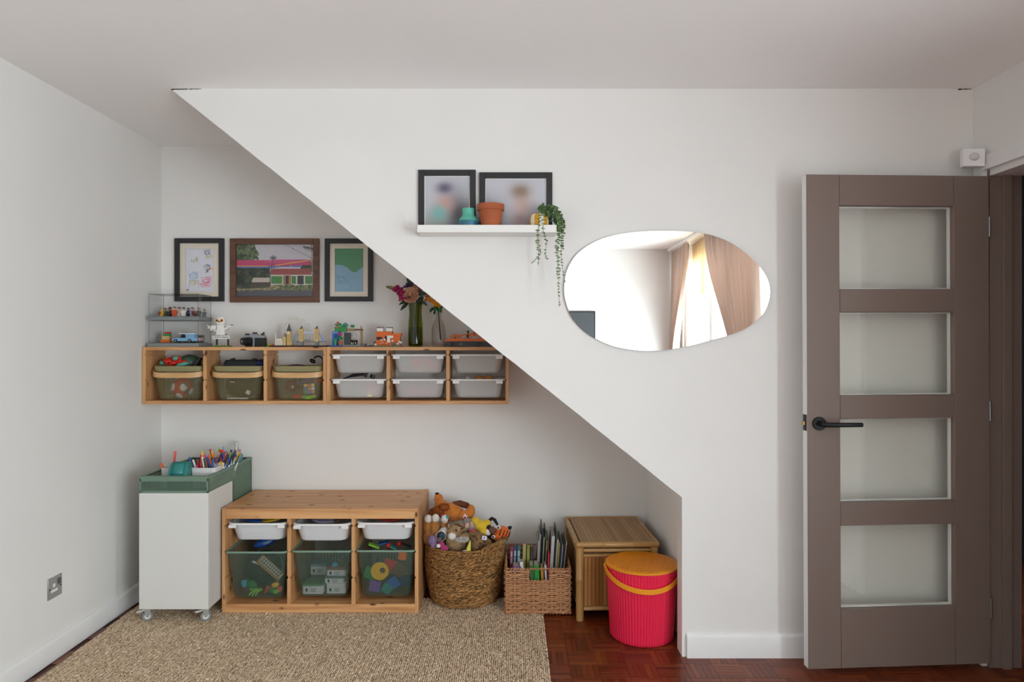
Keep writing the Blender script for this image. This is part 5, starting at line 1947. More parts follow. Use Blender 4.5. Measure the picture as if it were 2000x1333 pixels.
for k in range(14):
    q = Vector((X(787 + rr.uniform(-6, 6)), DVs - .04, Z(585 + rr.uniform(-6, 4))))
    b.ell(q, (.008, .005, .006), 7, 5, euler(rr.uniform(0, 180), rr.uniform(0, 180), 0))
b.build('magenta_spike', m_mag, bq)
b = MB()
for k in range(26):
    t = rr.random()
    p = Vector((X(770), DVs - .03, Z(564))).lerp(Vector((X(755), DVs - .03, Z(560.5))), t)
    w = .009 * (1 - .7 * t)
    b.ell(p + Vector((rr.uniform(-1, 1) * w, rr.uniform(-1, 1) * w, rr.uniform(-1, 1) * w)), (.006 * (1.1 - t * .6), .004, .004), 7, 5, euler(0, rr.uniform(0, 90), 0))
b.build('bud_tip', M('bud_olive', '8d8c4a', rough=.7, var=.3, vscale=80), bq)
b = MB()
for k in range(34):
    a, e_ = rr.uniform(0, 6.28), rr.uniform(-.4, 1.3)
    d = Vector((math.cos(a) * math.cos(e_), -abs(math.sin(a)) * math.cos(e_), math.sin(e_)))
    c = Vector((X(796), DVs - .01, Z(560.5)))
    b.tube([c, c + d * .014, c + d * .024], [.002, .0032, .0005], 5)
b.build('purple_aster', M('purple_petal', '56336e', rough=.6), bq)
m_dkl = varied('dark_leaf', ['2c3f2c', '3d5236', '1f2f24'], rough=.5)


def long_leaf(pts, w, parent=bq, mat=m_dkl, name='leaf'):
    P_ = [Vector(p) for p in pts]
    n_ = 8
    rings = []
    for k in range(n_ + 1):
        t = k / n_
        p = (1 - t) ** 2 * P_[0] + 2 * t * (1 - t) * P_[1] + t * t * P_[2]
        tg = (2 * (1 - t) * (P_[1] - P_[0]) + 2 * t * (P_[2] - P_[1])).normalized()
        s_ = tg.cross(Vector((0, 1, .15))).normalized()
        n__ = s_.cross(tg).normalized()
        ww = w * math.sin(math.pi * (.06 + .92 * t)) ** .8
        rings.append([p - s_ * ww, p - n__ * ww * .25 + n__ * .0006, p + s_ * ww, p - n__ * ww * .25 - n__ * .0006])
    return MB().loft(rings).build(name, mat, parent, fix=False, angle=60)


for pts, w in ((((798, 590, -.02), (790, 590, -.04), (782, 597, -.05)), .008), (((799, 592, -.02), (794, 596, -.04), (785, 608, -.05)), .010), (((822, 588, -.02), (830, 592, -.03), (836, 598, -.03)), .008), (((816, 578, -.02), (824, 572, -.03), (836, 576, -.03)), .012),
               (((803, 562, 0), (799, 552, 0), (794, 543, 0)), .008), (((806, 562, 0), (804, 552, 0), (801, 545, 0)), .012), (((818, 592, -.01), (822, 584, -.02), (828, 580, -.02)), .014), (((812, 592, -.01), (818, 588, -.03), (826, 590, -.03)), .012), (((818, 582, 0), (822, 590, .0), (822, 596, .0)), .012)):
    long_leaf([(X(a), DVs + d, Z(c_)) for a, c_, d in pts], w)
b = MB()
for k in range(24):
    p = Vector((X(798 + rr.uniform(-3, 6)), DVs + .005, Z(549 + rr.uniform(-6, 12))))
    b.ell(p, .004, 6, 4)
b.build('dark_berries', M('dark_berry', '4a3a38', rough=.5), bq)

# clear bottle with yellow bloom
DB = 3.64
X, Z = (lambda p: PX(p, DB)), (lambda p: PZ(p, DB))
m_bglass = clear('clear_bottle_glass', 'ebe8e5', rough=.02, ior=1.5)
bo = thing('glass_bottle', 'clear glass bottle holding one yellow flower', 'vase', (X(856.5), DB, TZ))
rp = lambda px: px * DB / F
b = MB()
hB = Z(609.5) - TZ
b.lathe([(rp(9), 0), (rp(13), .002), (rp(13.8), .008), (rp(14), .06), (rp(13.6), .092), (rp(11.5), .118), (rp(8), .140), (rp(6), .152), (rp(5.6), hB - .010), (rp(6.2), hB - .008), (rp(6.4), hB)], (X(856.5), DB, TZ), 32, True, False)
b.build('glass_wall', m_bglass, bo)
yf_ = thing('yellow_flower', 'yellow fabric-like bloom with green collar in the clear bottle', 'flower', (X(861), DB, TZ + .035))
MB().tube([(X(861), DB - .005, TZ + .036), (X(858.5), DB - .003, TZ + .11), (X(856.5), DB, Z(612)), (X(854), DB - .008, Z(600))], [.004, .0032, .003, .003], 7).build('stem', M('black_green_stem', '2b3a24', rough=.5), yf_)
m_yel = M('yellow_petal', 'e0981c', rough=.5, var=.15, vscale=50)
b = MB()
rr = random.Random(8)
ax0, ax1 = Vector((X(841), DB - .03, Z(588))), Vector((X(858), DB - .03, Z(600)))
for k in range(46):
    t = rr.random()
    p = ax0.lerp(ax1, t)
    d = Vector((rr.uniform(-.5, .8), -rr.random(), rr.uniform(-.3, 1))).normalized()
    b.ell(p + d * .011, (.0065, .004, .010), 7, 5, d.to_track_quat('Z', 'Y').to_matrix())
b.build('petals', m_yel, yf_)
b = MB()
for k in range(20):
    p = Vector((X(836 + rr.uniform(-5, 5)), DB - .015, Z(582 + rr.uniform(-6, 8))))
    b.ell(p, (.006, .004, .008), 7, 5, euler(rr.uniform(0, 90), rr.uniform(0, 180), 0))
b.build('orange_petals', M('burnt_orange_petal', 'b8641c', rough=.6), yf_)
b = MB()
for k in range(26):
    p = Vector((X(856 + rr.uniform(-7, 7)), DB - .028 + rr.uniform(-.008, .01), Z(605 + rr.uniform(-5, 4))))
    b.ell(p, (.008, .005, .007), 7, 5, euler(rr.uniform(0, 90), rr.uniform(0, 180), 0))
b.build('collar', M('collar_green', '1f6a3c', rough=.5), yf_)
long_leaf([(X(850), DB - .02, Z(602)), (X(843), DB - .03, Z(604)), (X(841), DB - .035, Z(612))], .008, yf_, M('deep_leaf', '2a4a34', rough=.5))
long_leaf([(X(852), DB - .02, Z(606)), (X(848), DB - .03, Z(612)), (X(850), DB - .035, Z(616))], .006, yf_, MATS['deep_leaf'])

# orange and black racing car model
DR = 3.60
X, Z = (lambda p: PX(p, DR)), (lambda p: PZ(p, DR))
rc = thing('race_car_model', 'orange and black brick-built racing car', 'toy car', (X(920), DR, TZ))
b = MB()
b.prism([(X(868), TZ + .001), (X(868), Z(669.5)), (X(873), Z(667.5)), (X(957), Z(667.5)), (X(964), TZ + .001)], 'y', DR - .03, DR + .05)
b.build('floor_pan', MATS['dark_plastic'], rc, bevel=.001)
b = MB()
b.prism([(X(868.5), Z(669)), (X(872), Z(663.5)), (X(890), Z(661.5)), (X(940), Z(662)), (X(950), Z(664.5)), (X(952), Z(667.2)), (X(890), Z(667.2))], 'y', DR - .024, DR + .044)
b.build('bodywork', m_ob, rc, bevel=.0015)
for k, (p, q, w_, h_) in enumerate(((890, 658, 9, 5.5), (928, 657.5, 10, 7))):
    b = MB()
    b.tube([(X(p + w_ * 1.2 * math.cos(a)), DR - .02, Z(662 - h_ * 1.5 * math.sin(a))) for a in [i * math.pi / 12 for i in range(13)]], .0032, 6)
    b.tube([(X(p + w_ * .8 * math.cos(a)), DR - .018, Z(662 - h_ * .9 * math.sin(a))) for a in [i * math.pi / 12 for i in range(13)]], .0022, 6)
    b.build('wheel_arch', m_ob, rc)
b = MB()
b.tube([(X(891), DR - .02, Z(661)), (X(900), DR - .02, Z(656.5)), (X(912), DR - .02, Z(653.5)), (X(924), DR - .02, Z(653)), (X(934), DR - .02, Z(657))], .0035, 6)
b.build('cockpit_hoop', m_ob, rc)
b = MB()
b.cyl((X(914.5), DR - .01, Z(662)), (X(914.5), DR - .01, Z(649)), .0040, n=10)
b.cyl((X(914.5), DR - .01, Z(649)), (X(914.5), DR - .01, Z(646.4)), .0065, n=12)
b.obox((X(914.5), DR - .01, Z(657)), (.018, .02, .014), euler(0, 20, 0))
b.cyl((X(926), DR, Z(654)), (X(926), DR, Z(649.5)), .006, n=10)
b.ell((X(890), DR - .022, Z(660.5)), .004, 8, 6)
b.build('engine', m_black, rc)
b = MB()
for p in (879, 881, 883, 899, 901, 903):
    b.obox((X(p), DR - .0305, Z(672.5)), (.0016, .001, .009), euler(0, 8, 0))
b.build('decal', M('decal_grey', 'a9adb2', rough=.4), rc)
for p, r_ in ((884, .012), (936, .013)):
    MB().cyl((X(p), DR - .034, TZ + r_ + .0005), (X(p), DR - .0302, TZ + r_ + .0005), r_, n=20).build('wheel', m_black, rc)

# ------------------------------------------------------------------ pine toy bench on the rug
RT = .0122                                   # top of the rug
BD, BB = 3.32, ROOM_BACK - .006
bx0, bx1, bz1 = PX(433.6, BD), PX(817, BD), .519
be = thing('toy_bench', 'low pine storage bench with white trays and green bins', 'storage bench', ((bx0 + bx1) / 2, BB, RT))
th = .017
MB().box(bx0 + th, bx1 - th, BD + .018, BB, bz1 - .018, bz1).build('top_board', px_, be, bevel=.0015)
MB().box(bx0 + th, bx1 - th, BD, BD + .018, bz1 - .050, bz1).build('front_rail', px_, be, bevel=.002)
MB().box(bx0 + th, bx1 - th, BD, BD + .018, RT, .054).build('base_rail', px_, be, bevel=.0015)
MB().box(bx0 + th, bx1 - th, BD + .018, BB, .036, .053).build('base_board', px_, be)
nzb = [PZ(1028, BD), PZ(1078.5, BD), PZ(1129, BD)]
MB().prism(notched(bx0, bx0 + th, RT, bz1 + .002, nzb, False, True), 'y', BD, BB).build('side_panel', pz_, be)
MB().prism(notched(bx1 - th, bx1, RT, bz1 + .002, nzb, True, False), 'y', BD, BB).build('side_panel', pz_, be)
for d in (564.6, 690.3):
    xd = PX(d, BD)
    MB().prism(notched(xd - .0095, xd + .0095, .054, bz1 - .050, nzb), 'y', BD + .001, BB - .02).build('divider', pz_, be)
OPEN = [(PX(440.3, BD), PX(560.6, BD)), (PX(568.6, BD), PX(686.4, BD)), (PX(694.3, BD), PX(810, BD))]
TL = ['frosted bench tray packed with blue and yellow packets', 'middle frosted bench tray with striped cloth inside', 'frosted bench tray closest to the plush toy basket']
zrs = [.447, .446, .452]
for k, (a, b_) in enumerate(OPEN):
    tray(TL[k], (a + b_) / 2, BD - .012 + .012 * (k == 0), b_ - a + .006, .38, zrs[k], .092, 'white trays in the pine bench', r=.05, mat=m_milk2)
# things lying in those trays
for lab, k, xo, s_, mt, rot in (('blue crinkly packet in the first bench tray', 0, -.05, (.075, .10, .010), 'blue_plastic', 6), ('yellow packet in the first bench tray', 0, .045, (.060, .10, .012), 'yellow_plastic', -5), ('teal packet behind the blue one in the first bench tray', 0, -.01, (.05, .06, .010), 'teal_plastic', 10),
                                ('lilac striped cloth in the middle bench tray', 1, -.01, (.085, .11, .011), None, 3), ('brown packet in the middle bench tray', 1, .07, (.04, .09, .010), 'brown_plastic', -6), ('red packet in the tray above the magnetic tiles', 2, .0, (.09, .10, .009), 'red_plastic', 2)):
    a, b_ = OPEN[k]
    c = ((a + b_) / 2 + xo, BD + .15, zrs[k] - .006)
    b = MB().ell(c, s_, 16, 7, euler(0, rot, rot * 2))
    one('toy_packet', b, MATS[mt] if mt else M('lilac_stripe', '9a93b4', rough=.8, var=.35, vscale=60, stretch=(1, .1, 1)), lab, 'packet', 'packets in the bench trays')

# sage green mesh bins
m_sage = perforated('sage_mesh', '54685c', .0046, .42)
m_sage_s = M('sage_metal', '7f9a88', rough=.4)


def mesh_bin(label, xa, xb, zr, zb, yf):
    xc, w = (xa + xb) / 2, xb - xa + .004
    d = .37
    yc = yf + d / 2
    t = thing('mesh_bin', label, 'bin', (xc, yc, zb), 'green mesh bins')
    b = MB()
    b.loft([rring(xc, yc, zb, w * .76, d * .84, .02), rring(xc, yc, zb + .006, w * .80, d * .87, .025), rring(xc, yc, zr - .004, w * .95, d * .97, .02)], True, False, uv=True)
    b.build('mesh_body', m_sage, t)
    b = MB()
    b.tube(rring(xc, yc, zr - .004, w * .985, d, .022), .0052, 8, closed=True)
    b.build('rim', m_sage_s, t)
    return xc, yc, zb


G1 = mesh_bin('green mesh bin with toy animals and a printed packet', *OPEN[0], .3105, .078, BD - .004)
G2 = mesh_bin('green mesh bin holding small printed tins', *OPEN[1], .3125, .082, BD + .004)
G3 = mesh_bin('green mesh bin full of coloured magnetic shapes', *OPEN[2], .3145, .084, BD + .004)

# bin 1: packet, frog, little animals, dark toys
xc, yc, zb = G1
yf = BD + .062
pk = thing('printed_packet', 'cream packet printed with dark block letters inside first bin', 'packet', (xc + .05, yf, zb + .05))
Rk = euler(0, 41, 0)
ck = Vector((xc + .045, yf, zb + .130))
MB().obox(ck + Rk @ Vector((0, .006, 0)), (.145, .010, .050), Rk).build('packet_body', M('packet_brown', 'a57f4e', rough=.6), pk, bevel=.002)
MB().obox(ck + Rk @ Vector((0.004, -.001, .008)), (.130, .003, .032), Rk).build('packet_label', M('packet_cream', 'c9c6b4', rough=.6), pk)
b = MB()
rr = random.Random(2)
for r_ in range(2):
    for k in range(9):
        b.obox(ck + Rk @ Vector((-.052 + k * .0135, -.003, .016 - r_ * .015)), (.008, .001, .010), Rk)
b.build('packet_marks', M('packet_ink', '55584e', rough=.7), pk)
fr = thing('toy_frog', 'lime green toy frog at the bottom of the first bin', 'toy', (xc - .02, yf - .01, zb))
c = Vector((xc - .02, yf - .012, zb + .024))
b = MB()
b.ell(c, (.024, .016, .013), 14, 8, euler(0, -10, 0))
b.ell(c + Vector((.024, -.002, .006)), (.010, .010, .009), 10, 7)
for q in ((-.018, -.012), (-.004, -.016), (.012, -.014)):
    b.tube([c + Vector((q[0], -.006, -.004)), c + Vector((q[0] - .006, -.014, q[1])), c + Vector((q[0] - .010, -.018, q[1] - .006))], [.005, .004, .003], 6)
b.tube([c + Vector((-.015, -.004, .006)), c + Vector((-.026, -.006, .012)), c + Vector((-.030, -.006, .004))], [.005, .004, .003], 6)
fb = b.build('frog_body', MATS['lime_plastic'], fr)
for s_ in (-.004, .004):
    MB().ell(c + Vector((.027, -.008 + s_, .014)), .003, 8, 6).build('eye', m_black, fr)
for lab, p, s_, mt, a in (('dark green toy leaf left of the frog', (-.055, .01, .045), (.030, .012, .022), 'green_plastic', 20), ('grey-blue toy bird at the side of the first bin', (-.090, -.004, .055), (.014, .01, .020), 'sky_plastic', -20), ('brown toy dog under the grey-blue bird', (-.080, .0, .022), (.016, .012, .016), 'brown_plastic', 10),
                          ('maroon toy dinosaur beside the frog', (.030, .0, .022), (.009, .009, .022), 'red_plastic', 25), ('yellow toy turtle near the printed packet', (.078, .0, .048), (.020, .014, .014), 'yellow_plastic', -10), ('green toy block at the bottom of the first bin', (.055, .006, .022), (.020, .012, .018), 'green_plastic', 0), ('red toy flower at the corner of the first bin', (.102, .0, .026), (.014, .012, .015), 'coral_plastic', 0), ('small green toy below the yellow turtle', (.082, -.006, .016), (.016, .010, .012), 'lime_plastic', 0)):
    one('small_toy', MB().ell((xc + p[0] * .92, yf + p[1], zb + p[2]), s_, 12, 8, euler(0, a, 0)).ell((xc + p[0] * .92 + .01, yf + p[1] - .004, zb + p[2] + s_[2] * .7), s_[2] * .45, 8, 6), MATS[mt], lab, 'toy', 'little toys in the first bin')
one('dark_toy_bag', MB().ell((xc - .02, yf + .11, zb + .10), (.085, .07, .085), 16, 10), M('dark_bag_grey', '2c312e', rough=.8, var=.3, vscale=30), 'dark bag filling the back of the first bin', 'bag')
one('white_label_tag', MB().obox((xc - .028, yf + .02, zb + .150), (.046, .002, .010), euler(0, 20, 0)), m_white, 'white sewn tag on the dark bag in the first bin', 'tag')
bk = thing('blue_snack_packet', 'shiny blue packet peeking out above the first bin', 'packet', (xc - .01, yf + .05, .27))
MB().ell((xc - .012, yf + .09, .312), (.060, .030, .022), 18, 8, euler(0, -18, 8)).build('packet_body', M('shiny_blue', '1f4f9a', rough=.25), bk)
MB().ell((xc + .004, yf + .068, .316), (.024, .010, .009), 12, 7, euler(0, -18, 8)).build('packet_picture', M('packet_picture', '6d84a0', rough=.4), bk)

# bin 2: printed tins
def tin(label, px, py0, py1, w_px, D, lab=True, top='5e8f6c'):
    x, z0, z1 = PX(px, D), PZ(py1, D), PZ(py0, D)
    w = w_px * D / F
    t = thing('storage_tin', label, 'tin', (x, D + .05, z0), 'printed tins in the middle bin')
    b = MB()
    b.loft([rring(x, D + .05, z0, w, .095, .012), rring(x, D + .05, z1 - .012, w, .095, .012)])
    b.build('tin_body', M('tin_white', 'dfe3e4', rough=.3), t)
    b = MB()
    b.loft([rring(x, D + .05, z1 - .0118, w + .002, .097, .012), rring(x, D + .05, z1 - .002, w + .002, .097, .012), rring(x, D + .05, z1, w - .004, .092, .012)])
    b.build('tin_lid', M('tin_lid_' + top, top, rough=.35), t)
    zl, xl = z0 + (z1 - .012 - z0) * .5, x + .003
    s = min(.011, (z1 - z0) * .30)
    # mark: a small crowned lion head, then the league's name
    b = MB()
    y = D + .0022
    b.prism([(xl - w * .30 - s * .5, zl - s * .3), (xl - w * .30 - s * .25, zl - s * .75), (xl - w * .30 + s * .45, zl - s * .7), (xl - w * .30 + s * .2, zl - s * .2), (xl - w * .30 + s * .6, zl + s * .15), (xl - w * .30 + s * .3, zl + s * .4), (xl - w * .30 + s * .15, zl + s * .9), (xl - w * .30 - s * .1, zl + s * .5), (xl - w * .30 - s * .4, zl + s * .85), (xl - w * .30 - s * .6, zl + s * .2)], 'y', y - .0006, y)
    b.build('lion_mark', M('mark_ink', '2c3440', rough=.5), t)
    lettering('tin_lettering', 'Premier\nLeague', (xl - w * .12, y - .0004, zl), s * .85, MATS['mark_ink'], t, align='LEFT')
    return t


TD = BD + .052
xc, yc, zb = G2
tin('white printed tin alone at the bottom of the middle bin', 610, 1141, 1161.5, 41, TD)
tin('bottom printed tin of the three-high stack in the middle bin', 655.5, 1140.5, 1160.5, 38, TD + .006, top='dfe3e4')
tin('second printed tin of the stack in the middle bin', 652, 1126.5, 1140.3, 38, TD + .014, top='6a7f74')
tin('top printed tin of the stack in the middle bin', 656, 1110, 1126.3, 38, TD + .022, top='8a5f58')
tin('pale blue-topped printed tin at the back of the middle bin', 622, 1103, 1124, 34, TD + .15, top='7f9fb4')
one('tin_riser', MB().box(PX(607, TD + .15), PX(637, TD + .15), TD + .155, TD + .24, zb + .004, PZ(1124, TD + .15) - .0008), MATS['grey_plastic'], 'grey box holding up the back tin in the middle bin', 'box', bevel=.003)
one('blue_ball', MB().ell((PX(653, TD + .05), TD + .06, PZ(1102, TD + .05) - .010), .016, 16, 10), MATS['sky_plastic'], 'blue ball on top of the tins', 'ball')

# bin 3: flat magnetic shapes
xc, yc, zb = G3
ring_pts = []
b = MB()
cy_ = Vector((xc - .035, BD + .045, zb + .115))
outer = [(cy_.x + .044 * math.cos(a), cy_.z + .044 * math.sin(a)) for a in [i * math.pi / 12 for i in range(24)]]
inner = [(cy_.x + .014 + .014 * math.cos(a), cy_.z + .004 + .014 * math.sin(a)) for a in [i * math.pi / 12 for i in range(24)]]
vs = [(x, cy_.y, z) for x, z in outer] + [(x, cy_.y, z) for x, z in inner] + [(x, cy_.y + .006, z) for x, z in outer] + [(x, cy_.y + .006, z) for x, z in inner]
fs = []
for k in range(24):
    j = (k + 1) % 24
    fs += [(k, j, 24 + j, 24 + k), (48 + k, 48 + j, 72 + j, 72 + k), (k, j, 48 + j, 48 + k), (24 + k, 24 + j, 72 + j, 72 + k)]
b.add(vs, fs)
one('magnetic_ring', b, MATS['yellow_plastic'], 'yellow ring-shaped magnetic tile in the third bin', 'toy tile', 'magnetic tiles in the third bin')
for lab, p, s_, mt, a in (('green magnetic tile beside the yellow ring', (-.085, .012, .10), .075, 'green_plastic', 20), ('blue magnetic tile under the yellow ring', (.03, .0, .055), .07, 'blue_plastic', 55), ('purple magnetic tile at the bottom of the third bin', (-.06, .0, .04), .07, 'purple_plastic', 10), ('orange magnetic tile near the rim of the third bin', (.075, .01, .185), .05, 'orange_plastic', 12), ('maroon magnetic tile in the middle of the third bin', (.06, .02, .115), .08, 'brown_plastic', 35), ('dark green magnetic tile low in the third bin', (.0, -.006, .03), .06, 'teal_plastic', 30), ('red magnetic tile behind the yellow ring', (.01, .03, .13), .08, 'red_plastic', 15), ('dark magnetic tile at the edge of the third bin', (.085, .02, .06), .07, 'navy_plastic', 5)):
    sq = s_ * .78
    one('magnetic_tile', MB().obox((xc + p[0], BD + .05 + p[1], zb + p[2]), (sq, .005, sq), euler(0, a, 0)), MATS[mt], lab, 'toy tile', 'magnetic tiles in the third bin', bevel=.0015)
for lab, p, mt, a, s_ in (('lime tile poking up at the top of the third bin', (-.07, .08, .232), 'lime_plastic', 24, .055), ('red ball at the top of the third bin', (.0, .10, .225), 'red_plastic', 0, .0), ('blue tile lying at the top of the third bin', (-.03, .13, .232), 'blue_plastic', -10, .05), ('dark red ball further along the third bin', (.05, .12, .228), 'red_plastic', 0, .0), ('teal tile between the red balls of the third bin', (.025, .085, .222), 'teal_plastic', 30, .035), ('black tile at the end of the third bin', (.09, .09, .228), 'dark_plastic', 20, .05)):
    c = (xc + p[0], BD + p[1], zb + p[2])
    mbx = MB().obox(c, (s_, .04, .006), euler(0, a, 10)) if s_ else MB().ell(c, .014, 14, 9)
    one('magnetic_tile' if s_ else 'toy_ball', mbx, MATS[mt], lab, 'toy tile' if s_ else 'ball', 'toys on top of the third bin')

# ------------------------------------------------------------------ white and green trolley
TF = 3.20
tx0, tx1 = PX(271.5, TF), PX(407, TF)
tz0, tz1, tz2 = PZ(1191, TF), PZ(964, TF), PZ(931.5, TF)
TBk, TW = 3.735, 3.478
tr = thing('storage_trolley', 'white and green storage trolley on castors', 'trolley', ((tx0 + tx1) / 2, 3.46, RT))
m_lam = M('white_laminate', 'dcdbd7', rough=.4)
pt_ = .012
MB().box(tx0, tx1, TF, TF + pt_, tz0, tz1).build('front_panel', m_lam, tr, bevel=.0012)
MB().box(tx1 - pt_, tx1, TF + pt_, TW, tz0, tz1 + .002).build('side_panel', m_lam, tr, bevel=.0012)
MB().box(tx0, tx0 + pt_, TF + pt_, TW, tz0, tz1).build('side_panel', m_lam, tr, bevel=.0012)
MB().box(tx0 + pt_, tx1 - pt_, TF + pt_, TBk, tz0, tz0 + .014).build('bottom_panel', m_lam, tr)
m_sg = M('sage_paint', '6f8976', rough=.45)
# green tray on top: punched front, slotted sides, rolled rim
MB().box(tx0 + .002, tx1 - .002, TF + .002, TBk, tz1 + .0005, tz1 + .004).build('tray_floor', m_sg, tr)


def punched(b, u0, u1, z0, z1, nu, nz, place, bar):
    du, dz_ = (u1 - u0) / nu, (z1 - z0) / nz
    for i in range(nu + 1):
        place(b, u0 + i * du - bar * du / 2, u0 + i * du + bar * du / 2, z0, z1)
    for j in range(nz + 1):
        place(b, u0, u1, z0 + j * dz_ - bar * dz_ / 2, z0 + j * dz_ + bar * dz_ / 2)


b = MB()
punched(b, tx0 + .006, tx1 - .006, tz1 + .008, tz2 - .020, 38, 6, lambda b, a, c, d, e_: b.box(a, c, TF + .002, TF + .0035, d, e_), .6)
b.box(tx0 + .001, tx1 - .001, TF + .0016, TF + .0036, tz1 + .001, tz1 + .010)
b.box(tx0 + .001, tx1 - .001, TF + .0016, TF + .0036, tz2 - .022, tz2 - .010)
b.box(tx0 + .001, tx0 + .008, TF + .0016, TF + .0036, tz1 + .001, tz2 - .01)
b.box(tx1 - .008, tx1 - .001, TF + .0016, TF + .0036, tz1 + .001, tz2 - .01)
b.build('punched_front', m_sg, tr, fix=False)
for name, x in (('slotted_side', tx1 - .0028), ('slotted_side', tx0 + .0012)):
    b = MB()
    nb = 8
    for k in range(nb + 1):
        z = tz1 + .004 + (tz2 - .016 - tz1) * k / nb
        b.box(x, x + .0016, TF + .004, TBk, z - .0029, z + .0029)
    for y in (TF + .006, TBk - .006):
        b.box(x, x + .0016, y - .005, y + .005, tz1 + .002, tz2 - .008)
    b.build(name, m_sg, tr)
MB().box(tx0 + .002, tx1 - .002, TBk - .002, TBk, tz1 + .004, tz2 - .008).build('tray_back', m_sg, tr)
b = MB()
rim = [(tx0 + .002, TF + .004), (tx1 - .002, TF + .004), (tx1 - .002, TBk - .003), (tx0 + .002, TBk - .003)]
for k in range(4):
    a, c_ = rim[k], rim[(k + 1) % 4]
    d = Vector((c_[0] - a[0], c_[1] - a[1], 0)).normalized()
    n_ = Vector((-d.y, d.x, 0))
    prof = [(-.004, -.010), (-.004, 0), (.010, .002), (.013, -.001), (.010, -.003), (0, -.004), (-.001, -.010)]
    r0 = [Vector((a[0], a[1], tz2)) + n_ * p - d * .003 + Vector((0, 0, q)) for p, q in prof]
    r1 = [Vector((c_[0], c_[1], tz2)) + n_ * p + d * .003 + Vector((0, 0, q)) for p, q in prof]
    b.loft([r0, r1])
b.build('rolled_rim', m_sg, tr)
# green slotted cage behind the white box
b = MB()
for k in range(48):
    z = tz1 - .004 - k * .0088
    b.box(tx1 - .0028, tx1 - .0012, TW + .001, TBk, z - .0031, z + .0031)
for y in (TW + .006, TBk - .006):
    b.box(tx1 - .0028, tx1 - .0012, y - .005, y + .005, tz1 - .43, tz1)
b.build('slotted_cage', m_sg, tr)
MB().box(tx0 + .002, tx1 - .004, TW + .004, TBk - .002, tz0 + .02, tz1 - .002).build('cage_shade_box', M('sage_shadow_box', '4c6153', rough=.6), tr)  # darker sage filler; the shade behind the slots is put into its colour
m_cw = M('castor_grey', '8b8e90', rough=.45)
for cx_ in (tx0 + .022, tx1 - .028):
    for cyy in (TF + .028, TBk - .05):
        b = MB()
        b.cyl((cx_ - .009, cyy + .002, RT + .0235), (cx_ + .009, cyy + .002, RT + .0235), .0235, n=24)
        Rz = Matrix.Rotation(math.radians(-58), 3, 'Z')
        b.v = [tuple(Rz @ (Vector(p) - Vector((cx_, cyy, 0))) + Vector((cx_, cyy, 0))) for p in b.v]
        cw = b.build('castor_wheel', m_cw, tr, bevel=.003)
        b = MB()
        for s_ in (-1, 1):
            b.cyl((cx_ + s_ * .0092, cyy + .002, RT + .0235), (cx_ + s_ * .0108, cyy + .002, RT + .0235), .013, n=20)
        b.v = [tuple(Rz @ (Vector(p) - Vector((cx_, cyy, 0))) + Vector((cx_, cyy, 0))) for p in b.v]
        b.build('hub', m_white, cw)
        b = MB()
        for s_ in (-1, 1):
            b.prism([(cyy - .005, RT + .020), (cyy + .009, RT + .020), (cyy + .016, RT + .057), (cyy - .012, RT + .057)], 'x', cx_ + s_ * .013 - .0012, cx_ + s_ * .013 + .0012)
        b.box(cx_ - .02, cx_ + .02, cyy - .02, cyy + .02, tz0 - .004, tz0)
        b.obox((cx_, cyy + .004, RT + .056), (.030, .026, .006))
        b.v = [tuple(Rz @ (Vector(p) - Vector((cx_, cyy, 0))) + Vector((cx_, cyy, 0))) for p in b.v]
        b.build('fork', m_steel, cw)
        MB().obox((cx_ - .020, cyy - .020, RT + .053), (.034, .018, .005), euler(0, -8, 35)).build('brake_pedal', M('pale_plastic', 'd3d4d4', rough=.4), cw, bevel=.001)

# pots, pens and tidy things in the green tray
m_cup = M('white_cup_plastic', 'dedcdb', rough=.4)
zf = tz1 + .0045


def cup(label, x0, x1, y0, y1, h, mat, t=.003):
    b = MB()
    xm, ym = (x0 + x1) / 2, (y0 + y1) / 2
    w, d = x1 - x0, y1 - y0
    b.loft([rring(xm, ym, zf, w * .9, d * .9, .012), rring(xm, ym, zf + h, w, d, .014), rring(xm, ym, zf + h, w - 2 * t, d - 2 * t, .013), rring(xm, ym, zf + .004, w * .9 - 2 * t, d * .9 - 2 * t, .012)])
    return one('pen_pot', b, mat, label, 'pot', 'pen pots in the green tray')


XR = tx1 - .007
cup('white pen pot in the front of the tray, beside the teal box', XR - .118, XR, 3.285, 3.375, .098, m_cup)
cup('second white pen pot along the slotted side', XR - .085, XR, 3.385, 3.465, .104, m_cup)
cup('third white pen pot before the teal pot', XR - .085, XR, 3.475, 3.560, .106, m_cup)
cup('teal pen pot nearest the wall', XR - .080, XR, 3.570, 3.640, .108, M('teal_cup', '2f7f80', rough=.35))
cup('white pot in the outer corner holding one orange pen', PX(313, 3.30), PX(313, 3.30) + .05, 3.30, 3.36, .095, M('translucent_cup', 'd5d5d3', rough=.4))
td = thing('desk_tidy', 'teal rounded desk box with a curved lid', 'box', (PX(347, 3.25), 3.27, zf))
x0, x1 = PX(325.5, 3.24), PX(368, 3.24)
b = MB()
zt0, ztop = zf, PZ(904, 3.26)
hh = ztop - zt0
sec = [(0, 0), (0, hh * .42), (.008, hh * .66), (.022, hh * .88), (.038, hh), (.062, hh), (.075, hh * .88), (.078, 0)]
b.loft([[(x0 + (.004 if q < hh * .5 else .010 * q / hh), 3.228 + p, zt0 + q) for p, q in sec], [(x1 - (.004 if q < hh * .5 else .010 * q / hh), 3.228 + p, zt0 + q) for p, q in sec]])
b.build('box_body', M('teal_gloss', '2f8681', rough=.3), td, bevel=.004, angle=60)
b = MB()
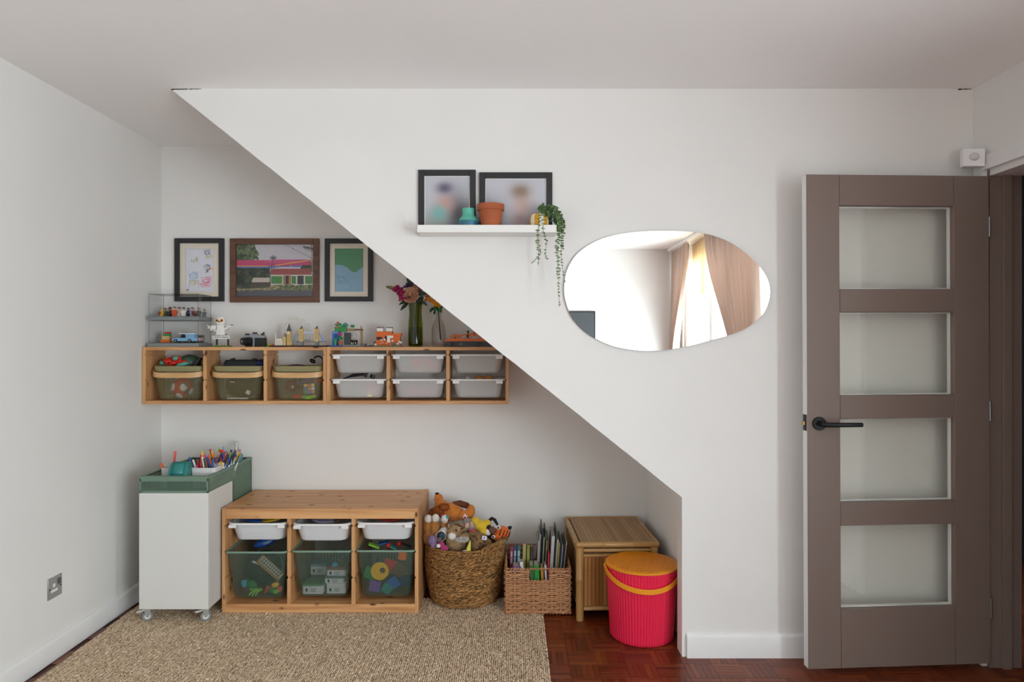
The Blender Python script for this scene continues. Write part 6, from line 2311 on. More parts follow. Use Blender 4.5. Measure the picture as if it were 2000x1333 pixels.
b.loft([[(x0 + .022, 3.2265 + p, zt0 + q + .0015) for p, q in [(.004, hh * .56), (.0085, hh * .68), (.0222, hh * .90), (.037, hh * 1.01)]], [(x1 - .022, 3.2265 + p, zt0 + q + .0015) for p, q in [(.004, hh * .56), (.0085, hh * .68), (.0222, hh * .90), (.037, hh * 1.01)]]], closed=False)
sol = b.build('flap', MATS['teal_gloss'], td, fix=False, angle=60)
sm = sol.modifiers.new('thick', 'SOLIDIFY')
sm.thickness = .0015
PCOL = {'red': 'c8202c', 'orange': 'e5641f', 'coral': 'e8605c', 'yellow': 'edc022', 'green': '1f9a4c', 'dark green': '1d5a38', 'teal': '1f7f86', 'blue': '2456a8', 'navy': '20305f', 'purple': '5a3a8a', 'magenta': 'c31f76', 'pink': 'e0588e', 'black': '1c1c1e', 'white': 'e6e4e0', 'grey': '8a8c90', 'brown': '6a4028', 'lime': '9ac33a', 'light blue': '5aa0d8'}
PM = {k: M('pen_' + k.replace(' ', '_'), v, rough=.3) for k, v in PCOL.items()}
used = set()
rp_ = random.Random(21)


def pen(x, y, zb, lean, length, body, cap, where, r=.0046):
    key = (body, cap, where)
    if key in used:
        for alt in PCOL:
            if (body, alt, where) not in used:
                cap = alt
                break
    used.add((body, cap, where))
    t = thing('felt_pen', f'{body} pen with {cap} cap in {where}' if body != cap else f'plain {body} pen in {where}', 'pen', (x, y, zb), 'pens in the trolley tray')
    d = Vector((lean[0], lean[1], 1)).normalized()
    p = Vector((x, y, zb))
    MB().tube([p, p + d * length * .62], r * .92, 8).build('barrel', PM[body], t)
    MB().tube([p + d * length * .62, p + d * length * .97, p + d * length], [r * 1.06, r * 1.02, r * .7], 8).build('cap', PM[cap], t)


fz = zf + .006
A = 'the front pen pot'
for xo, yo, lx, ly, L, bc, cc_ in ((-.100, 3.30, -.42, -.05, .105, 'coral', 'coral'), (-.092, 3.305, -.38, 0, .128, 'dark green', 'green'), (-.080, 3.30, -.40, -.06, .098, 'yellow', 'orange'), (-.085, 3.32, -.45, .1, .150, 'navy', 'blue'), (-.075, 3.315, -.35, .0, .135, 'blue', 'white'), (-.062, 3.30, -.30, -.02, .108, 'magenta', 'magenta'), (-.060, 3.33, -.22, .05, .150, 'purple', 'magenta'),
                                   (-.035, 3.33, -.30, .05, .150, 'orange', 'coral'), (-.030, 3.345, -.28, .08, .140, 'black', 'blue'), (-.045, 3.35, .02, .1, .130, 'dark green', 'dark green'), (-.022, 3.35, -.30, .1, .150, 'brown', 'orange'), (-.055, 3.355, -.1, .1, .120, 'grey', 'black'), (-.015, 3.31, .08, -.02, .085, 'yellow', 'lime'), (-.025, 3.30, .0, 0, .082, 'red', 'magenta')):
    pen(XR + xo, yo, fz, (lx, ly), L, bc, cc_, A)
C2 = 'the second pen pot'
for k, (bc, cc_) in enumerate((('red', 'pink'), ('black', 'navy'), ('yellow', 'black'), ('purple', 'purple'), ('navy', 'white'), ('green', 'green'), ('orange', 'red'), ('light blue', 'blue'), ('brown', 'red'), ('yellow', 'yellow'), ('black', 'purple'), ('white', 'black'))):
    pen(XR - .070 + (k % 4) * .018, 3.398 + (k // 4) * .022, fz, (rp_.uniform(.05, .45) if k % 3 else rp_.uniform(-.3, .0), rp_.uniform(-.1, .15)), rp_.uniform(.105, .165), bc, cc_, C2)
C3 = 'the third pen pot'
for k, (bc, cc_) in enumerate((('red', 'red'), ('green', 'dark green'), ('pink', 'red'), ('navy', 'navy'), ('yellow', 'orange'), ('blue', 'light blue'), ('orange', 'brown'), ('dark green', 'lime'), ('purple', 'blue'), ('white', 'grey'), ('black', 'black'), ('red', 'navy'), ('magenta', 'pink'), ('green', 'yellow'))):
    pen(XR - .072 + (k % 5) * .015, 3.488 + (k // 5) * .022, fz, (rp_.uniform(.0, .4) if k % 4 else rp_.uniform(-.3, .1), rp_.uniform(-.1, .12)), rp_.uniform(.110, .165), bc, cc_, C3)
for k in range(26):
    bc = rp_.choice(list(PCOL))
    cc_ = rp_.choice(list(PCOL))
    wh = (A, C2, C3)[k % 3]
    x_ = XR - rp_.uniform(.02, .095 if k % 3 == 0 else .072)
    y_ = (3.31, 3.395, 3.485)[k % 3] + rp_.uniform(.0, .055)
    pen(x_, y_, fz, (rp_.uniform(-.35, .1) if k % 3 == 0 else rp_.uniform(-.2, .42), rp_.uniform(-.1, .15)), rp_.uniform(.10, .165), bc, cc_, wh)
C4 = 'the teal pen pot'
for k, (bc, cc_) in enumerate((('teal', 'dark green'), ('orange', 'orange'), ('pink', 'white'), ('grey', 'red'), ('brown', 'orange'), ('light blue', 'white'), ('white', 'magenta'))):
    pen(XR - .062 + (k % 4) * .014, 3.585 + (k // 4) * .022, fz, (rp_.uniform(.1, .35), rp_.uniform(-.1, .1)), rp_.uniform(.105, .15), bc, cc_, C4)
pen(PX(313, 3.30) + .022, 3.325, fz, (-.25, -.05), .112, 'orange', 'orange', 'the outer corner pot', .006)
pen(PX(336, 3.40), 3.40, fz, (.08, .05), .155, 'pink', 'coral', 'the tray behind the teal box', .006)
sc_ = thing('scissors', 'small yellow-handled scissors among the pens', 'scissors', (XR - .01, 3.40, zf))
b = MB()
c = Vector((XR - .010, 3.375, PZ(908, 3.375)))
b.tube([c + Vector((.011 * math.cos(a), 0, .013 * math.sin(a))) for a in [i * math.pi / 8 for i in range(16)]], .0026, 6, closed=True)
b.build('handle', PM['yellow'], sc_)
MB().tube([c - Vector((0, 0, .012)), c - Vector((.012, -.01, .06))], [.003, .0015], 6).build('blade', m_steel, sc_)
bt = thing('glue_bottle', 'clear pump bottle with blue label at the trolley end', 'bottle', (PX(463, 3.67), 3.672, zf))
x, y = PX(461.5, 3.675), 3.678
zz = PZ(861.5, 3.675)
rb_ = .024
b = MB()
b.lathe([(rb_ * .9, 0), (rb_, .004), (rb_, zz - zf - .072), (rb_ * .8, zz - zf - .056), (.011, zz - zf - .042), (.010, zz - zf - .028)], (x, y, zf), 24)
b.build('bottle_body', clear('clear_pet', 'dfe6e8'), bt)
MB().lathe([(.0125, 0), (.0125, .018), (.011, .024), (.006, .026)], (x, y, zz - .030), 16).build('bottle_cap', M('frost_cap', 'c3c7c4', rough=.4), bt)
b = MB()
b.lathe([(rb_ + .0006, .05), (rb_ + .0006, zz - zf - .085)], (x, y, zf), 24, False, False)
lb_ = b.build('bottle_label', M('aqua_label', '3f8fb0', rough=.4), bt)
b = MB()
for k in range(5):
    a = math.radians(-90 - 40 + 20 * k)
    b.obox((x + (rb_ + .001) * math.cos(a), y + (rb_ + .001) * math.sin(a), zf + .082), (.006, .0008, .018), Matrix.Rotation(a + math.pi / 2, 3, 'Z'))
b.build('label_marks', m_white, lb_)

# ------------------------------------------------------------------ seagrass basket
m_sea = varied('seagrass', ['7f5832', 'ab7c48', '5e4024', 'c4945c', '8e643a'], rough=.75, spec=.25)
KC = Vector((-.244, 3.525, 0))
sb = thing('seagrass_basket', 'round woven seagrass basket full of plush toys', 'basket', (KC.x, KC.y, RT))
ZR_ = .300


def rad(z):
    t = (z - RT) / (ZR_ - RT)
    return .162 + .040 * min(1, t * 1.6) ** .6 - .002 * t


b = MB()
b.lathe([(rad(RT) - .012, RT + .001)] + [(rad(RT + (ZR_ - RT) * k / 10) - .007, RT + .001 + (ZR_ - RT - .004) * k / 10) for k in range(11)] + [(rad(ZR_) - .015, ZR_ - .004), (rad(.1) - .020, RT + .02)], (KC.x, KC.y, 0), 48)
b.build('lining', M('seagrass_dark', '5a3e22', rough=.9), sb)
cs, ds, ns = [], [], []
rg = np.random.RandomState(9)
nrow = 46
for r_ in range(nrow):
    z = RT + .005 + (ZR_ - RT - .006) * r_ / (nrow - 1)
    R_ = rad(z)
    n_ = int(2 * math.pi * R_ / .0118)
    for k in range(n_):
        a = 2 * math.pi * (k + .5 * (r_ % 2)) / n_ + rg.randn() * .01
        cs.append((KC.x + R_ * math.cos(a), KC.y + R_ * math.sin(a), z + rg.randn() * .0008))
        ds.append((-math.sin(a), math.cos(a), .17 + rg.randn() * .12))
        ns.append((math.cos(a), math.sin(a), 0))
Vv, Ff = strands(cs, ds, ns, .0195, .0062, .0095, nu=5, nv=2, seed=5)
tag(mass('weave', Vv, Ff, m_sea, sb), kind='stuff')
rim_pts = [(KC.x + (rad(ZR_)) * math.cos(a), KC.y + rad(ZR_) * math.sin(a)) for a in np.linspace(0, 2 * math.pi, 90, endpoint=False)]
cs, ds, ns = [], [], []
for k in range(160):
    a = 2 * math.pi * k / 160
    for q in (0, 1):
        cs.append((KC.x + (rad(ZR_) + (.003 if q else -.003)) * math.cos(a + q * .02), KC.y + (rad(ZR_) + (.003 if q else -.003)) * math.sin(a + q * .02), ZR_ + .004))
        ds.append((-math.sin(a) + (.5 if q else -.5) * math.cos(a), math.cos(a) + (.5 if q else -.5) * math.sin(a), .5 if q else -.4))
        ns.append((math.cos(a) * .5, math.sin(a) * .5, 1))
Vv, Ff = strands(cs, ds, ns, .024, .009, .009, nu=6, nv=3, seed=6)
tag(mass('rolled_rim', Vv, Ff, m_sea, sb), kind='stuff')
for a0, a1 in ((-62, 8), (125, 190)):
    pts = []
    for k in range(25):
        t = k / 24
        a = math.radians(a0 + (a1 - a0) * t)
        up = math.sin(math.pi * t) ** .5 * .030
        rr_o = rad(ZR_) + (.006 + .014 * math.sin(math.pi * t) if a0 < 0 else -.004)
        pts.append(Vector((KC.x + rr_o * math.cos(a), KC.y + rr_o * math.sin(a), ZR_ + .002 + up)))
    cs, ds, ns = [], [], []
    for k in range(72):
        t = k / 71 * 23.99
        p = pts[int(t)].lerp(pts[int(t) + 1], t - int(t))
        d = (pts[int(t) + 1] - pts[int(t)]).normalized()
        ph_ = k * 1.9
        s_ = d.cross(Vector((0, 0, 1))).normalized()
        u_ = s_.cross(d)
        o_ = s_ * math.cos(ph_) + u_ * math.sin(ph_)
        cs.append(tuple(p + o_ * .005))
        ds.append(tuple(d + .6 * (s_ * -math.sin(ph_) + u_ * math.cos(ph_))))
        ns.append(tuple(o_))
    Vv, Ff = strands(cs, ds, ns, .026, .008, .008, nu=6, nv=3, seed=7)
    tag(mass('handle', Vv, Ff, m_sea, sb), kind='stuff')

# ------------------------------------------------------------------ plush toys
def plush(name, label, ells, col, var=.12, fur=900, flen=.0065, voxel=.0045, where=None, body='plush_body'):
    """ells: list of (px, py, D, rx, ry, rz [, tilt]) with radii in metres; grown into one skin, then covered in short fur."""
    c0 = (PX(ells[0][0], ells[0][2]), ells[0][2], PZ(ells[0][1], ells[0][2]))
    t = thing(name, label, 'plush toy', c0, 'plush toys in the seagrass basket')
    mt = M('fur_' + col, col, rough=.9, var=var, vscale=45, bump=.5, bscale=160, sheen=.3)
    b = MB()
    pts, nrm = [], []
    rs = np.random.RandomState(len(label) * 13)
    tot = sum(e[3] * e[5] for e in ells)
    E = []
    for e in ells:
        R = euler(0, e[6] if len(e) > 6 else 0, 0)
        c = Vector((PX(e[0], e[2]), e[2], PZ(e[1], e[2])))
        b.ell(c, e[3:6], 16, 10, R)
        E.append((c, Vector(e[3:6]), R))
    o = b.build(body, mt, t, fix=False)
    rm = o.modifiers.new('skin', 'REMESH')
    rm.mode = 'VOXEL'
    rm.voxel_size = voxel
    rm.use_smooth_shade = True
    for (c, r_, R), e in zip(E, ells):
        n_ = int(fur * 4 * e[3] * e[5] / tot)
        for _ in range(n_):
            v = rs.randn(3)
            v /= np.linalg.norm(v)
            if v[1] > .35:
                continue
            p = c + R @ Vector((v[0] * r_[0], v[1] * r_[1], v[2] * r_[2]))
            inside = False
            for (c2, r2, R2) in E:
                if c2 is not c:
                    q = R2.transposed() @ (p - c2)
                    if (q.x / r2.x) ** 2 + (q.y / r2.y) ** 2 + (q.z / r2.z) ** 2 < .9:
                        inside = True
                        break
            if inside:
                continue
            nv_ = (R @ Vector((v[0] / r_[0], v[1] / r_[1], v[2] / r_[2]))).normalized()
            pts.append(p)
            nrm.append(nv_)
    if fur and pts:
        b = MB()
        for p, n_ in zip(pts, nrm):
            tg = Vector(rs.randn(3))
            d = (n_ * .75 + tg * .32 + Vector((0, 0, -.35))).normalized()
            s_ = d.cross(Vector((rs.randn(), rs.randn(), rs.randn()))).normalized() * .0008
            L = flen * rs.uniform(.6, 1.2)
            b.add([p - s_ - n_ * .001, p + s_ - n_ * .001, p + d * L], [(0, 1, 2)])
        tag(b.build('fur', mt, o, fix=False), kind='stuff')
    return t, o


def patch(par, name, px, py, D, r, mat, R=None):
    return MB().ell((PX(px, D), D, PZ(py, D)), r, 16, 10, R).build(name, mat, par)


def fuzz(par, px, py, D, r, mat, n=500, flen=.007, seed=1):
    """Short fur tufts over an ellipsoid, on the side that faces the room."""
    rs = np.random.RandomState(seed)
    c = Vector((PX(px, D), D, PZ(py, D)))
    b = MB()
    for _ in range(n):
        v = rs.randn(3)
        v /= np.linalg.norm(v)
        v[1] = -abs(v[1]) if rs.rand() < .8 else v[1]
        p = c + Vector((v[0] * r[0], v[1] * r[1], v[2] * r[2]))
        n_ = Vector((v[0] / r[0], v[1] / r[1], v[2] / r[2])).normalized()
        d = (n_ * .7 + Vector(rs.randn(3)) * .35 + Vector((0, 0, -.3))).normalized()
        s_ = d.cross(Vector(rs.randn(3))).normalized() * .0008
        b.add([p - s_, p + s_, p + d * flen * rs.uniform(.6, 1.2)], [(0, 1, 2)])
    return tag(b.build('fur_tufts', mat, par, fix=False), kind='stuff')


m_pw = M('fur_white', 'e6e0d8', rough=.9, bump=.4, bscale=150)
m_nose = M('plush_nose', '231c1a', rough=.35)
# orange and brown dog lying on top
t, o = plush('plush_dog', 'orange and brown plush dog lying on top with nose up', [(884, 1003, 3.56, .060, .045, .042), (862, 990, 3.57, .036, .034, .036, -30), (857, 976, 3.56, .022, .022, .030, -10), (855, 970, 3.555, .015, .016, .018), (906, 1007, 3.53, .026, .022, .026), (919, 1000, 3.55, .022, .022, .036, 10), (880, 992, 3.55, .034, .024, .024, 20)], 'c9782a', fur=1500, flen=.005)
patch(t, 'nose', 853.5, 964.5, 3.545, (.010, .009, .006), m_nose)
MB().tube([(PX(857.5, 3.535), 3.535, PZ(975.5, 3.535)), (PX(855.5, 3.532), 3.532, PZ(979, 3.532))], .0008, 5).build('mouth', m_nose, t)
b = MB()
for e in ((857, 1000, 3.545, .034, .03, .030), (868, 991, 3.535, .030, .022, .018), (846, 1003, 3.56, .022, .022, .026)):
    b.ell((PX(e[0], e[2]), e[2], PZ(e[1], e[2])), e[3:6], 16, 10)
b.build('brown_mane', M('fur_rust', '96501f', rough=.9, var=.2, vscale=40, bump=.6, bscale=150), t)
MB().tube([(PX(884, 3.60), 3.60, PZ(985, 3.60)), (PX(898, 3.61), 3.61, PZ(984, 3.61)), (PX(912, 3.60), 3.60, PZ(988, 3.60)), (PX(920, 3.59), 3.59, PZ(994, 3.59))], [.012, .017, .016, .010], 10).build('tail', M('fur_dark_rust', '6f3d24', rough=.9, var=.2, vscale=40, bump=.6, bscale=150), t)
for p_, q_, D_, r_ in ((857, 1000, 3.545, (.034, .03, .030)), (868, 991, 3.535, (.030, .022, .018)), (846, 1003, 3.56, (.022, .022, .026))):
    fuzz(t, p_, q_, D_, r_, MATS['fur_rust'], 700, .006, int(p_))
patch(t, 'paw_pad', 908.2, 1009.5, 3.506, (.010, .003, .014), M('pad_white', 'e9dfe0', rough=.8))
patch(t, 'paw_print', 908.4, 1011.5, 3.5035, (.006, .002, .006), M('pad_red', 'a8304a', rough=.8))
for p in (906.4, 910.2):
    patch(t, 'paw_print', p, 1006.5, 3.5035, (.0022, .002, .0035), MATS['pad_red'])
# brown toy with white feet at the left
t, o = plush('plush_bear', 'brown plush toy with white feet sticking up', [(836, 1030, 3.45, .020, .024, .040), (849, 1030, 3.44, .022, .024, .042), (867, 1027, 3.47, .022, .022, .034), (846, 1050, 3.47, .050, .045, .050), (836, 1046, 3.48, .018, .022, .042)], 'a9702f', fur=900)
for p, q, D in ((836.8, 1013.5, 3.44), (851, 1012, 3.43), (868.5, 1014, 3.455)):
    patch(t, 'white_foot', p, q, D, (.017, .018, .019), m_pw)
    fuzz(t, p, q, D, (.017, .018, .019), m_pw, 350, .005, int(p))
patch(t, 'teal_patch', 873.5, 1011, 3.45, (.009, .010, .009), M('felt_teal', '3f9aa0', rough=.9))
patch(t, 'red_patch', 864, 1008.5, 3.465, (.012, .010, .008), M('felt_red', 'b03448', rough=.9))
# black and white face with a blue eye
t, o = plush('plush_puppy', 'black and white plush with a big shiny blue eye', [(866, 1043, 3.43, .026, .028, .032, 20), (860, 1048, 3.42, .024, .026, .026)], 'dcd5cc', fur=500, flen=.005)
patch(t, 'face_mask', 861, 1048, 3.400, (.021, .012, .023), M('felt_black', '2b2526', rough=.85), euler(0, 15, 0))
patch(t, 'eye', 863.5, 1047, 3.388, (.0095, .004, .0105), M('glitter_blue', '2f86b8', rough=.2))
patch(t, 'pupil', 863.8, 1047, 3.3845, (.0062, .003, .0072), MATS['gloss_black'])
patch(t, 'muzzle', 858.5, 1054, 3.389, (.012, .008, .009), M('felt_mushroom', '6a5550', rough=.9))
# tan cat with white muzzle
t, o = plush('plush_cat', 'tan striped plush cat with white muzzle and collar ruff', [(895, 1034, 3.42, .040, .036, .034), (884, 1041, 3.40, .026, .026, .026), (890, 1062, 3.43, .046, .040, .040), (880, 1056, 3.41, .020, .020, .020), (904, 1050, 3.43, .030, .030, .026)], 'a5855d', var=.2, fur=1700, flen=.006)
patch(t, 'muzzle', 883, 1047.5, 3.376, (.018, .013, .016), m_pw)
fuzz(t, 902, 1053.5, 3.400, (.030, .016, .007), m_pw, 900, .012, 3)
fuzz(t, 883, 1047.5, 3.378, (.018, .013, .016), m_pw, 500, .005, 4)
patch(t, 'eye', 891, 1037, 3.384, (.0045, .004, .006), m_nose)
patch(t, 'nose', 877.5, 1041, 3.372, (.005, .004, .004), M('felt_pinkish', 'a9705a', rough=.8))
m_pst = M('fur_dark_stripe', '5a4230', rough=.9)
for p, q, w_, a in ((894, 1025.5, .016, 12), (903, 1033, .012, -20), (905, 1040, .012, -25), (899, 1028.5, .014, 8)):
    patch(t, 'stripe', p, q, 3.387 if q > 1030 else 3.396, (w_, .006, .005), m_pst, euler(0, a, 0))
patch(t, 'ear', 912, 1027, 3.40, (.011, .009, .016), M('felt_pale_pink', 'c9a390', rough=.9), euler(0, 15, 0))
patch(t, 'ear', 878, 1029, 3.43, (.010, .009, .014), MATS['fur_a5855d'], euler(0, -20, 0))
# spotted tan body with a tag
t, o = plush('plush_leopard', 'spotted tan plush body with a white cloth tag', [(934, 1057, 3.44, .044, .040, .040), (924, 1046, 3.46, .030, .030, .026), (950, 1062, 3.44, .026, .028, .024), (931, 1069, 3.42, .024, .022, .022)], '967347', var=.15, fur=1500, flen=.006)
for p, q in ((927, 1048), (938, 1062), (931, 1054), (948, 1058), (922, 1057), (942, 1052), (936, 1069), (947, 1066)):
    patch(t, 'spot', p, q, 3.404, (.0065, .005, .007), m_pst)
MB().obox((PX(946, 3.395), 3.395, PZ(1051.5, 3.395)), (.024, .001, .020), euler(0, 10, 0)).build('tag', M('tag_white', 'dfdde6', rough=.7), t)
MB().obox((PX(945.6, 3.394), 3.394, PZ(1051.5, 3.394)), (.006, .001, .010), euler(0, 10, 0)).build('tag_print', M('tag_ink', '6f7296', rough=.7), t)
# yellow plush
t, o = plush('plush_star', 'plain yellow plush wedged behind the tiger', [(938, 1027, 3.51, .044, .034, .030, 20), (928, 1018, 3.51, .022, .024, .022), (944, 1038, 3.49, .022, .022, .026), (951, 1024, 3.52, .022, .022, .024)], 'dcb92a', var=.06, fur=300, flen=.004)
# tiger
t, o = plush('plush_tiger', 'orange plush tiger head with black stripes and brown nose', [(981, 1042, 3.52, .042, .036, .038, 20), (973, 1049, 3.51, .030, .030, .026)], 'd9651f', var=.05, fur=0)
m_tb = M('felt_stripe_black', '1f1a19', rough=.85)
cT = Vector((PX(981, 3.52), 3.52, PZ(1042, 3.52)))
for k, (dx_, a) in enumerate(((-.014, 0), (.002, 1), (.018, 2), (.032, 3))):
    pts = []
    for i in range(9):
        u = -1 + 2 * i / 8
        xx_, zz_ = dx_ + .012 * u, .030 * u - .004 * k
        e_ = 1 - (xx_ / .045) ** 2 - (zz_ / .042) ** 2
        pts.append(cT + Vector((xx_, -.037 * math.sqrt(max(.02, e_)), zz_)))
    MB().tube(pts, [.0005] + [.0022] * 7 + [.0005], 6).build('stripe', m_tb, t)
patch(t, 'nose', 961.5, 1036, 3.475, (.018, .010, .019), M('felt_brown', '6a4436', rough=.9))
patch(t, 'nose_side', 955.5, 1032, 3.485, (.012, .010, .016), m_tb)
patch(t, 'muzzle', 953, 1040, 3.485, (.016, .014, .018), m_pw)
for p, q in ((974, 1031.5), (963.5, 1049.5)):
    e_ = patch(t, 'eye_white', p, q, 3.482, (.011, .005, .009), m_pw, euler(0, -20, 0))
    patch(t, 'pupil', p - .5, q, 3.477, (.005, .003, .005), m_tb)
MB().tube([(PX(952, 3.54), 3.54, PZ(1026, 3.54)), (PX(955, 3.54), 3.54, PZ(1018, 3.54)), (PX(961, 3.54), 3.54, PZ(1013, 3.54)), (PX(966, 3.54), 3.54, PZ(1016, 3.54)), (PX(972, 3.54), 3.54, PZ(1026, 3.54))], [.008, .010, .009, .009, .006], 8).build('ear_loop', m_tb, t)
MB().ell((PX(995, 3.53), 3.53, PZ(1032, 3.53)), (.014, .008, .010), 12, 8, euler(0, -35, 0)).build('ear', m_tb, t)
# small ones at the rim
t, o = plush('plush_mouse', 'lilac plush peeking over the basket rim', [(845, 1056, 3.42, .024, .022, .026), (848, 1065, 3.40, .018, .018, .016)], '8f76a0', var=.1, fur=260, flen=.005)
t, o = plush('plush_bunny', 'shiny magenta plush with white face at the front rim', [(868, 1072, 3.37, .020, .018, .016), (862, 1064, 3.385, .016, .016, .014)], 'a92a6c', var=.2, fur=0)
patch(t, 'face', 856.5, 1067, 3.372, (.011, .010, .010), m_pw)
t, o = plush('plush_koala', 'grey and pink eared plush between the cat and the yellow toy', [(919, 1029, 3.47, .022, .022, .022), (912, 1020, 3.50, .020, .020, .018)], 'a79c96', var=.1, fur=400, flen=.006)
patch(t, 'ear', 921, 1025, 3.452, (.011, .008, .014), MATS['felt_pale_pink'])
patch(t, 'scarf', 922, 1036.5, 3.455, (.018, .012, .010), M('felt_rose', 'b0455a', rough=.9))
hn = thing('plush_horn', 'pale yellow felt cone with white base at the front rim', 'plush toy', (PX(913, 3.355), 3.355, PZ(1080, 3.355)), 'plush toys in the seagrass basket')
MB().tube([(PX(914, 3.352), 3.352, PZ(1081, 3.352)), (PX(915.5, 3.352), 3.352, PZ(1072, 3.352)), (PX(918.5, 3.352), 3.352, PZ(1056, 3.352))], [.014, .011, .002], 12).build('cone', M('felt_lemon', 'd9cf55', rough=.8), hn)
patch(hn, 'cone_base', 908, 1078.5, 3.35, (.013, .010, .008), m_pw)
t, o = plush('plush_frog', 'small teal plush tucked below the tiger', [(981, 1056.5, 3.47, .018, .016, .010), (974, 1060, 3.47, .016, .016, .010)], '2c6f66', var=.2, fur=0)
# unseen filling that carries the pile
b = MB()
b.ell((KC.x, KC.y, .17), (.17, .17, .13), 24, 12)
one('plush_filling', b, M('fur_filling', '6a5238', rough=.95, var=.2, vscale=25), 'unseen brown filling underneath the other toys in the basket', 'plush toy', 'plush toys in the seagrass basket')

# ------------------------------------------------------------------ wicker book basket
m_wick = varied('wicker', ['b37d54', 'c69166', '9c6b46', 'd29f76', 'a8744c'], rough=.6, spec=.35)
wx0, wx1, wy0, wy1, wz = -.030, .282, 3.312, 3.665, .228
wb = thing('book_basket', 'rectangular wicker basket packed with books', 'basket', ((wx0 + wx1) / 2, (wy0 + wy1) / 2, RT))
zb0 = RT + .003


def weave_panel(name, p0, p1, nrm, z0, z1, hole=None, lean=.004):
    """Pairs of withies that pass in front of and behind the upright stakes."""
    p0, p1, nrm = Vector((*p0, 0)), Vector((*p1, 0)), Vector((*nrm, 0))
    L = (p1 - p0).length
    d = (p1 - p0) / L
    b = MB()
    nst = max(4, int(round(L / .042)))
    sp = L / nst
    rows = int((z1 - z0) / .0130)
    rs = random.Random(int(L * 1000) + 3)
    for r_ in range(rows):
        zc = z0 + (r_ + .5) * (z1 - z0) / rows
        segs = [(0, L)]
        if hole and hole[2] - .004 < zc < hole[3] + .001:
            segs = [(0, hole[0]), (hole[1], L)]
        for s0, s1 in segs:
            for off_ in (-.0031, .0031):
                n_ = max(3, int((s1 - s0) / .0105))
                pts = []
                j0 = rs.uniform(-.0012, .0012)
                for k in range(n_ + 1):
                    s = s0 + (s1 - s0) * k / n_
                    w = math.cos(math.pi * s / sp + math.pi * (r_ % 2))
                    pts.append(p0 + d * s + nrm * (.0058 * w) + Vector((0, 0, zc + off_ * (1.0 + .3 * w) + j0 + rs.uniform(-.0006, .0006))))
                b.tube(pts, .0031, 5)
    for k in range(nst + 1):
        s = min(max(k * sp, .002), L - .002)
        for o_ in (-.0025, .0025):
            top = z1
            pieces = [(z0, z1)]
            if hole and hole[0] - .002 < s < hole[1] + .002:
                pieces = [(z0, hole[2])]
            for a, c_ in pieces:
                b.tube([p0 + d * (s + o_) + Vector((0, 0, a)), p0 + d * (s + o_) + Vector((0, 0, c_))], .0024, 5)
    return tag(b.build(name, m_wick, wb, fix=False), kind='stuff')


hole = ((PX(1033, 3.312) - wx0), (PX(1074, 3.312) - wx0), PZ(1135, 3.312), wz - .004)
weave_panel('woven_front', (wx0, wy0), (wx1, wy0), (0, -1), zb0, wz - .006, hole)
weave_panel('woven_side', (wx0, wy0 + .006), (wx0, wy1), (-1, 0), zb0, wz - .006)
weave_panel('woven_side', (wx1, wy0 + .006), (wx1, wy1), (1, 0), zb0, wz - .006)
weave_panel('woven_back', (wx0, wy1), (wx1, wy1), (0, 1), zb0, wz + .012, (.10, .24, .175, wz + .010))


def roped(name, pts, r=.0045, closed=False, step=.0052):
    P_ = [Vector(p) for p in pts]
    if closed:
        P_.append(P_[0])
    cs, ds, ns = [], [], []
    k = 0
    for a, c_ in zip(P_[:-1], P_[1:]):
        L = (c_ - a).length
        d = (c_ - a) / L
        s_ = d.cross(Vector((0, 0, 1)))
        s_ = s_.normalized() if s_.length > .01 else Vector((1, 0, 0))
        u_ = s_.cross(d)
        for i in range(int(L / step)):
            ph_ = k * 2.1
            o_ = s_ * math.cos(ph_) + u_ * math.sin(ph_)
            cs.append(tuple(a + d * i * step + o_ * r * .6))
            ds.append(tuple(d + .8 * (u_ * math.cos(ph_) - s_ * math.sin(ph_))))
            ns.append(tuple(o_))
            k += 1
    Vv, Ff = strands(cs, ds, ns, .016, r * 1.3, r * 1.3, nu=5, nv=2, seed=8)
    return tag(mass(name, Vv, Ff, m_wick, wb), kind='stuff')


roped('rope_rim', [(wx0, wy1, wz + .013), (wx0, wy0, wz), (wx1, wy0, wz), (wx1, wy1, wz + .013), (wx0, wy1, wz + .013)])
roped('rope_base', [(wx0, wy0, zb0), (wx1, wy0, zb0), (wx1, wy1, zb0), (wx0, wy1, zb0)], closed=True)
hz0 = hole[2]
roped('hole_edge', [(wx0 + hole[0], wy0 - .002, wz), (wx0 + hole[0], wy0 - .002, hz0), (wx0 + hole[1], wy0 - .002, hz0), (wx0 + hole[1], wy0 - .002, wz)], r=.0035)
MB().box(wx0 + .004, wx1 - .004, wy0 + .004, wy1 - .004, RT + .001, RT + .008).build('base_board', M('wicker_dark', '6a4a2c', rough=.9), wb)
m_wdark = MATS['wicker_dark']
b = MB()
for a in ((wx0 + .0075, wx1 - .0075, wy0 + .0072, wy0 + .0085), (wx0 + .0075, wx1 - .0075, wy1 - .0085, wy1 - .0072), (wx0 + .0072, wx0 + .0085, wy0 + .0085, wy1 - .0085), (wx1 - .0085, wx1 - .0072, wy0 + .0085, wy1 - .0085)):
    b.box(a[0], a[1], a[2], a[3], RT + .008, hz0 - .006)
b.build('inner_lining', m_wdark, wb)

# books
m_pages = M('book_pages', 'b3ab9a', rough=.85)


